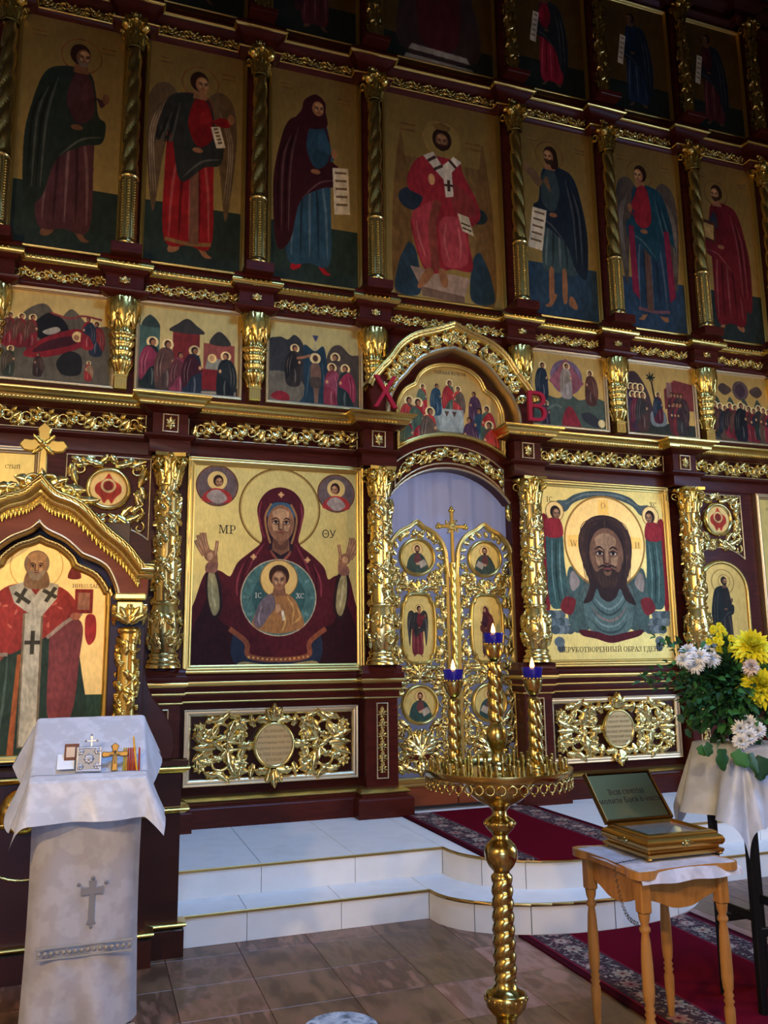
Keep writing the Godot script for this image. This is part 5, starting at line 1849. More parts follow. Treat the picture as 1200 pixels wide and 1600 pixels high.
		c.blob(mm.call([0.36, 0.22, 0.46, 0.24, 0.47, 0.34, 0.4, 0.36, 0.33, 0.33]), col(0x99262a))
		for k in 3: c.line(mm.call([0.36 + 0.03 * k, 0.36, 0.37 + 0.03 * k, 0.6, 0.35 + 0.03 * k, 0.8]), 0.012, col(0x6c8676) if k % 2 == 0 else col(0x22352f), 0.0, true)
		c.ell(0.5 + s * 0.385, 0.18, 0.04, 0.046, col(HAIR))
		face(c, 0.5 + s * 0.378, 0.19, 0.036, SKIN, SKIN2, -1, -0.12 * s)
		for k in 14:   # clouds
			var q := Vector2(0.38 + 0.045 * (k % 4) - 0.008 * k, 0.88 + 0.05 * (k / 4))
			if k < 12: c.ell(0.5 + s * q.x, q.y, 0.036, 0.03, [col(0x5f6c68), col(0x77837c), col(0x4c5956)][k % 3])
		c.ell(0.5 + s * 0.39, 1.1, 0.03, 0.03, col(0x55625e))
		c.ell(0.5 + s * 0.4, 1.06, 0.04, 0.034, col(0x6c7872))
		# cloth falls
		c.blob(mm.call([0.18, 0.62, 0.3, 0.56, 0.33, 0.8, 0.3, 0.98, 0.2, 0.99, 0.1, 0.9]), col(0x4b5f54))
		c.blob(mm.call([0.22, 0.66, 0.27, 0.58, 0.3, 0.64, 0.28, 0.72]), col(0x9a8a78))
		c.blob(mm.call([0.26, 0.78, 0.34, 0.76, 0.38, 0.84, 0.3, 0.88]), col(0x7a2424))
	c.blob([0.34, 0.66, 0.3, 0.8, 0.34, 0.98, 0.5, 1.02, 0.66, 0.98, 0.7, 0.8, 0.66, 0.66], col(0x5a7064))
	for k in 5:
		c.line([0.36, 0.72 + 0.05 * k, 0.42, 0.8 + 0.045 * k, 0.5, 0.84 + 0.04 * k, 0.58, 0.8 + 0.045 * k, 0.64, 0.72 + 0.05 * k], 0.016, [col(0x7d9384), col(0x3a4d44), col(0x8a7464)][k % 3], 0.0, true)
	c.blob([0.26, 0.98, 0.4, 0.995, 0.5, 1.02, 0.62, 1.0, 0.76, 0.98, 0.74, 1.02, 0.62, 1.05, 0.5, 1.07, 0.38, 1.04, 0.28, 1.02], col(0x55181a))
	c.ell(0.5, 0.375, 0.325, 0.315, col(0xe6c074), 1.0)
	c.ring(0.5, 0.375, 0.322, 0.014, col(0x8f6a34), 0.8)
	for k in 4:
		var a := TAU * k / 4
		if k != 1: c.pg([0.5 + 0.14 * cos(a - 0.35), 0.375 + 0.14 * sin(a - 0.35), 0.5 + 0.3 * cos(a - 0.13), 0.375 + 0.3 * sin(a - 0.13), 0.5 + 0.3 * cos(a + 0.13), 0.375 + 0.3 * sin(a + 0.13), 0.5 + 0.14 * cos(a + 0.35), 0.375 + 0.14 * sin(a + 0.35)], col(0xe0b25a), 1.0)
	c.blob([0.5, 0.185, 0.38, 0.215, 0.3, 0.31, 0.285, 0.42, 0.32, 0.56, 0.355, 0.66, 0.33, 0.74, 0.3, 0.8, 0.37, 0.78, 0.41, 0.7, 0.44, 0.76, 0.5, 0.79, 0.56, 0.76, 0.6, 0.7, 0.64, 0.78, 0.72, 0.81, 0.69, 0.74, 0.655, 0.66, 0.69, 0.56, 0.715, 0.42, 0.7, 0.31, 0.62, 0.215], col(0x32201a))
	for s in [-1.0, 1.0]:
		for k in 3: c.line([0.5 + s * 0.03 * k, 0.2, 0.5 + s * (0.14 + 0.02 * k), 0.26, 0.5 + s * (0.175 + 0.012 * k), 0.42, 0.5 + s * (0.15 + 0.012 * k), 0.62], 0.006, col(0x5a3c2c), 0.0, true)
	face(c, 0.505, 0.46, 0.185, 0x80593d, 0xae845c)
	c.blob([0.375, 0.5, 0.395, 0.56, 0.42, 0.585, 0.455, 0.562, 0.505, 0.552, 0.555, 0.562, 0.59, 0.585, 0.615, 0.56, 0.632, 0.5, 0.618, 0.6, 0.575, 0.672, 0.535, 0.7, 0.505, 0.685, 0.475, 0.7, 0.435, 0.672, 0.392, 0.6], col(0x3c271c))
	c.blob([0.475, 0.575, 0.505, 0.585, 0.535, 0.575, 0.53, 0.6, 0.505, 0.61, 0.48, 0.6], col(0x80593d))
	for q in 6: c.line([0.43 + 0.03 * q, 0.6, 0.44 + 0.026 * q, 0.65, 0.46 + 0.018 * q, 0.69], 0.004, col(0x5e4030), 0.0, true)
	c.line([0.505, 0.2, 0.502, 0.24, 0.505, 0.29], 0.006, col(0x5a3c2c), 0.0, true)
	for z in [-1.0, 1.0]:
		for q in 4: c.line([0.505 + z * (0.02 + 0.03 * q), 0.215 + 0.012 * q, 0.505 + z * (0.13 + 0.015 * q), 0.3, 0.505 + z * (0.16 + 0.012 * q), 0.48, 0.505 + z * (0.14 + 0.014 * q), 0.64, 0.505 + z * (0.17 + 0.014 * q), 0.76], 0.005, col(0x523627), 0.0, true)
	c.line([0.43, 0.555, 0.47, 0.54, 0.505, 0.55, 0.54, 0.54, 0.58, 0.555], 0.02, col(0x33201a), 0.0, true)
	c.line([0.47, 0.565, 0.505, 0.56, 0.54, 0.565], 0.014, col(0x87443a), 0.0, true)
	c.grain(3, 0.3)
	ic = icon("large_icon", "large icon of a bearded face in a wide gold halo above green cloth", 1.453, cyl, W, H, c.mat(), 0.062)
	halo_text(ic, "ІС", 0.06, -W / 2 + 0.07 * W, H - 0.09 * W)
	halo_text(ic, "ХС", 0.06, W / 2 - 0.08 * W, H - 0.09 * W)
	var hb := paint(col(0xb08a48), 0.5)
	for q in [["Ѡ", 0.245, 0.39], ["О", 0.5, 0.115], ["Н", 0.765, 0.39]]:
		lettering(q[0], 0.07, hb, ic, Vector3(-W / 2 + q[1] * W, H - q[2] * W, 0.0262))
	lettering("НЕРУКОТВОРЕННЫЙ ОБРАЗ ГДЕНЬ", 0.058, M.ink, ic, Vector3(0, H - 1.115 * W, 0.0262))
	# ---- far local icons, partly in view ----
	for s in [-1.0, 1.0]:
		c = Cv.new(200, 300)
		c.fill(col(GOLD), 1.0)
		c.ring(0.5, 0.26, 0.21, 0.012, col(0x8a6430))
		if s < 0:
			c.blob([0.4, 0.42, 0.2, 0.55, 0.1, 0.9, 0.1, 1.5, 0.9, 1.5, 0.9, 0.9, 0.8, 0.55, 0.6, 0.42], col(0x7a2a22))
			c.ell(0.5, 0.25, 0.11, 0.13, col(0x3a2a22))
			face(c, 0.5, 0.28, 0.1, SKIN, SKIN2, 0x8a7a6a)
		else:
			saint(c, 0.42, 0.16, 1.15, 1.0, 0x2c4a78, 0xa01e30, {"wings": 0x5a4a48, "hem": 0.9})
			c.rect(0, 1.28, 1, 1.5, col(0x3a4438))
		ic = icon("large_icon", "gold-ground icon of a grey-bearded saint behind the icon case's cross" if s < 0 else "gold-ground icon of a winged figure in red and blue above the flowers", s * 3.62, cyl, 0.86, 1.475, c.mat(), 0.055, "", 0.0, M.pale)
		halo_text(ic, "СТЫЙ", 0.034, 0.86 * (0.34 if s < 0 else -0.36), 1.38)
	# arched icon in the narrow bays
	for s in [-1.0, 1.0]:
		c = Cv.new(160, 300)
		c.fill(col(0xc9a75c), 0.9)
		c.ring(0.5, 0.36, 0.25, 0.014, col(0x7a5a28))
		saint(c, 0.48, 0.24, 1.5, 1.0, 0x2a2622, 0x1f2420, {"beard": 0x2e211a, "skin": 0x6a4830})
		var ap := PackedVector2Array([Vector2(-0.25, 0.0)])
		ap.append_array(arc_pts(Vector2(0, 0.61), 0.25, PI, 0, 20))
		ap.append(Vector2(0.25, 0.0))
		var t := thing("arched_icon", "small arched icon of a dark-robed saint beside the " + ("icon case" if s < 0 else "flowers"), "icon", Vector3(s * 2.69, 1.41, 0.0))
		painted(ap, Rect2(-0.25, 0, 0.5, 0.86), 0.0, 0.02, "painting", c.mat(), t)
		var b := B.new()
		b.bx(-0.29, 0.29, -0.05, 0.0, 0.0, 0.05)
		part(b, "sill", M.wood, t)
	# ---- deesis row ----
	var dw := 0.735
	var dh := 1.9
	var gs := "tall icons of the upper row"
	var xs := [-(DD[2] + DD[3]) / 2, -(DD[1] + DD[2]) / 2, -(DD[0] + DD[1]) / 2, 0.0, (DD[0] + DD[1]) / 2, (DD[1] + DD[2]) / 2, (DD[2] + DD[3]) / 2]
	var labels := ["tall icon of a saint in dark cloak, leftmost of the upper row", "tall icon of a red-robed winged figure holding a white scroll", "tall icon of a maroon-veiled woman in blue with red shoes and a scroll", "wide icon of a crowned figure in pink robes enthroned", "tall icon of a gaunt bearded man in dark cloak pointing with a scroll", "tall icon of a winged figure in red and dark blue", "tall icon of an apostle in red cloak holding a book"]
	for k in 7:
		var w := 1.08 if k == 3 else dw
		c = Cv.new(280 if k == 3 else 200, roundi(280.0 * dh / 1.08) if k == 3 else 516)
		var a := dh / w
		c.fill(col(0xc9a660), 0.92)
		var gy := a * 0.735
		var gcol: int = [0x26302a, 0x26302a, 0x28352e, 0x28383a, 0x2b3f4e, 0x2b3f52, 0x262f2c][k]  # bluer grounds at right have a blue reflection mixed into the paint
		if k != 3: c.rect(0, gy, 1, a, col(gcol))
		var Hf := a * 0.845
		var y0 := a * 0.105
		match k:
			0: saint(c, 0.5, y0 - 0.03, Hf * 1.02, 1.0, 0x4a2b2e, 0x232a24, {"hand": [0.15, 0.27], "beard": 0x6a5a4c, "skin": 0x6e4a32})
			1: saint(c, 0.46, y0, Hf, 1.0, 0x801a1c, 0x2a2a26, {"wings": 0x5a4630, "clow": 0.42, "trim": 0x7a5a34, "band": 0x6a4634, "hand": [0.19, 0.24], "scroll": [0.09, 0.3, 0.045, 0.1, 0.03]})
			2: saint(c, 0.44, y0, Hf, 1.0, 0x2c4858, 0x36151a, {"veil": 0x36151a, "shoes": 0x9a1c22, "clow": 0.88, "scroll": [0.12, 0.4, 0.085, 0.25, 0.01], "nohalo": 1})
			3:
				c.rect(0.12, 0.55, 0.88, 1.4, col(0x8c6c40), 0.5)
				for s in [-1.0, 1.0]:
					c.blob([0.5 + s * 0.36, 0.32, 0.5 + s * 0.4, 0.55, 0.5 + s * 0.44, 1.0, 0.5 + s * 0.44, 1.7, 0.5 + s * 0.3, 1.7, 0.5 + s * 0.28, 0.9, 0.5 + s * 0.33, 0.55], col(0x7a5a34), 0.4)
					c.blob([0.5 + s * 0.34, 1.35, 0.5 + s * 0.3, 1.3, 0.5 + s * 0.24, 1.4, 0.5 + s * 0.22, 1.72, 0.5 + s * 0.42, 1.72, 0.5 + s * 0.4, 1.5], col(0x283a44))
				c.ell(0.23, 0.92, 0.12, 0.1, col(0x252f38)); c.ell(0.8, 0.98, 0.09, 0.07, col(0x252f30))
				c.pg([0.2, 1.5, 0.72, 1.54, 0.66, 1.7, 0.28, 1.66], col(0x9c8470))
				c.pg([0.28, 1.66, 0.66, 1.7, 0.66, 1.76, 0.3, 1.74], col(0x6a5444))
				c.ell(0.5, 0.35, 0.17, 0.17, col(0xd9b568), 0.9); c.ring(0.5, 0.35, 0.17, 0.008, col(0x7a5228))
				c.blob([0.33, 0.52, 0.2, 0.7, 0.2, 0.84, 0.32, 0.9, 0.22, 1.08, 0.22, 1.2, 0.3, 1.48, 0.4, 1.54, 0.56, 1.48, 0.74, 1.46, 0.71, 1.15, 0.82, 1.0, 0.8, 0.85, 0.68, 0.62, 0.63, 0.52], col(0x8a282f))
				c.blob([0.22, 1.08, 0.3, 0.98, 0.42, 0.92, 0.4, 1.2, 0.38, 1.48, 0.3, 1.45], col(0x9c3a40))
				c.blob([0.46, 1.08, 0.55, 1.02, 0.66, 1.06, 0.7, 1.4, 0.5, 1.46, 0.46, 1.25], col(0x9c3d43))
				for f in [[0.26, 1.1, 0.28, 1.25, 0.34, 1.42], [0.52, 1.08, 0.5, 1.25, 0.54, 1.42], [0.62, 1.1, 0.64, 1.25, 0.63, 1.4]]: c.line(f, 0.02, col(0xb05a56), 0.0, true)
				c.line([0.45, 0.9, 0.4, 1.1, 0.4, 1.3, 0.42, 1.5], 0.07, col(0x7a3c30))
				c.blob([0.6, 0.72, 0.76, 0.84, 0.78, 0.98, 0.62, 0.98, 0.56, 0.85], col(0x7e3230))
				c.pg([0.33, 0.52, 0.42, 0.47, 0.55, 0.66, 0.5, 0.7], col(0xc4b7a2)); c.pg([0.67, 0.52, 0.6, 0.48, 0.46, 0.62, 0.52, 0.7], col(0xcabda6))
				c.pg([0.5, 0.64, 0.58, 0.62, 0.59, 0.84, 0.52, 0.86], col(0xcabda6))
				for f in [[0.37, 0.56, 0.44, 0.51], [0.42, 0.63, 0.5, 0.58], [0.62, 0.58, 0.56, 0.52], [0.55, 0.7, 0.55, 0.8]]: c.line(f, 0.025, col(0x3f2c26))
				c.line([0.51, 0.75, 0.59, 0.745], 0.02, col(0x3f2c26))
				c.pg([0.62, 0.98, 0.72, 1.0, 0.76, 1.16, 0.66, 1.13], col(0xc6b795))
				for f in [[0.65, 1.06, 0.73, 1.08], [0.66, 1.1, 0.74, 1.12]]: c.line(f, 0.014, col(0x4a3a2a))
				c.blob([0.34, 1.5, 0.4, 1.52, 0.36, 1.6, 0.28, 1.68, 0.26, 1.65], col(SKIN)); c.blob([0.44, 1.5, 0.5, 1.5, 0.52, 1.62, 0.47, 1.64], col(SKIN))
				c.ell(0.4, 0.72, 0.03, 0.05, col(SKIN2))
				c.ell(0.5, 0.345, 0.085, 0.1, col(0x2a1a14))
				c.pg([0.44, 0.26, 0.56, 0.26, 0.58, 0.22, 0.5, 0.19, 0.42, 0.22], col(0x8a6a3a), 0.5)
				face(c, 0.5, 0.36, 0.075, 0x6e4c34, 0x9a7350, 0x2f1d16)
			4:
				saint(c, 0.48, y0, Hf, -1.0, 0x3a4a4a, 0x1e2730, {"beard": 0x35261c, "hand": [0.19, 0.17], "sleeve": 0x6a5038, "hem": 0.78, "long": 1, "clow": 0.8, "scroll": [0.07, 0.42, 0.09, 0.24, 0.04]})
				for s in [-0.03, 0.07]: c.blob([0.48 - s * 1.8 - 0.03, y0 + Hf * 0.78, 0.48 - s * 1.8 + 0.03, y0 + Hf * 0.78, 0.48 - s * 1.9 + 0.02, y0 + Hf * 0.95, 0.48 - s * 1.9 - 0.04, y0 + Hf * 0.96], col(SKIN))
			5: saint(c, 0.5, y0, Hf, -1.0, 0x24384a, 0x1d3d48, {"wings": 0x4e4238, "sleeve": 0x84212a, "band": 0x5a4238, "trim": 0x6a4a52, "hand": [0.12, 0.3], "clow": 0.5})
			6: saint(c, 0.46, y0 + 0.05, Hf * 0.97, -1.0, 0x601a20, 0x601a20, {"book": 0x4a2a20, "beard": 0x3a281c, "sleeve": 0x262c36})
		if k == 5:
			c.pg([0.2, gy * 0.62, 0.28, gy * 0.62, 0.3, gy * 1.15, 0.2, gy * 1.1], col(0x762238)); c.pg([0.74, gy * 0.62, 0.82, gy * 0.62, 0.86, gy * 1.1, 0.76, gy * 1.15], col(0x762238))
			c.blob([0.36, y0 + Hf * 0.17, 0.52, y0 + Hf * 0.16, 0.56, y0 + Hf * 0.36, 0.42, y0 + Hf * 0.42, 0.3, y0 + Hf * 0.36], col(0x84212a))
		for q in ([[0.2, 0.27], [0.78, 0.33]] if k == 3 else [[0.16, 0.2], [0.84, 0.26]]):
			for r in 2: c.line([q[0] - 0.07, q[1] + 0.05 * r, q[0] + 0.07, q[1] + 0.05 * r], 0.024, col(0x6e4e26))
		icon("row_icon", labels[k], xs[k], 5.43, w, dh, c.mat(), 0.035, gs)
	# ---- feast row ----
	var fw := 0.735
	var fh := 0.655
	var flabel := ["small feast icon of a reclining figure among dark hills", "small feast icon of figures before red-roofed buildings", "small feast icon of a figure standing in a dark river", "small feast icon of a robed figure in a round glory on a hill", "small feast icon of a crowd near a palm and rocks", "small feast icon of a crowd looking up to a roundel"]
	for k in 6:
		c = Cv.new(220, 196)
		var a := fh / fw
		c.fill(col(0xcdaa62), 0.95)
		match k:
			0:
				c.blob([-0.1, 0.4, 0.1, 0.3, 0.25, 0.16, 0.38, 0.12, 0.5, 0.25, 0.62, 0.14, 0.8, 0.3, 1.1, 0.32, 1.1, 1.0, -0.1, 1.0], col(0x574f3e))
				c.blob([0.3, 0.3, 0.42, 0.2, 0.56, 0.28, 0.6, 0.45, 0.4, 0.5, 0.28, 0.42], col(0x181716))
				c.blob([0.2, 0.66, 0.3, 0.52, 0.5, 0.4, 0.7, 0.34, 0.76, 0.46, 0.66, 0.56, 0.4, 0.66], col(0x7a1d21))
				c.blob([0.28, 0.62, 0.4, 0.5, 0.62, 0.42, 0.68, 0.48, 0.5, 0.56], col(0x3d171b)); c.ell(0.68, 0.42, 0.05, 0.055, col(0xd8b870)); c.ell(0.67, 0.43, 0.026, 0.03, col(SKIN))
				c.blob([0.36, 0.4, 0.48, 0.34, 0.52, 0.38, 0.42, 0.43], col(0x99907b))
				small_saint(c, 0.86, 0.24, 0.36, -1, 0x242a34, 0x6d2623); small_saint(c, 0.78, 0.2, 0.34, -1, 0x7d2224, 0x242a34)
				for q in 3: small_saint(c, 0.06 + 0.1 * q, 0.24, 0.34, 1, 0x702124, 0x553227)
				small_saint(c, 0.08, 0.58, 0.3, 1, 0x303529, 0x4a3e2e); small_saint(c, 0.34, 0.62, 0.24, -1, 0x31231f, 0x412f25, false)
				c.blob([0.5, 0.7, 0.6, 0.58, 0.72, 0.62, 0.72, 0.8, 0.56, 0.82], col(0x1e1c19)); small_saint(c, 0.8, 0.66, 0.2, -1, 0x8a2c26, 0x826343)
				c.line([0.42, 0.2, 0.6, 0.24, 0.72, 0.2, 0.9, 0.22], 0.02, col(0x7a332d))
			1:
				c.rect(0, 0.8, 1, 1, col(0x3e3229)); c.pg([0.0, 0.22, 0.2, 0.22, 0.2, 0.8, 0.0, 0.8], col(0x41574a)); c.blob([0.02, 0.22, 0.1, 0.1, 0.2, 0.22], col(0x303c34))
				c.pg([0.33, 0.24, 0.6, 0.24, 0.6, 0.7, 0.33, 0.7], col(0x702620)); c.blob([0.3, 0.25, 0.38, 0.16, 0.47, 0.1, 0.56, 0.16, 0.64, 0.25], col(0x343029))
				c.pg([0.64, 0.34, 0.96, 0.34, 0.96, 0.7, 0.64, 0.7], col(0x864538)); c.blob([0.7, 0.34, 0.8, 0.2, 0.92, 0.34], col(0x343029))
				c.pg([0.62, 0.62, 0.82, 0.62, 0.82, 0.84, 0.62, 0.84], col(0x6f1d1b)); c.pg([0.68, 0.5, 0.82, 0.5, 0.84, 0.62, 0.66, 0.62], col(0x807c67))
				c.pg([0.62, 0.86, 0.98, 0.84, 0.98, 0.92, 0.58, 0.92], col(0x8b7f68))
				small_saint(c, 0.12, 0.34, 0.54, 1, 0x1f2723, 0x7f2f3f); small_saint(c, 0.27, 0.35, 0.54, 1, 0x48362d, 0x5b3d31); small_saint(c, 0.4, 0.46, 0.46, 1, 0x7f3441, 0x552b2a, false); small_saint(c, 0.54, 0.39, 0.54, 1, 0x242b34, 0x3e191d)
				small_saint(c, 0.88, 0.42, 0.5, -1, 0x1a1e1c, 0x232825)
				c.ell(0.73, 0.5, 0.045, 0.05, col(0xd8b870)); c.ell(0.73, 0.5, 0.025, 0.03, col(SKIN2))
			2:
				c.blob([-0.05, 0.3, 0.1, 0.18, 0.2, 0.2, 0.28, 0.14, 0.38, 0.26, 0.44, 0.6, 0.4, 0.95, -0.05, 0.95], col(0x30302d)); c.blob([-0.05, 0.62, 0.15, 0.56, 0.36, 0.66, 0.4, 0.95, -0.05, 0.95], col(0x655e4c))
				c.blob([1.05, 0.35, 0.9, 0.3, 0.78, 0.2, 0.66, 0.28, 0.6, 0.6, 0.66, 0.95, 1.05, 0.95], col(0x453b30))
				c.blob([0.38, 0.24, 0.5, 0.3, 0.6, 0.24, 0.64, 0.5, 0.64, 0.8, 0.72, 0.95, 0.3, 0.95, 0.38, 0.8, 0.38, 0.5], col(0x23363e))
				c.line([0.44, 0.4, 0.43, 0.6, 0.4, 0.85], 0.012, col(0x41565c), 0.0, true); c.line([0.58, 0.4, 0.6, 0.6, 0.6, 0.85], 0.012, col(0x41565c), 0.0, true)
				c.pg([0.47, 0.12, 0.54, 0.12, 0.51, 0.2], col(0x3e3e57)); c.line([0.505, 0.18, 0.505, 0.3], 0.012, col(0xa69a7d))
				c.ell(0.505, 0.38, 0.062, 0.062, col(0xdcc07e)); c.ell(0.505, 0.38, 0.03, 0.036, col(0x493124))
				c.blob([0.46, 0.45, 0.55, 0.45, 0.57, 0.58, 0.55, 0.7, 0.53, 0.9, 0.5, 0.9, 0.48, 0.7, 0.45, 0.6], col(0x705440)); c.blob([0.455, 0.6, 0.56, 0.6, 0.56, 0.7, 0.46, 0.7], col(0x4b3e31))
				small_saint(c, 0.27, 0.25, 0.46, 1, 0x2f2821, 0x221e19); c.line([0.3, 0.4, 0.38, 0.38, 0.45, 0.35], 0.03, col(SKIN))
				small_saint(c, 0.74, 0.3, 0.52, -1, 0x3d3530, 0x483930); small_saint(c, 0.7, 0.42, 0.5, -1, 0x7a2e37, 0x863f4b); small_saint(c, 0.85, 0.42, 0.5, -1, 0x27302b, 0x8b2c3f)
				c.blob([0.02, 0.84, 0.1, 0.78, 0.2, 0.8, 0.22, 0.87, 0.1, 0.88], col(0x7a2023))
			3:
				c.blob([-0.05, 0.62, 0.15, 0.52, 0.35, 0.55, 0.5, 0.48, 0.65, 0.55, 0.85, 0.5, 1.05, 0.6, 1.05, 1, -0.05, 1], col(0x475041))
				c.ell(0.48, 0.28, 0.22, 0.22, col(0x715a67)); c.ell(0.48, 0.28, 0.16, 0.16, col(0x2f3b3e)); c.pg([0.48, 0.04, 0.72, 0.34, 0.48, 0.56, 0.24, 0.34], col(0x874e50))
				small_saint(c, 0.48, 0.1, 0.44, 1, 0x988a78, 0x847461); small_saint(c, 0.15, 0.12, 0.46, 1, 0x252a34, 0x1e282f); small_saint(c, 0.82, 0.16, 0.44, -1, 0x482c23, 0x553227)
				small_saint(c, 0.18, 0.6, 0.32, 1, 0x302730, 0x493139); c.blob([0.4, 0.9, 0.44, 0.7, 0.52, 0.64, 0.6, 0.75, 0.64, 0.9], col(0x80272b)); c.blob([0.66, 0.72, 0.8, 0.7, 0.94, 0.82, 0.9, 0.88, 0.72, 0.82], col(0x303030))
				c.ell(0.94, 0.82, 0.05, 0.05, col(0xdcc07e)); c.line([0.2, 0.7, 0.3, 0.64, 0.4, 0.66], 0.03, col(0x5c6552))
			4:
				c.blob([-0.05, 0.25, 0.1, 0.1, 0.22, 0.18, 0.35, 0.45, 0.4, 0.95, -0.05, 0.95], col(0x40312f)); c.rect(0.0, 0.74, 1, 1, col(0x303229))
				c.pg([0.56, 0.3, 0.72, 0.16, 1.0, 0.2, 1.0, 0.55, 0.56, 0.55], col(0x71332d)); c.rect(0.6, 0.2, 0.68, 0.4, col(0x7f5a4d))
				c.line([0.38, 0.2, 0.4, 0.35, 0.44, 0.6], 0.025, col(0x2f2319))
				for q in 7: c.line([0.37, 0.17, 0.37 + 0.07 * cos(q * 0.9), 0.15 + 0.06 * sin(q * 0.9)], 0.022, col(0x18221b), 0.0, true)
				for q in 6: small_saint(c, 0.06 + 0.07 * (q % 3) + 0.02 * (q / 3), 0.26 + 0.1 * (q / 3), 0.5, 1, [0x542229, 0x3c2935, 0x49312a][q % 3], [0x2f2531, 0x60252d, 0x3a3531][q % 3])
				c.blob([0.34, 0.62, 0.48, 0.56, 0.56, 0.62, 0.56, 0.76, 0.36, 0.78], col(0x777c73)); small_saint(c, 0.46, 0.34, 0.4, 1, 0x542029, 0x26303a)
				for q in 7: small_saint(c, 0.68 + 0.05 * (q % 4) + 0.03 * (q / 4), 0.32 + 0.12 * (q / 4), 0.44, -1, [0x542526, 0x6d292a, 0x33302c, 0x49362a][q % 4], [0x342322, 0x282b30, 0x602527][q % 3], false)
			5:
				c.rect(0, 0.78, 1, 1, col(0x464334)); c.ell(0.5, 0.2, 0.13, 0.13, col(0x57433d)); c.ell(0.5, 0.2, 0.08, 0.09, col(0x3c2c2f))
				for s in [-1.0, 1.0]: c.blob([0.5 + s * 0.14, 0.2, 0.5 + s * 0.28, 0.12, 0.5 + s * 0.36, 0.2, 0.5 + s * 0.26, 0.28], col(0x49392f))
				for q in 5: c.blob([0.05 + 0.22 * q, 0.42, 0.1 + 0.22 * q, 0.3, 0.17 + 0.22 * q, 0.42], col(0x3b4233))
				for q in 12: small_saint(c, 0.06 + 0.08 * q, 0.38 + 0.02 * (q % 3), 0.46, 1.0 if q < 6 else -1.0, [0x601f23, 0x272d28, 0x563e2e, 0x74262d][q % 4], [0x2f2522, 0x482c23, 0x23262b][q % 3])
				small_saint(c, 0.48, 0.36, 0.52, 1, 0x1c1f22, 0x191c1d)
		var sg := -1.0 if k < 3 else 1.0
		icon("feast_icon", flabel[k], xs[k] if k < 3 else xs[k + 1], 3.785, fw, fh, c.mat(), 0.032, "feast icons above the main cornice", 0.0, M.pale)
	# ---- prophets' row, high in the dark ----
	var plabel := ["dim icon of a dark-robed prophet at the top left corner", "dim icon of a purple-robed prophet standing, second in the top row", "dim icon of a barefoot prophet left of the throne icon", "dim wide icon of a throne with white steps, top centre", "dim icon of a red-robed prophet with an unrolled scroll", "dim icon of a blue-robed prophet between vine columns, top right", "dim icon of a prophet, rightmost in the top row"]
	for k in 7:
		var w := 1.08 if k == 3 else dw
		c = Cv.new(150, 150 if k == 3 else 240)
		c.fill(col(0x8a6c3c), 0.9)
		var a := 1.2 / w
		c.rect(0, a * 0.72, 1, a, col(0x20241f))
		if k == 3:
			c.blob([0.2, 0.3, 0.3, 0.1, 0.7, 0.1, 0.8, 0.3, 0.85, 0.9, 0.15, 0.9], col(0x3a2c28)); c.blob([0.35, 0.1, 0.3, 0.5, 0.36, 0.84, 0.64, 0.84, 0.7, 0.5, 0.65, 0.1], col(0x4a1e22))
			c.pg([0.25, 0.86, 0.75, 0.88, 0.78, 0.93, 0.22, 0.91], col(0x9c9280)); c.pg([0.2, 0.95, 0.8, 0.97, 0.84, 1.05, 0.16, 1.02], col(0x8f8676))
			c.ell(0.5, 0.1, 0.09, 0.1, col(HAIR))
		else:
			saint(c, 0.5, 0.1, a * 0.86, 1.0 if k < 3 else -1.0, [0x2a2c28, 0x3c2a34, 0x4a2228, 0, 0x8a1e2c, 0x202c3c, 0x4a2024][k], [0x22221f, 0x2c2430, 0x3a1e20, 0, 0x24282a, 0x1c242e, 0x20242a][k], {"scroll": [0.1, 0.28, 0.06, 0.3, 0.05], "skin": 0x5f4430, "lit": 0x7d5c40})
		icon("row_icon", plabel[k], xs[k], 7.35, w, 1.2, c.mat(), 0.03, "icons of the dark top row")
	# ---- supper icon in the pediment ----
	c = Cv.new(300, 246)
	c.fill(col(0xd2ae66), 1.0)
	c.rect(0, 0.56, 1, 0.9, col(0x5a5240))
	c.pg([0.36, 0.36, 0.62, 0.37, 0.62, 0.6, 0.4, 0.6], col(0x8f9484)); c.pg([0.36, 0.36, 0.4, 0.6, 0.3, 0.56], col(0x70766a))
	var rc := [0x9c2a2a, 0x2c4450, 0x4a5a44, 0xb03830, 0x4a3040, 0x5a4838]
	var sp := [[0.24, 0.2, 0.26, 1], [0.37, 0.18, 0.28, 1], [0.49, 0.14, 0.32, 1], [0.58, 0.19, 0.28, -1], [0.73, 0.22, 0.3, -1], [0.11, 0.32, 0.4, 1], [0.19, 0.33, 0.42, 1], [0.78, 0.36, 0.38, -1], [0.85, 0.34, 0.36, -1], [0.3, 0.4, 0.42, 1], [0.68, 0.45, 0.38, -1], [0.87, 0.48, 0.4, -1], [0.1, 0.5, 0.32, 1]]
	for q in sp.size(): small_saint(c, sp[q][0], sp[q][1], sp[q][2], sp[q][3], rc[q % 6], rc[(q * 5 + 2) % 6], q % 3 != 1)
	c.pg([0.42, 0.4, 0.62, 0.4, 0.62, 0.56, 0.42, 0.56], col(0x9a9e8e))
	for q in [0.46, 0.53]: c.pg([q - 0.02, 0.42, q + 0.025, 0.42, q + 0.003, 0.47], col(0x4a3a2c))
	var out := half(Cv.curve(Cv.pts([0.0, 3.905, 0.09, 3.9, 0.2, 3.865, 0.28, 3.8, 0.325, 3.715]), false, 4))
	var li := Cv.curve(Cv.pts([0.335, 3.705, 0.42, 3.65, 0.475, 3.55, 0.487, 3.45, 0.487, 3.14]), false, 4)
	var full := PackedVector2Array()
	for k in range(li.size() - 1, -1, -1): full.append(Vector2(-li[k].x, li[k].y))
	full.append_array(out)
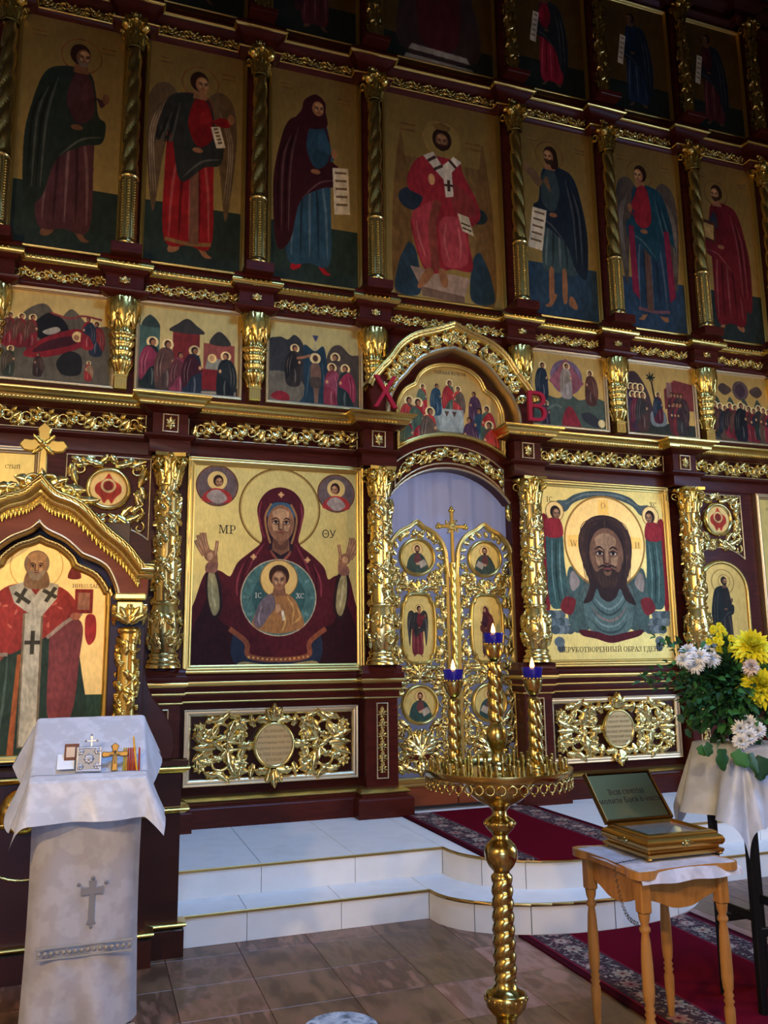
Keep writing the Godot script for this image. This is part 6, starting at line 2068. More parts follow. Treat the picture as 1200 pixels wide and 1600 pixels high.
	full.append_array(li)
	var bot := seg_arc(0.487, 3.14, 3.285)
	for k in range(bot.size() - 2, 0, -1): full.append(bot[k])
	var t := thing("pediment_icon", "lobed icon of a crowded supper table under the carved arch", "icon", Vector3(0.015, 0, 0))
	painted(full, Rect2(-0.49, 3.1, 0.98, 0.81), 0.0, 0.02, "painting", c.mat(), t)
	var fb := B.new()
	fb.mold(full, V([[-0.028, 0.02, -0.024, 0.034, -0.012, 0.036], [-0.012, 0.036, -0.004, 0.05, 0.01, 0.046, 0.012, 0.0]]), true, true)
	part(fb, "frame", M.gold_flat, t)
	lettering("ТАЙНАЯ ВЕЧЕРЯ", 0.035, M.ink, t, Vector3(0, 3.83, 0.0202))

# cloth laid over a rectangular top (half sizes hw, hd, height top(x, z)) with overhang ox (left, right), oz (back, front)
func drape(b: B, hw: float, hd: float, top: Callable, ox: Vector2, oz: Vector2, r := 0.015, flare := 0.12, amp := 0.16, freq := 26.0, n := 64, th := 0.0) -> void:
	var p := PackedVector3Array()
	for i in n + 1:
		var bb := lerpf(-hd - oz.x, hd + oz.y, float(i) / n)
		for j in n + 1:
			var aa := lerpf(-hw - ox.x, hw + ox.y, float(j) / n)
			var ca := clampf(aa, -hw, hw)
			var cb := clampf(bb, -hd, hd)
			var o := Vector2(aa - ca, bb - cb)
			var d := o.length()
			var t: float = top.call(ca, cb)
			if d < 1e-6:
				p.append(Vector3(aa, t + 0.0012 * sin(aa * 40) * sin(bb * 33), bb))
				continue
			var dir := o / d
			var out: float
			var dn: float
			if d < r * PI / 2:
				out = r * sin(d / r); dn = r * (1 - cos(d / r))
			else:
				var e := d - r * PI / 2
				out = r + flare * e; dn = r + e * 0.985
				var s := ca * 1.0 - cb * 1.1 + dir.angle() * 0.11
				out += amp * e * (0.5 + 0.5 * sin(s * freq)) + 0.02 * e * sin(s * freq * 2.3 + 1)
			p.append(Vector3(ca + dir.x * out, t - dn, cb + dir.y * out))
	b.grid(p, n + 1, n + 1)

func brocade(sc: Vector2, base: int, fig: int, rough := 0.45) -> StandardMaterial3D:
	var m := StandardMaterial3D.new()
	var mid := col(base).lerp(col(fig), 0.5)
	m.albedo_texture = noise_tex(base % 97, 0.022, [col(base), col(base), mid, col(fig), col(fig)], 160, 1.0, 1.0, 3, 1.5)
	m.uv1_scale = Vector3(sc.x, sc.y, 1)
	m.roughness = rough
	m.metallic_specular = 0.5
	m.rim_enabled = true
	m.rim = 0.3
	return m

func turned(b: B, pr: Array, c := Vector3.ZERO, seg := 20) -> void:
	var a := PackedVector2Array()
	for q in pr: a.append(Vector2(q[0], q[1]))
	b.lathe(a, seg, c)

func build_icon_case() -> void:
	var t := thing("icon_case", "carved wooden icon case with gilded ogee arch and cross behind the lectern", "icon case", Vector3(-3.03, 0, 1.6))
	# base
	var path := PackedVector2Array([Vector2(-0.75, -0.08), Vector2(-0.75, 0.0), Vector2(-0.585, 0.0), Vector2(-0.585, 0.10), Vector2(0.585, 0.10), Vector2(0.585, 0.0), Vector2(0.75, 0.0), Vector2(0.75, -0.08)])
	var b := B.new()
	b.mold(path, V([[0.03, 0.0, 0.03, 0.125], [0.0, 0.16, 0.0, 0.70], [0.0, 0.72, 0.0, 0.89], [0.03, 0.925, 0.03, 0.95], [0.03, 0.95, -0.2, 0.955]]))
	part(b, "base_cabinet", M.wood_dark, t)
	b = B.new()
	for y in [[0.125, 0.035], [0.685, 0.03], [0.885, 0.035]]:
		b.mold(path, V([[0.0, y[0], 0.02, y[0] + 0.004, 0.025, y[0] + y[1] * 0.35], [0.025, y[0] + y[1] * 0.35, 0.04, y[0] + y[1] * 0.6, 0.042, y[0] + y[1], 0.0, y[0] + y[1] * 1.05]]))
	part(b, "gilt_moulding", M.gold, t)
	b = B.new()
	b.mold(rect_path(0.28, 0.5, 0.24, 0.62), V([[0, 0.0, 0.0, 0.01, 0.008, 0.012, 0.01, 0.0]]), true, true)
	b.mold(rect_path(-0.5, -0.28, 0.24, 0.62), V([[0, 0.0, 0.0, 0.01, 0.008, 0.012, 0.01, 0.0]]), true, true)
	b.mold(arc_pts(Vector2(0.02, 0.68), 0.235, PI, TAU, 24), V([[0, 0.0, 0.0, 0.01, 0.008, 0.012, 0.01, 0.0]]), true)
	part(b, "fillet", M.gold, t).position.z = 0.10
	b = B.new()
	var p := PackedVector3Array()
	for i in 7:
		var f := i / 6.0
		for j in 61:
			var a := TAU * j / 60
			p.append(Vector3(0.105 * f * cos(a), 0.105 * f * sin(a), 0.05 * sqrt(maxf(0, 1 - f * f)) * (0.8 + 0.2 * absf(cos(a * 6)))))
	b.grid(p, 7, 61)
	part(b, "scallop_boss", M.gold, t).position = Vector3(0.005, 0.765, 0.13)
	# side wings
	for s in [-1.0, 1.0]:
		b = B.new()
		var w := Cv.curve(Cv.pts([0.50, 1.70, 0.55, 1.69, 0.555, 1.64, 0.545, 1.52, 0.55, 1.40, 0.585, 1.29, 0.65, 1.2, 0.70, 1.1, 0.71, 1.02, 0.70, 0.955]), false, 4)
		w.append(Vector2(0.45, 0.955)); w.append(Vector2(0.45, 1.70))
		for k in w.size(): w[k].x *= s
		b.ext(w, -0.05, -0.01, 0.006)
		part(b, "scroll_wing", M.wood_dark, t)
	# back field and arch
	var outer := half(Cv.curve(Cv.pts([0.0, 2.325, 0.06, 2.27, 0.17, 2.225, 0.3, 2.1, 0.4, 2.02, 0.48, 1.92]), false, 4))
	var inner := half(Cv.curve(Cv.pts([0.0, 2.165, 0.04, 2.125, 0.13, 2.08, 0.205, 2.015]), false, 4))
	var li := Cv.curve(Cv.pts([0.215, 2.005, 0.33, 1.95, 0.385, 1.85, 0.4, 1.78]), false, 4)
	var fi := PackedVector2Array()
	for k in range(li.size() - 1, -1, -1): fi.append(Vector2(-li[k].x, li[k].y))
	fi.append_array(inner); fi.append_array(li)
	b = B.new()
	var po := PackedVector2Array(outer)
	po.append(Vector2(0.54, 1.9)); po.append(Vector2(0.54, 1.8)); po.append(Vector2(0.4, 1.8))
	for k in range(fi.size() - 2, 0, -1): po.append(fi[k])
	po.append(Vector2(-0.4, 1.8)); po.append(Vector2(-0.54, 1.8)); po.append(Vector2(-0.54, 1.9))
	b.ext(po, 0.0, 0.12)
	part(b, "arch", M.wood_warm, t)
	b = B.new()
	b.bx(-0.54, -0.36, 0.955, 1.8, -0.06, 0.03)
	b.bx(0.36, 0.54, 0.955, 1.8, -0.06, 0.03)
	b.bx(-0.45, 0.45, 0.955, 2.2, -0.07, -0.05)
	part(b, "back_board", M.wood_dark, t)
	b = B.new()
	var og := PackedVector2Array([Vector2(-0.565, 1.905), Vector2(-0.49, 1.905)])
	og.append_array(outer); og.append(Vector2(0.49, 1.905)); og.append(Vector2(0.565, 1.905))
	b.mold(og, V([[-0.025, 0.12, -0.02, 0.135, 0.0, 0.14], [0.0, 0.14, 0.01, 0.16, 0.025, 0.165], [0.025, 0.165, 0.04, 0.155, 0.045, 0.17, 0.055, 0.165, 0.055, 0.0]]), true)
	# pendants under the moulding
	for k in range(1, outer.size() * 3):
		var f := k / 3.0
		var i := mini(int(f), outer.size() - 2)
		var q := outer[i].lerp(outer[i + 1], f - i)
		b.leaf(q + Vector2(0, -0.02), -PI / 2, 0.055 if k % 2 == 0 else 0.035, 0.011, 0.014, 0.0, 0.12, 2.0)
	part(b, "arch_moulding", M.gold, t)
	b = B.new()
	b.mold(fi, V([[-0.012, 0.03, -0.008, 0.125, 0.004, 0.128, 0.008, 0.12]]), true, false, true)
	part(b, "inner_moulding", M.pale, t)
	# crest scrolls and cross
	b = B.new()
	for s in [-1.0, 1.0]:
		b.curl(Vector2(s * 0.045, 2.365), 0.045, PI / 2 + s * 0.6, -s * 5.4, 0.012, 0.03, 0.1)
		b.curl(Vector2(s * 0.13, 2.315), 0.04, PI / 2 + s * 0.4, -s * 5.2, 0.011, 0.03, 0.1)
		b.leaf(Vector2(s * 0.03, 2.35), PI / 2 - s * 0.9, 0.11, 0.028, 0.03, -s * 0.7, 0.1)
		b.leaf(Vector2(s * 0.1, 2.33), PI / 2 - s * 1.3, 0.12, 0.026, 0.03, -s * 0.6, 0.1)
		b.leaf(Vector2(s * 0.17, 2.29), PI / 2 - s * 1.7, 0.12, 0.022, 0.026, s * 0.3, 0.1)
	b.leaf(Vector2(0, 2.34), PI / 2, 0.1, 0.026, 0.034, 0.0, 0.1)
	var cf := B.new()
	cf.foliage(Rect2(-0.24, 2.26, 0.48, 0.14), 0.036, 0.0, func(p): return p.y > 2.36 - 0.42 * absf(p.x) and p.y < 2.42 - 0.5 * absf(p.x), 0.055, 0.014, 0.024, 2)
	b.add(cf, func(p): return p + Vector3(0, 0, 0.1))
	part(b, "crest", M.gold_leaf, t)
	b = B.new()
	var cr := v2([-0.02, 2.42, 0.02, 2.42, 0.018, 2.54, 0.06, 2.53, 0.095, 2.535, 0.118, 2.565, 0.095, 2.595, 0.06, 2.592, 0.03, 2.6, 0.028, 2.63, 0.035, 2.655, 0.0, 2.69, -0.035, 2.655, -0.028, 2.63, -0.03, 2.6, -0.06, 2.592, -0.095, 2.595, -0.118, 2.565, -0.095, 2.535, -0.06, 2.53, -0.018, 2.54])
	b.ext(cr, 0.08, 0.105, 0.005)
	for k in 4: b.leaf(Vector2(0, 2.565), PI / 4 + PI / 2 * k, 0.075, 0.014, 0.02, 0.0, 0.1)
	b.ball(Vector3(0, 2.565, 0.11), 0.018, 1.0, 10, 6)
	part(b, "cross", M.gold, t)
	# columns
	var sh := B.new()
	turned(sh, [[0.046, 0.0], [0.048, 0.3], [0.044, 0.6]])
	turned(sh, [[0.044, 0.585], [0.055, 0.595], [0.055, 0.61], [0.044, 0.62]])
	var vn := B.new()
	var C := TAU * 0.046
	var q2 := PackedVector2Array()
	for k in 41: q2.append(Vector2(C * k / 40.0 * 1.8, 0.02 + 0.55 * k / 40.0))
	vn.stem(q2, 0.007, 0.007, 0.014)
	for k in 10:
		vn.leaf(q2[k * 4] + Vector2(C * 0.5, 0.02), 1.2, 0.08, 0.022, 0.018, 0.7)
		vn.leaf(q2[k * 4] + Vector2(C * 0.4, 0.0), 2.6, 0.07, 0.02, 0.016, -0.6)
		vn.grapes(q2[k * 4 + 2] + Vector2(C * 0.55, 0.0), 0.018, 0.022)
		vn.leaf(q2[k * 4], 2.0, 0.07, 0.02, 0.018, 0.6)
		vn.leaf(q2[k * 4 + 1], -0.4, 0.06, 0.018, 0.018, -0.5)
		if k % 2 == 0: vn.grapes(q2[k * 4] + Vector2(0.03, 0.03), 0.02, 0.024)
	sh.add(vn, func(v):
		var rr: float = 0.046 + v.z
		return Vector3(rr * sin(v.x / 0.046), v.y, rr * cos(v.x / 0.046)))
	var shm := sh.mesh()
	b = B.new()
	b.box(Vector3(0, 0.70, 0), Vector3(0.13, 0.10, 0.13), 0.006)
	b.box(Vector3(0, 0.775, 0), Vector3(0.16, 0.035, 0.16), 0.008)
	for k in 4:
		var e := B.new()
		for l in 5: e.leaf(Vector2(0, 0.64), PI / 2 + (l - 2) * 0.45, 0.1, 0.02, 0.02, (l - 2) * 0.2, 0.065)
		e.rosette(Vector2(0, 0.715), 0.025, 6, 0.02, 0.07)
		b.add(e, func(v): return v.rotated(Vector3.UP, PI / 2 * k))
	var cpm := b.mesh()
	b = B.new()
	b.box(Vector3(0, -0.03, 0), Vector3(0.13, 0.06, 0.13), 0.006)
	turned(b, [[0.06, 0.0], [0.064, 0.01], [0.056, 0.022], [0.05, 0.03]])
	var bm := b.mesh()
	for s in [-1.0, 1.0]:
		var o := inst(shm, "column", M.gold, t)
		o.position = Vector3(s * 0.455, 1.015, 0.06)
		inst(cpm, "capital", M.gold, o)
		inst(bm, "column_base", M.wood_dark, o)
	# the icon in the case
	var c := Cv.new(420, 672)
	c.fill(col(0xe0bb70), 1.0)
	c.ring(0.49, 0.27, 0.17, 0.006, col(0xb08a48), 0.8)
	c.rect(0, 1.16, 1, 1.6, col(0x2f4634))
	c.blob([0.2, 0.95, 0.16, 1.6, 0.84, 1.6, 0.8, 0.9, 0.72, 0.6, 0.28, 0.6], col(0x2a3a2c))
	c.blob([0.62, 0.62, 0.8, 0.66, 0.8, 0.9, 0.76, 1.3, 0.62, 1.32, 0.6, 0.95], col(0x7a3c38))
	c.blob([0.1, 0.7, 0.3, 0.68, 0.38, 0.8, 0.22, 0.98, 0.08, 0.9], col(0x8a4a34))
	for k in 4: c.line([0.34 + 0.06 * k, 0.9, 0.33 + 0.07 * k, 1.2, 0.3 + 0.08 * k, 1.5], 0.018, [col(0x48584a), col(0x1c281f)][k % 2], 0.0, true)
	c.blob([0.36, 0.4, 0.22, 0.5, 0.1, 0.68, 0.16, 0.86, 0.34, 0.88, 0.46, 0.82, 0.58, 0.76, 0.74, 0.62, 0.8, 0.6, 0.66, 0.42], col(0x98352a))
	for k in 14: c.ell(0.2 + 0.035 * k, 0.6 + 0.09 * sin(k * 1.9), 0.02, 0.008, col(0xc0604a), 0.0, k)
	c.line([0.1, 0.7, 0.2, 0.86, 0.34, 0.88], 0.025, col(0xa08a72)); c.line([0.58, 0.77, 0.7, 0.66, 0.8, 0.6], 0.025, col(0xa08a72))
	c.pg([0.42, 0.6, 0.55, 0.6, 0.56, 1.5, 0.43, 1.5], col(0x7a6a4e))
	c.pg([0.435, 0.6, 0.535, 0.6, 0.545, 1.49, 0.44, 1.49], col(0xbcb596))
	c.pg([0.32, 0.42, 0.42, 0.38, 0.56, 0.56, 0.48, 0.62, 0.36, 0.53], col(0xbcb596)); c.pg([0.64, 0.4, 0.56, 0.38, 0.42, 0.58, 0.54, 0.62, 0.63, 0.5], col(0xc4bd9e))
	for f in [[0.36, 0.46, 0.46, 0.53], [0.43, 0.43, 0.38, 0.53], [0.56, 0.52, 0.62, 0.42], [0.54, 0.44, 0.63, 0.49], [0.49, 0.72, 0.49, 0.88], [0.44, 0.8, 0.54, 0.8]]: c.line(f, 0.026, col(0x3f3a2a))
	c.pg([0.4, 0.88, 0.425, 0.88, 0.41, 1.55, 0.37, 1.55], col(0xa0582c))
	c.pg([0.75, 0.43, 0.87, 0.43, 0.87, 0.6, 0.75, 0.6], col(0x8a2f26)); c.pg([0.77, 0.455, 0.85, 0.455, 0.85, 0.575, 0.77, 0.575], col(0xa8745a))
	c.blob([0.83, 0.62, 0.89, 0.62, 0.9, 0.76, 0.86, 0.82, 0.83, 0.76], col(0xa5312c)); c.ell(0.76, 0.62, 0.035, 0.025, col(0xb06a4a))
	for q in [[0.74, 0.3], [0.21, 0.3]]:
		c.blob([q[0], q[1] - 0.05, q[0] - 0.045, q[1] + 0.05, q[0] + 0.045, q[1] + 0.05], col(0x7a3026)); c.ell(q[0], q[1] - 0.05, 0.022, 0.028, col(0x6a4a34))
	c.blob([0.44, 0.3, 0.55, 0.3, 0.57, 0.42, 0.42, 0.42], col(0x8a6a48))
	c.ell(0.49, 0.255, 0.082, 0.092, col(0x8a7458))
	face(c, 0.49, 0.275, 0.085, 0x9c734c, 0xc0986a, 0x9a8a70)
	c.blob([0.43, 0.2, 0.49, 0.17, 0.55, 0.2, 0.53, 0.23, 0.45, 0.23], col(0xb58c5e))
	var fo := half(Cv.curve(Cv.pts([0.0, 2.105, 0.035, 2.085, 0.1, 2.06, 0.165, 2.005, 0.185, 1.965]), false, 4))
	var fl := Cv.curve(Cv.pts([0.195, 1.958, 0.285, 1.915, 0.345, 1.83, 0.365, 1.75, 0.365, 0.985]), false, 4)
	var fu := PackedVector2Array()
	for k in range(fl.size() - 1, -1, -1): fu.append(Vector2(-fl[k].x, fl[k].y))
	fu.append_array(fo); fu.append_array(fl)
	var ti := thing("arched_icon", "arched gold-ground icon of a bald bearded bishop in red, inside the case", "icon", Vector3(-3.03, 0, 1.55))
	painted(fu, Rect2(-0.37, 0.97, 0.74, 1.184), 0.0, 0.03, "painting", c.mat(0.5), ti)
	b = B.new()
	b.mold(fu, V([[-0.03, 0.03, -0.025, 0.05, -0.012, 0.054], [-0.012, 0.054, 0.0, 0.066, 0.012, 0.06, 0.014, 0.0]]), true, true)
	part(b, "frame", M.gold_flat, ti)
	lettering("НИКОЛАЕ", 0.026, M.ink, ti, Vector3(0.235, 1.852, 0.0302))

func build_lectern() -> void:
	var X := -2.735
	var t := thing("lectern", "slanted church lectern almost hidden by its white brocade cloths", "lectern", Vector3(X, 0, 2.45))
	var b := B.new()
	var top := func(x: float, z: float) -> float: return 1.1 - z * 0.757
	# slanted desk
	b.quad(Vector3(-0.205, 1.205, -0.15), Vector3(0.205, 1.205, -0.15), Vector3(0.205, 0.975, 0.15), Vector3(-0.205, 0.975, 0.15))
	b.bx(-0.19, 0.19, 0.9, 0.95, -0.13, 0.13)
	part(b, "desk", M.wood_dark, t)
	b = B.new()
	b.bx(-0.205, 0.205, 0.965, 1.004, 0.135, 0.158, 0.003)
	part(b, "book_ledge", M.wood_dark, t)
	b = B.new()
	for s in [-1, 1]:
		for z in [-0.12, 0.1]: b.bx(s * 0.17 - 0.02, s * 0.17 + 0.02, 0.0, 0.92, z - 0.02, z + 0.02)
	b.bx(-0.17, 0.17, 0.1, 0.14, -0.13, 0.11)
	part(b, "frame", M.wood_dark, t)
	var br := brocade(Vector2(3, 3), 0xafb4bd, 0xbdc3cc, 0.38)
	# long front cloth
	b = B.new()
	var p := PackedVector3Array()
	for i in 41:
		var f := i / 40.0
		var y := lerpf(0.985, 0.1, f)
		for j in 33:
			var u := j / 32.0 * 2.0 - 1.0
			var ed := pow(absf(u), 7)
			var hw := 0.208 - 0.008 * sin(f * PI)
			var z := 0.158 + 0.022 * f + 0.008 * sin(u * 4.0 + f * 2.0) * f + 0.012 * sin(u * 9 - 1) * f * f + 0.016 * sin(u * 5.0 - f * 7.0) * smoothstep(0.72, 1.0, f) - ed * 0.10 * (0.5 + 0.5 * f)
			p.append(Vector3(u * hw * (1.0 + 0.03 * f), y, z))
	b.grid(p, 41, 33)
	var run := part(b, "cloth", brocade(Vector2(1.5, 3), 0x98979c, 0xa3a3a9), self)
	run.name = "lectern_cloth"
	run.position = t.position
	tag(run, "long silvery brocade cloth with a cross hanging down the lectern front", "cloth")
	var grey := paint(col(0x77777a), 0.55)
	b = B.new()
	b.ext(v2([-0.018, 0.49, 0.018, 0.49, 0.011, 0.505, 0.010, 0.598, 0.04, 0.595, 0.04, 0.623, 0.010, 0.62, 0.013, 0.645, -0.013, 0.645, -0.010, 0.62, -0.04, 0.623, -0.04, 0.595, -0.010, 0.598, -0.011, 0.505]), 0.168, 0.1775, 0.001)
	for e in [Vector2(0.05, 0.635), Vector2(-0.05, 0.635), Vector2(0, 0.655), Vector2(0, 0.48)]: b.ball(Vector3(e.x, e.y, 0.172), 0.007, 1.0, 8, 5)
	var cr := part(b, "embroidered_cross", grey, run)
	cr.position = Vector3(0.028, -0.012, 0.004)
	b = B.new()
	for y in [0.372, 0.41]: b.bx(-0.165, 0.185, y - 0.003, y + 0.003, 0.17, 0.1795, 0.001)
	for k in 16: b.ball(Vector3(-0.15 + k * 0.0215, 0.391, 0.174), 0.009, 1.0, 8, 4)
	part(b, "embroidered_band", paint(col(0x908d86), 0.5), run).position.z = 0.009
	b = B.new()
	for k in 60:
		var x := -0.2 + 0.4 * k / 59.0
		b.tube(PackedVector3Array([Vector3(x, 0.105, 0.165), Vector3(x + 0.002, 0.085, 0.168), Vector3(x, 0.062, 0.167)]), 0.0022, 0.0012, 4)
	var fg := part(b, "fringe", paint(col(0xb5b6bb), 0.7), run)
	fg.set_meta("kind", "stuff")
	# square cover over the desk
	b = B.new()
	drape(b, 0.207, 0.162, func(x, z): return 1.1 - z * 0.757 + 0.006 + 0.03 * smoothstep(0.128, 0.14, z), Vector2(0.20, 0.17), Vector2(0.14, 0.165), 0.016, 0.2, 0.3, 24.0, 80)
	var cv := part(b, "lectern_cover", br, self)
	cv.position = t.position
	tag(cv, "white brocade square cloth draped over the slanted lectern top with pointed corners", "cloth")
	# things standing against the desk
	var A := Basis(Vector3.RIGHT, -0.25)
	var z0 := 2.45 + 0.108
	var y0 := 1.026
	var bk := thing("gospel_book", "small silver-covered book with embossed medallions on the lectern", "book", Vector3(-2.735, y0, z0))
	bk.basis = A
	b = B.new()
	b.bx(-0.055, 0.042, 0.0, 0.1, -0.016, 0.0, 0.003)
	b.bx(-0.055, 0.042, 0.0, 0.1, 0.016, 0.02, 0.002)
	part(b, "covers", metal(col(0x7d828c), 0.45), bk)
	b = B.new()
	b.bx(-0.05, 0.039, 0.003, 0.097, 0.0, 0.016, 0.001)
	part(b, "pages", paint(col(0xcabb98), 0.7), bk)
	b = B.new()
	for q in [[-0.038, 0.08], [0.026, 0.08], [-0.038, 0.022], [0.026, 0.022]]: b.rosette(Vector2(q[0], q[1]), 0.015, 6, 0.008, 0.02)
	b.rosette(Vector2(-0.006, 0.051), 0.022, 8, 0.01, 0.02)
	b.mold(rect_path(-0.05, 0.037, 0.006, 0.095), V([[-0.004, 0.02, 0, 0.024, 0.003, 0.02]]), true, true)
	part(b, "embossing", M.silver, bk)
	var ih := thing("small_icon", "little wooden icon panel leaning behind the silver book", "icon", Vector3(-2.81, y0 + 0.075, z0 - 0.05))
	ih.basis = A
	b = B.new()
	b.bx(-0.025, 0.03, -0.03, 0.035, 0.0, 0.008, 0.002)
	part(b, "board", paint(col(0x6a4030), 0.5), ih)
	b = B.new()
	b.bx(-0.018, 0.015, -0.018, 0.022, 0.008, 0.01, 0.001)
	part(b, "picture", paint(col(0xcbb8a0), 0.5), ih)
	var pp := thing("paper_note", "blank white paper slip lying on the lectern cloth beside the book", "paper", Vector3(-2.825, y0 + 0.045, z0 - 0.035))
	pp.basis = Basis(Vector3.RIGHT, -0.93)
	b = B.new()
	b.bx(-0.035, 0.03, -0.045, 0.04, 0.0, 0.001, 0.0003)
	part(b, "sheet", paint(col(0xdfe6ea), 0.7), pp)
	var sc := thing("silver_cross", "thin silver cross rising behind the silver book on the lectern", "cross", Vector3(-2.733, y0 + 0.08, z0 - 0.06))
	sc.basis = A
	b = B.new()
	b.bx(-0.003, 0.003, -0.05, 0.06, 0.0, 0.004, 0.001)
	b.bx(-0.022, 0.022, 0.036, 0.041, 0.0, 0.004, 0.001)
	b.bx(-0.01, 0.01, 0.05, 0.053, 0.0, 0.004, 0.001)
	for e in [Vector2(-0.022, 0.0385), Vector2(0.022, 0.0385), Vector2(0, 0.062)]: b.ball(Vector3(e.x, e.y, 0.002), 0.005, 1.0, 8, 4)
	part(b, "cross", M.silver, sc)
	var bc := thing("brass_cross", "dull brass hand cross with flared arms leaning on the lectern cloth", "cross", Vector3(-2.642, y0, z0))
	bc.basis = A
	b = B.new()
	var po := v2([-0.012, 0.0, 0.012, 0.0, 0.009, 0.06, 0.02, 0.058, 0.045, 0.055, 0.055, 0.067, 0.045, 0.079, 0.02, 0.076, 0.01, 0.078, 0.012, 0.09, 0.016, 0.1, 0.0, 0.112, -0.016, 0.1, -0.012, 0.09, -0.01, 0.078, -0.02, 0.076, -0.045, 0.079, -0.055, 0.067, -0.045, 0.055, -0.02, 0.058, -0.009, 0.06])
	b.ext(po, 0.0, 0.01, 0.003)
	part(b, "cross", metal(col(0x9a7a44), 0.45), bc)
	b = B.new()
	b.bx(-0.004, 0.004, 0.03, 0.07, 0.01, 0.014, 0.001)
	b.bx(-0.02, 0.02, 0.062, 0.068, 0.01, 0.014, 0.001)
	b.ball(Vector3(0, 0.076, 0.012), 0.006, 1.0, 8, 5)
	part(b, "figure_relief", metal(col(0x7c6a4c), 0.5), bc)
	var cols := [[0x9a9438, "olive yellow"], [0xb08a2c, "mustard"], [0x9c3f22, "rust red"], [0x8e2f1e, "dark red"], [0xa8431e, "orange red"], [0x92301c, "brick red"], [0xd6a12c, "bright yellow"], [0x9a2c1c, "deep red"]]
	for k in 8:
		var h := 0.09 if k != 6 else 0.135
		var ca := thing("wax_candle", "thin %s wax candle leaning on the lectern at the right edge" % cols[k][1], "candle", Vector3(-2.606 + k * 0.0085, y0 - 0.002, z0 + (0.004 if k == 6 else 0.0)))
		ca.basis = A * Basis(Vector3.BACK, 0.12 if k == 6 else 0.0)
		b = B.new()
		turned(b, [[0.0, 0.0], [0.0038, 0.0], [0.0036, h], [0.001, h + 0.004]], Vector3.ZERO, 8)
		part(b, "wax", paint(col(cols[k][0]), 0.45), ca)
		b = B.new()
		b.tube(PackedVector3Array([Vector3(0, h, 0), Vector3(0.001, h + 0.009, 0)]), 0.0006, 0.0004, 4)
		part(b, "wick", paint(col(0xcfc4a8), 0.9), ca)

func twist(b: B, y0: float, y1: float, r0: float, r1: float, strands := 2.0, pitch := 60.0, sg := 1.0, c := Vector3.ZERO) -> void:
	var p := PackedVector3Array()
	var n := int((y1 - y0) * 330) + 8
	for i in n + 1:
		var t := float(i) / n
		var y := lerpf(y0, y1, t)
		for j in 25:
			var a := TAU * j / 24
			var rr := lerpf(r0, r1, t) * (0.84 + 0.18 * absf(sin(strands * 0.5 * a + sg * y * pitch)))
			p.append(c + Vector3(rr * sin(a), y, rr * cos(a)))
	b.grid(p, n + 1, 25)

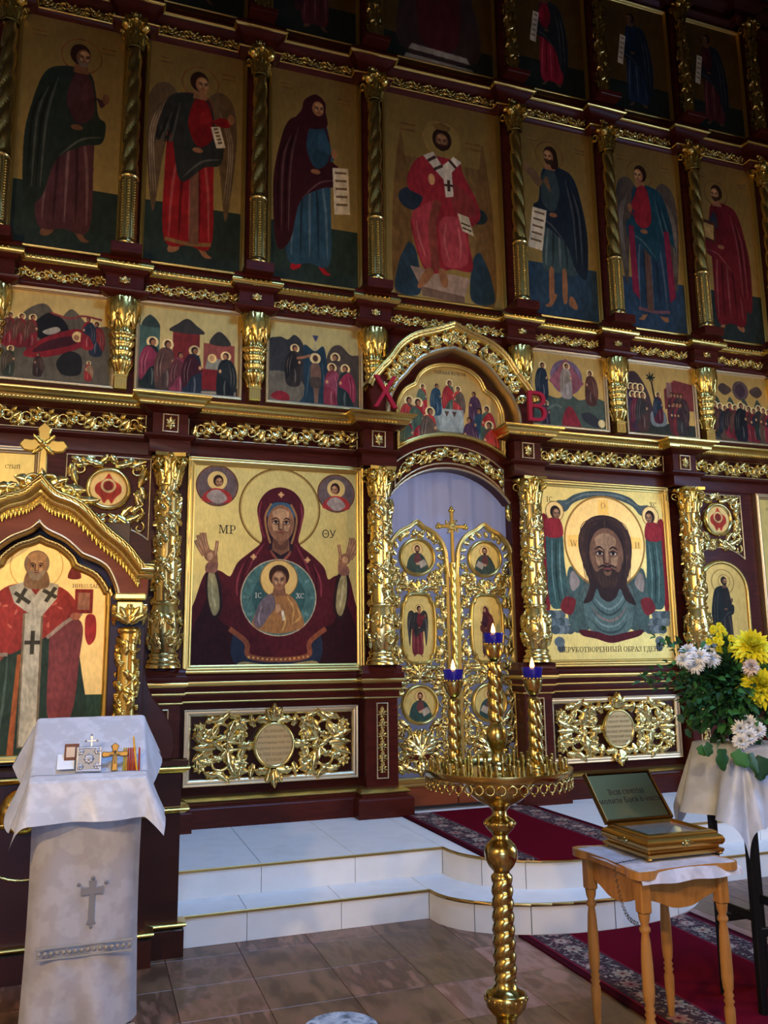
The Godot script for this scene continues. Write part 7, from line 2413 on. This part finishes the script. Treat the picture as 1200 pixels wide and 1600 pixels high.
func build_candle_stand() -> void:
	var t := thing("candle_stand", "tall brass candle stand with twisted stem and round tray of candle sockets", "candle stand", Vector3(-1.368, 0, 3.437))
	var b := B.new()
	turned(b, [[0.0, 0.0], [0.19, 0.0], [0.19, 0.015], [0.17, 0.03], [0.12, 0.045], [0.07, 0.07], [0.045, 0.11], [0.038, 0.15]], Vector3.ZERO, 36)
	turned(b, [[0.038, 0.15], [0.05, 0.16], [0.05, 0.17], [0.036, 0.185], [0.034, 0.235]], Vector3.ZERO, 28)
	part(b, "base", M.brass, t)
	b = B.new()
	turned(b, [[0.034, 0.235], [0.036, 0.262], [0.05, 0.275], [0.066, 0.295], [0.07, 0.32], [0.072, 0.335], [0.062, 0.342], [0.044, 0.352], [0.034, 0.372], [0.036, 0.382]], Vector3.ZERO, 32)
	for k in 18: b.ball(Vector3(0.0695 * sin(TAU * k / 18), 0.322, 0.0695 * cos(TAU * k / 18)), 0.006, 1.5, 6, 4)
	part(b, "lower_knop", M.brass, t)
	b = B.new()
	twist(b, 0.38, 0.708, 0.0405, 0.037, 2.0, 75.0, -1.0)
	part(b, "twisted_stem", M.brass, t)
	b = B.new()
	turned(b, [[0.036, 0.705], [0.037, 0.712], [0.028, 0.72], [0.028, 0.728], [0.044, 0.745], [0.056, 0.768], [0.0585, 0.79], [0.056, 0.802], [0.05, 0.815], [0.036, 0.828], [0.028, 0.838], [0.026, 0.848]], Vector3.ZERO, 32)
	turned(b, [[0.026, 0.848], [0.036, 0.858], [0.05, 0.874], [0.053, 0.886], [0.05, 0.897], [0.036, 0.905], [0.026, 0.915], [0.026, 0.935]], Vector3.ZERO, 32)
	for k in 18: b.ball(Vector3(0.052 * sin(TAU * k / 18), 0.886, 0.052 * cos(TAU * k / 18)), 0.006, 1.3, 6, 4)
	part(b, "upper_knops", M.brass, t)
	b = B.new()
	turned(b, [[0.026, 0.93], [0.04, 0.945], [0.08, 0.965], [0.115, 0.995], [0.13, 1.03], [0.132, 1.05], [0.122, 1.05]], Vector3.ZERO, 40)
	part(b, "bowl", M.brass, t)
	b = B.new()
	turned(b, [[0.0, 1.058], [0.235, 1.058], [0.252, 1.064], [0.257, 1.075], [0.262, 1.075], [0.258, 1.052], [0.24, 1.048], [0.0, 1.046]], Vector3.ZERO, 56)
	part(b, "tray", M.brass, t)
	# pierced hanging rim: loops with pendants
	var lp := B.new()
	var lq := PackedVector3Array()
	for k in 10: lq.append(Vector3(0.0145 * sin(TAU * k / 10), 0.0145 * cos(TAU * k / 10), 0))
	lp.tube(lq, 0.0036, 0.0036, 5, true)
	lp.ball(Vector3(0, -0.019, 0), 0.005, 1.0, 6, 4)
	lp.ball(Vector3(0.0185, 0.006, 0), 0.004, 1.0, 5, 3)
	var lm := lp.mesh()
	for k in 44:
		var o := inst(lm, "rim_loop", M.brass, t)
		o.position = Vector3(0.256 * sin(TAU * k / 44), 1.032, 0.256 * cos(TAU * k / 44))
		o.rotation.y = TAU * k / 44
	b = B.new()
	var so := B.new()
	turned(so, [[0.0, 0.0], [0.006, 0.0], [0.0045, 0.008], [0.0045, 0.02], [0.0068, 0.026], [0.0062, 0.046], [0.0072, 0.05], [0.0058, 0.05], [0.005, 0.03]], Vector3.ZERO, 10)
	var sm := so.mesh()
	for ring in [[26, 0.238, 0.0], [18, 0.19, 0.1], [12, 0.115, 0.2]]:
		for k in ring[0]:
			var a: float = TAU * k / ring[0] + ring[2]
			var o := inst(sm, "candle_socket", M.brass, t)
			o.position = Vector3(ring[1] * sin(a), 1.058, ring[1] * cos(a))
	# central post and two side posts with lamp cups
	b = B.new()
	turned(b, [[0.06, 1.056], [0.06, 1.075], [0.035, 1.085], [0.022, 1.1], [0.02, 1.13], [0.028, 1.145], [0.037, 1.165], [0.0385, 1.185], [0.036, 1.205], [0.024, 1.222], [0.02, 1.235]], Vector3.ZERO, 28)
	part(b, "post_foot", M.brass, t)
	b = B.new()
	twist(b, 1.235, 1.442, 0.029, 0.026, 2.0, 70.0, 1.0)
	turned(b, [[0.024, 1.438], [0.019, 1.447]], Vector3.ZERO, 20)
	part(b, "lamp_post", M.brass, t)
	var rt := Vector3(0.944, 0, 0.329)
	var tops := [Vector3(0, 1.447, 0), rt * -0.15 + Vector3(0, 1.318, 0), rt * 0.137 + Vector3(0, 1.322, 0)]
	for k in [1, 2]:
		b = B.new()
		var c: Vector3 = tops[k] * Vector3(1, 0, 1)
		twist(b, 1.07, 1.31, 0.026, 0.023, 2.0, 70.0, 1.0, c)
		turned(b, [[0.03, 1.058], [0.03, 1.068], [0.024, 1.075]], c, 20)
		turned(b, [[0.022, 1.306], [0.016, 1.318]], c, 20)
		part(b, "lamp_post", M.brass, t)
	var glass := StandardMaterial3D.new()
	glass.albedo_color = Color(0.05, 0.05, 0.55, 0.72)
	glass.transparency = BaseMaterial3D.TRANSPARENCY_ALPHA
	glass.roughness = 0.08
	var fm := paint(Color(1, 0.9, 0.7), 0.5)
	fm.emission_enabled = true
	fm.emission = Color(1.0, 0.72, 0.36)
	fm.emission_energy_multiplier = 9.0
	for k in 3:
		b = B.new()
		var c: Vector3 = tops[k]
		turned(b, [[0.012, 0.0], [0.02, 0.006], [0.029, 0.022], [0.033, 0.042], [0.034, 0.058], [0.0325, 0.058], [0.031, 0.04], [0.02, 0.012], [0.0, 0.01]], c, 28)
		for j in 16:
			var a := TAU * j / 16
			b.ball(c + Vector3(0.0335 * sin(a), 0.06, 0.0335 * cos(a)), 0.0052, 1.2, 6, 4)
		part(b, "lamp_cup", M.brass, t)
		var l := thing("oil_lamp", ["blue glass oil lamp burning on the tall middle post", "blue glass oil lamp burning on the left post", "blue glass oil lamp burning on the right post"][k] + " of the candle stand", "lamp", t.position + c + Vector3(0, 0.016, 0), 0.0, "blue oil lamps on the candle stand")
		b = B.new()
		turned(b, [[0.0, 0.0], [0.018, 0.0], [0.028, 0.02], [0.032, 0.045], [0.036, 0.075], [0.0385, 0.084], [0.0365, 0.084], [0.034, 0.074], [0.03, 0.046], [0.026, 0.024], [0.016, 0.004], [0.0, 0.004]], Vector3.ZERO, 28)
		part(b, "glass", glass, l)
		b = B.new()
		turned(b, [[0.0, 0.058], [0.031, 0.058], [0.031, 0.06], [0.0, 0.061]], Vector3.ZERO, 20)
		part(b, "oil", paint(col(0x2a2038), 0.1), l)
		b = B.new()
		turned(b, [[0.0, 0.076], [0.006, 0.08], [0.0085, 0.09], [0.006, 0.104], [0.0015, 0.118], [0.0, 0.12]], Vector3.ZERO, 12)
		var fl := part(b, "flame", fm, l)
		b = B.new()
		b.tube(PackedVector3Array([Vector3(0, 0.06, 0), Vector3(0, 0.08, 0)]), 0.0015, 0.001, 5)
		part(b, "wick", M.black, l)
		var ol := OmniLight3D.new()
		ol.name = "flame_light"
		fl.add_child(ol)
		ol.position = Vector3(0, 0.096, 0)
		ol.light_color = Color(1.0, 0.66, 0.3)
		ol.light_energy = 0.02
		ol.light_size = 0.012
		ol.omni_range = 12.0
		ol.omni_attenuation = 2.0
		ol.shadow_enabled = true

func build_table() -> void:
	var t := thing("small_table", "small light-wood table with turned legs and scalloped apron holding a casket", "table", Vector3(-0.62, 0, 3.26))
	var b := B.new()
	var po := PackedVector2Array()
	# scalloped square top
	for k in 4:
		var rot := PI / 2 * k
		for q in [Vector2(-0.13, 0.215), Vector2(0.0, 0.208), Vector2(0.13, 0.215), Vector2(0.155, 0.226), Vector2(0.185, 0.232), Vector2(0.21, 0.228), Vector2(0.222, 0.222), Vector2(0.228, 0.21), Vector2(0.232, 0.185), Vector2(0.226, 0.155)]:
			po.append((q as Vector2).rotated(-rot))
	b.x = Transform3D(Basis(Vector3.RIGHT, PI / 2), Vector3.ZERO)
	b.ext(po, -0.655, -0.68, 0.004)
	part(b, "table_top", M.oak, t)
	for k in 4:
		b = B.new()
		b.x = Transform3D(Basis(Vector3.UP, PI / 2 * k), Vector3.ZERO)
		var ap := PackedVector2Array([Vector2(-0.165, 0.655), Vector2(-0.165, 0.59)])
		ap.append_array(Cv.curve(Cv.pts([-0.15, 0.57, -0.1, 0.555, -0.05, 0.535, 0.0, 0.53, 0.05, 0.535, 0.1, 0.555, 0.15, 0.57]), false, 3))
		ap.append(Vector2(0.165, 0.59)); ap.append(Vector2(0.165, 0.655))
		b.ext(ap, 0.155, 0.173)
		part(b, "apron", M.oak, t)
	var lg := B.new()
	lg.bx(-0.022, 0.022, 0.53, 0.655, -0.022, 0.022, 0.004)
	turned(lg, [[0.0, 0.0], [0.011, 0.0], [0.015, 0.05], [0.019, 0.12], [0.02, 0.16], [0.014, 0.175], [0.02, 0.185], [0.014, 0.196], [0.0195, 0.206], [0.014, 0.217], [0.019, 0.23], [0.022, 0.27], [0.021, 0.36], [0.017, 0.43], [0.013, 0.46], [0.02, 0.468], [0.02, 0.478], [0.013, 0.488], [0.019, 0.505], [0.022, 0.53]], Vector3.ZERO, 20)
	var lm := lg.mesh()
	for sx in [-1, 1]:
		for sz in [-1, 1]:
			inst(lm, "leg", M.oak, t).position = Vector3(sx * 0.175, 0, sz * 0.175)
	b = B.new()
	drape(b, 0.215, 0.205, func(x, z): return 0.6825, Vector2(0.012, 0.02), Vector2(0.01, 0.045), 0.005, 0.5, 0.5, 34.0, 48)
	var cl := part(b, "table_cloth", brocade(Vector2(2, 2), 0xa5a3a8, 0xb8b6bd), self)
	cl.position = Vector3(-0.61, 0, 3.262)
	tag(cl, "small white lace cloth lying on the little wooden table", "cloth")
	# reliquary casket
	var k := thing("reliquary_casket", "open gilt casket with an inscribed lid on the small table", "casket", Vector3(-0.54, 0.684, 3.225))
	var w := 0.165
	var d := 0.14
	b = B.new()
	var rp := PackedVector2Array([Vector2(-w, d), Vector2(w, d), Vector2(w, -d), Vector2(-w, -d)])
	b.mold(rp, V([[0.008, 0.01, 0.012, 0.016, 0.012, 0.024], [0.012, 0.024, -0.002, 0.028, -0.004, 0.034], [-0.004, 0.034, 0.008, 0.038, 0.015, 0.048, 0.016, 0.06, 0.01, 0.072, -0.004, 0.08], [-0.004, 0.08, -0.004, 0.086, -0.01, 0.09], [-0.01, 0.09, -0.026, 0.092, -0.026, 0.05]]), false, true)
	b.bx(-w, w, 0.01, 0.05, -d, d)
	for sx in [-1, 1]:
		for sz in [-1, 1]: b.ball(Vector3(sx * w, 0.007, sz * d), 0.011, 0.65, 8, 6)
	part(b, "box", metal(col(0xc69c50), 0.27), k)
	b = B.new()
	b.bx(-w + 0.022, w - 0.022, 0.05, 0.07, -d + 0.022, d - 0.022)
	part(b, "lining", paint(col(0x4a3a26), 0.6), k)
	b = B.new()
	b.bx(-w + 0.02, w - 0.02, 0.078, 0.08, -d + 0.02, d - 0.02, 0.0005)
	var gl := StandardMaterial3D.new()
	gl.albedo_color = Color(0.7, 0.72, 0.7, 0.2)
	gl.transparency = BaseMaterial3D.TRANSPARENCY_ALPHA
	gl.roughness = 0.06
	part(b, "glass_pane", gl, k)
	for sx in [-1.0, 0.0, 1.0]:
		b = B.new()
		b.rosette(Vector2.ZERO, 0.016, 6, 0.008)
		b.leaf(Vector2.ZERO, 0.0, 0.03, 0.008, 0.008)
		b.leaf(Vector2.ZERO, PI, 0.03, 0.008, 0.008)
		var o := part(b, "mount", M.brass, k)
		if sx == 0.0: o.position = Vector3(0, 0.056, d + 0.015)
		else:
			o.position = Vector3(sx * (w + 0.015), 0.056, 0)
			o.rotation.y = sx * PI / 2
	var ld := node("lid", k, Vector3(0, 0.09, -d))
	ld.rotation.x = -0.72
	b = B.new()
	b.mold(rect_path(-w + 0.012, w - 0.012, 0.012, 0.222), V([[0.004, 0.004, 0.004, 0.012, 0.007, 0.014], [0.007, 0.014, 0.012, 0.013, 0.013, 0.0, 0.013, -0.01]]), true, true)
	b.bx(-w, w, 0.0, 0.234, -0.012, -0.004)
	part(b, "lid_frame", metal(col(0x8a6434), 0.33), ld)
	b = B.new()
	b.bx(-w + 0.012, w - 0.012, 0.012, 0.222, -0.004, 0.005, 0.001)
	part(b, "lid_plate", metal(col(0x8d8458), 0.42), ld)
	lettering("Вси святіи", 0.034, M.ink, ld, Vector3(0.0, 0.137, 0.005))
	lettering("молите Бога о насъ", 0.034, M.ink, ld, Vector3(0.0, 0.096, 0.005))
	# chain
	var ch := thing("chain", "dark metal chain hanging from the casket down the table side", "chain", Vector3(-0.62, 0, 3.26))
	var lk := B.new()
	var lq := PackedVector3Array()
	for i in 10: lq.append(Vector3(0.004 * sin(TAU * i / 10), 0.0075 * cos(TAU * i / 10), 0))
	lk.tube(lq, 0.0012, 0.0012, 5, true)
	var lkm := lk.mesh()
	var steel := metal(col(0x55524c), 0.4)
	var cp := Cv.curve(Cv.pts([0, 0, 0.33, 0, 0.66, 0.0, 1.0, 0.0]), false, 3)
	for i in 26:
		var f := i / 25.0
		var q: Vector3
		if f < 0.3: q = Vector3(-0.11, 0.692, 0.08).lerp(Vector3(-0.235, 0.69, 0.10), f / 0.3)
		else:
			var g := (f - 0.3) / 0.7
			q = Vector3(-0.24, 0.68, 0.10).lerp(Vector3(-0.215, 0.50, 0.19), g) + Vector3(-0.01, -0.05, 0) * sin(PI * g)
		var o := inst(lkm, "link", steel, ch)
		o.position = q
		o.rotation = Vector3(PI / 2 if f < 0.3 else 0.35, PI / 2 * (i % 2), PI / 2 if f < 0.3 else 0.0)

func chrysanth(r: float, rows: int, c: Color, c2: Color, sd: int) -> Array:
	# returns [petals mesh, heart mesh]; faces +z
	var rg := RandomNumberGenerator.new()
	rg.seed = sd
	var b := B.new()
	for row in rows:
		var f := row / float(maxi(1, rows - 1))
		var n := int(lerpf(22, 9, f))
		var el := lerpf(-0.25, 1.25, f)
		for k in n:
			var a := TAU * (k + 0.5 * (row % 2)) / n + rg.randf_range(-0.08, 0.08)
			var L := r * lerpf(1.0, 0.55, f) * rg.randf_range(0.88, 1.08)
			var e := el + rg.randf_range(-0.1, 0.1)
			var w := r * 0.13
			var d := Vector3(cos(a) * cos(e), sin(a) * cos(e), sin(e))
			var s := Vector3(-sin(a), cos(a), 0)
			var up := d.cross(s)
			var p := PackedVector3Array()
			for i in 5:
				var t := i / 4.0
				var ww: float = w * [0.35, 0.8, 1.0, 0.85, 0.15][i]
				var c0 := d * L * t + up * L * 0.25 * t * t * (-1.0 if f < 0.5 else 0.6) + Vector3(0, 0, r * 0.12 * f)
				p.append(c0 - s * ww + up * ww * 0.4); p.append(c0); p.append(c0 + s * ww + up * ww * 0.4)
			b.grid(p, 5, 3)
	return [b.mesh()]

func build_flowers() -> void:
	var C := Vector3(0.02, 0, 3.1)
	var t := thing("flower_stand", "black square stand with long legs under a white cloth and bouquet", "stand", C)
	var b := B.new()
	b.bx(-0.14, 0.14, 1.04, 1.065, -0.14, 0.14)
	part(b, "top", M.black, t)
	for sx in [-1, 1]:
		for sz in [-1, 1]:
			b = B.new()
			b.bx(sx * 0.11 - 0.016, sx * 0.11 + 0.016, 0.0, 1.04, sz * 0.11 - 0.016, sz * 0.11 + 0.016)
			part(b, "leg", M.black, t)
	for sx in [-1, 1]:
		b = B.new()
		b.bx(sx * 0.11 - 0.01, sx * 0.11 + 0.01, 0.36, 0.395, -0.095, 0.095)
		part(b, "rail", M.black, t)
		b = B.new()
		b.bx(-0.095, 0.095, 0.30, 0.335, sx * 0.11 - 0.01, sx * 0.11 + 0.01)
		part(b, "rail", M.black, t)
	b = B.new()
	drape(b, 0.145, 0.145, func(x, z): return 1.07, Vector2(0.31, 0.28), Vector2(0.26, 0.33), 0.015, 0.13, 0.26, 25.0, 80)
	var cl := part(b, "stand_cloth", brocade(Vector2(2, 2), 0xabb3bf, 0xbac3d0, 0.4), self)
	cl.position = C
	tag(cl, "white brocade cloth draped over the flower stand with hanging corners", "cloth")
	# vase
	var vs := thing("vase", "dark glazed vase hidden among the leaves on the flower stand", "vase", C + Vector3(0, 1.074, 0))
	b = B.new()
	turned(b, [[0.0, 0.0], [0.055, 0.0], [0.075, 0.05], [0.07, 0.11], [0.05, 0.16], [0.055, 0.18], [0.048, 0.18], [0.043, 0.16], [0.06, 0.1], [0.0, 0.02]], Vector3.ZERO, 24)
	part(b, "body", paint(col(0x23302a), 0.2), vs)
	# bouquet
	var bq := thing("bouquet", "bouquet of yellow and white chrysanthemums with trailing greenery", "bouquet", C + Vector3(0, 1.1, 0))
	var org := C + Vector3(0, 1.1, 0)
	var hub := Vector3(0, 0.1, 0)
	var eye := Vector3(-2.75, 1.46, 6.2)
	var ym := paint(col(0xe8e02a), 0.6)
	var wm := paint(col(0xdfe2e0), 0.6)
	var pm := paint(col(0xd9cabf), 0.6)
	for m in [ym, wm, pm]:
		m.backlight_enabled = true
		m.backlight = Color(0.25, 0.25, 0.22)
	var leafm := []
	for h in [0x24502a, 0x1c3f24, 0x346b34]:
		var g := paint(col(h), 0.55)
		g.backlight_enabled = true
		g.backlight = Color(0.2, 0.25, 0.12)
		leafm.append(g)
	var big: Mesh = chrysanth(0.098, 9, Color.YELLOW, Color.YELLOW, 3)[0]
	var mid: Mesh = chrysanth(0.042, 4, Color.WHITE, Color.WHITE, 5)[0]
	var tiny: Mesh = chrysanth(0.02, 3, Color.YELLOW, Color.YELLOW, 7)[0]
	var rose: Mesh = chrysanth(0.045, 5, Color.WHITE, Color.WHITE, 9)[0]
	var stem := B.new()
	var spots := []
	for f in [[-0.03, 1.487, 3.26, big, ym], [-0.02, 1.325, 3.28, big, ym], [0.13, 1.42, 3.1, big, ym], [-0.349, 1.44, 3.2, mid, wm], [-0.315, 1.475, 3.19, mid, wm], [-0.275, 1.45, 3.22, mid, wm], [-0.29, 1.415, 3.2, mid, wm], [-0.2, 1.44, 3.2, mid, wm], [-0.15, 1.46, 3.15, mid, wm], [-0.125, 1.49, 3.12, mid, wm], [-0.075, 1.405, 3.29, rose, pm], [0.06, 1.40, 3.2, rose, pm], [-0.125, 1.12, 3.30, mid, wm], [-0.08, 1.14, 3.30, mid, wm], [-0.15, 1.15, 3.28, mid, wm], [-0.105, 1.17, 3.28, mid, wm], [-0.16, 1.10, 3.29, mid, wm]]:
		spots.append(f)
	var rg := RandomNumberGenerator.new()
	rg.seed = 12
	for k in 12: spots.append([-0.2 + 0.09 * rg.randf() + 0.02, 1.545 + 0.045 * rg.randf_range(-1, 1), 3.2 + 0.04 * rg.randf_range(-1, 1), tiny, ym])
	for k in 5: spots.append([-0.16 + 0.09 * rg.randf(), 1.49 + 0.02 * rg.randf_range(-1, 1), 3.18, tiny, ym])
	for f in spots:
		var at := Vector3(f[0], f[1], f[2])
		var o := inst(f[3], "chrysanthemum", f[4], bq)
		o.position = at - org
		var look := ((eye - at).normalized() * 0.9 + (at - org - hub).normalized() * 0.7 + Vector3(rg.randf_range(-0.25, 0.25), 0.25, 0)).normalized()
		o.basis = Basis.looking_at(-look, Vector3.UP)
		stem.tube(PackedVector3Array([hub, (hub + at - org) * 0.5 + Vector3(0, 0.03, 0), at - org - look * 0.012]), 0.003, 0.002, 5)
	part(stem, "stems", leafm[1], bq)
	# foliage: single leaves gathered in three tones
	var lv := [B.new(), B.new(), B.new()]
	var blade := func(bb: B, at: Vector3, d: Vector3, L: float, wd: float) -> void:
		var s := d.cross(Vector3(rg.randf_range(-1, 1), 1, rg.randf_range(-1, 1))).normalized()
		var up := s.cross(d)
		var p := PackedVector3Array()
		for i in 6:
			var q := i / 5.0
			var w: float = wd * [0.1, 0.75, 1.0, 0.8, 0.5, 0.02][i]
			var c0 := at + d * L * q - up * L * 0.3 * q * q
			p.append(c0 - s * w + up * w * 0.3); p.append(c0); p.append(c0 + s * w + up * w * 0.3)
		bb.grid(p, 6, 3)
	for k in 1500:
		var dir := Vector3(rg.randf_range(-1, 1), rg.randf_range(-0.55, 0.85), rg.randf_range(-0.9, 1)).normalized()
		var at := hub + Vector3(-0.05, 0.09, 0.03) + dir * Vector3(0.25, 0.24, 0.18) * pow(rg.randf(), 0.5)
		blade.call(lv[k % 3], at, (dir + Vector3(rg.randf_range(-0.6, 0.6), rg.randf_range(-0.5, 0.4), rg.randf_range(-0.6, 0.6))).normalized(), rg.randf_range(0.03, 0.065), rg.randf_range(0.009, 0.018))
	# sprays reaching left
	for sp in [[-0.576, 1.364, 3.2], [-0.5, 1.35, 3.22], [-0.464, 1.549, 3.2], [-0.43, 1.5, 3.18], [-0.334, 1.18, 3.22], [-0.40, 1.28, 3.25], [-0.45, 1.40, 3.2], [-0.34, 1.33, 3.2], [-0.3, 1.25, 3.25]]:
		var e := Vector3(sp[0], sp[1], sp[2]) - org
		for k in 34:
			var f := pow(rg.randf(), 0.45)
			var at := hub.lerp(e, f) + Vector3(0, 0.05 * sin(PI * f), 0) + Vector3(rg.randf_range(-1, 1), rg.randf_range(-1, 1), rg.randf_range(-1, 1)) * 0.035
			blade.call(lv[k % 3], at, (e.normalized() + Vector3(rg.randf_range(-1, 1), rg.randf_range(-1, 0.8), rg.randf_range(-1, 1))).normalized(), rg.randf_range(0.02, 0.045), rg.randf_range(0.006, 0.013))
	for k in 3:
		var o := part(lv[k], "foliage", leafm[k], bq)
		o.set_meta("kind", "stuff")
	# larger ivy leaves over the cloth edge, and trailing ones
	for q in [[-0.245, 1.04, 3.27, 0.09], [-0.20, 1.03, 3.29, 0.08], [-0.13, 1.02, 3.30, 0.09], [-0.06, 1.0, 3.30, 0.1], [0.0, 1.0, 3.3, 0.1], [0.05, 1.02, 3.3, 0.1], [-0.28, 1.06, 3.24, 0.06], [-0.39, 1.18, 3.2, 0.04], [-0.36, 1.12, 3.2, 0.04], [-0.34, 1.24, 3.2, 0.04], [-0.32, 1.05, 3.22, 0.05], [-0.02, 0.96, 3.31, 0.09]]:
		var lb := B.new()
		var L: float = q[3]
		lb.leaf(Vector2.ZERO, -PI / 2, L, L * 0.36, L * 0.1, 0.2, 0.0, 2.0, 0.2)
		var o := part(lb, "ivy_leaf", leafm[int(L * 1000) % 3], bq)
		o.position = Vector3(q[0], q[1], q[2]) - org + Vector3(0, 0.03, 0)
		o.rotation = Vector3(rg.randf_range(-0.4, 0.1), rg.randf_range(-0.9, 0.3), rg.randf_range(-0.6, 0.6))

func build_small() -> void:
	# red wooden letters standing on the ledges
	var red := paint(col(0x9c1428), 0.5)
	for q in [["Х", -0.665, "red letter Х standing on the ledge left of the arch"], ["В", 0.672, "red letter В standing on the ledge right of the arch"]]:
		var f := SystemFont.new()
		f.font_names = PackedStringArray(["Droid Sans"])
		var t := TextMesh.new()
		t.font = f; t.text = q[0]; t.font_size = 64; t.pixel_size = 0.36 / 64.0
		t.depth = 0.03
		t.vertical_alignment = VERTICAL_ALIGNMENT_CENTER
		var o := inst(t, "letter", red, self)
		o.position = Vector3(q[1], 3.51, 0.30)
		tag(o, q[2], "letter")
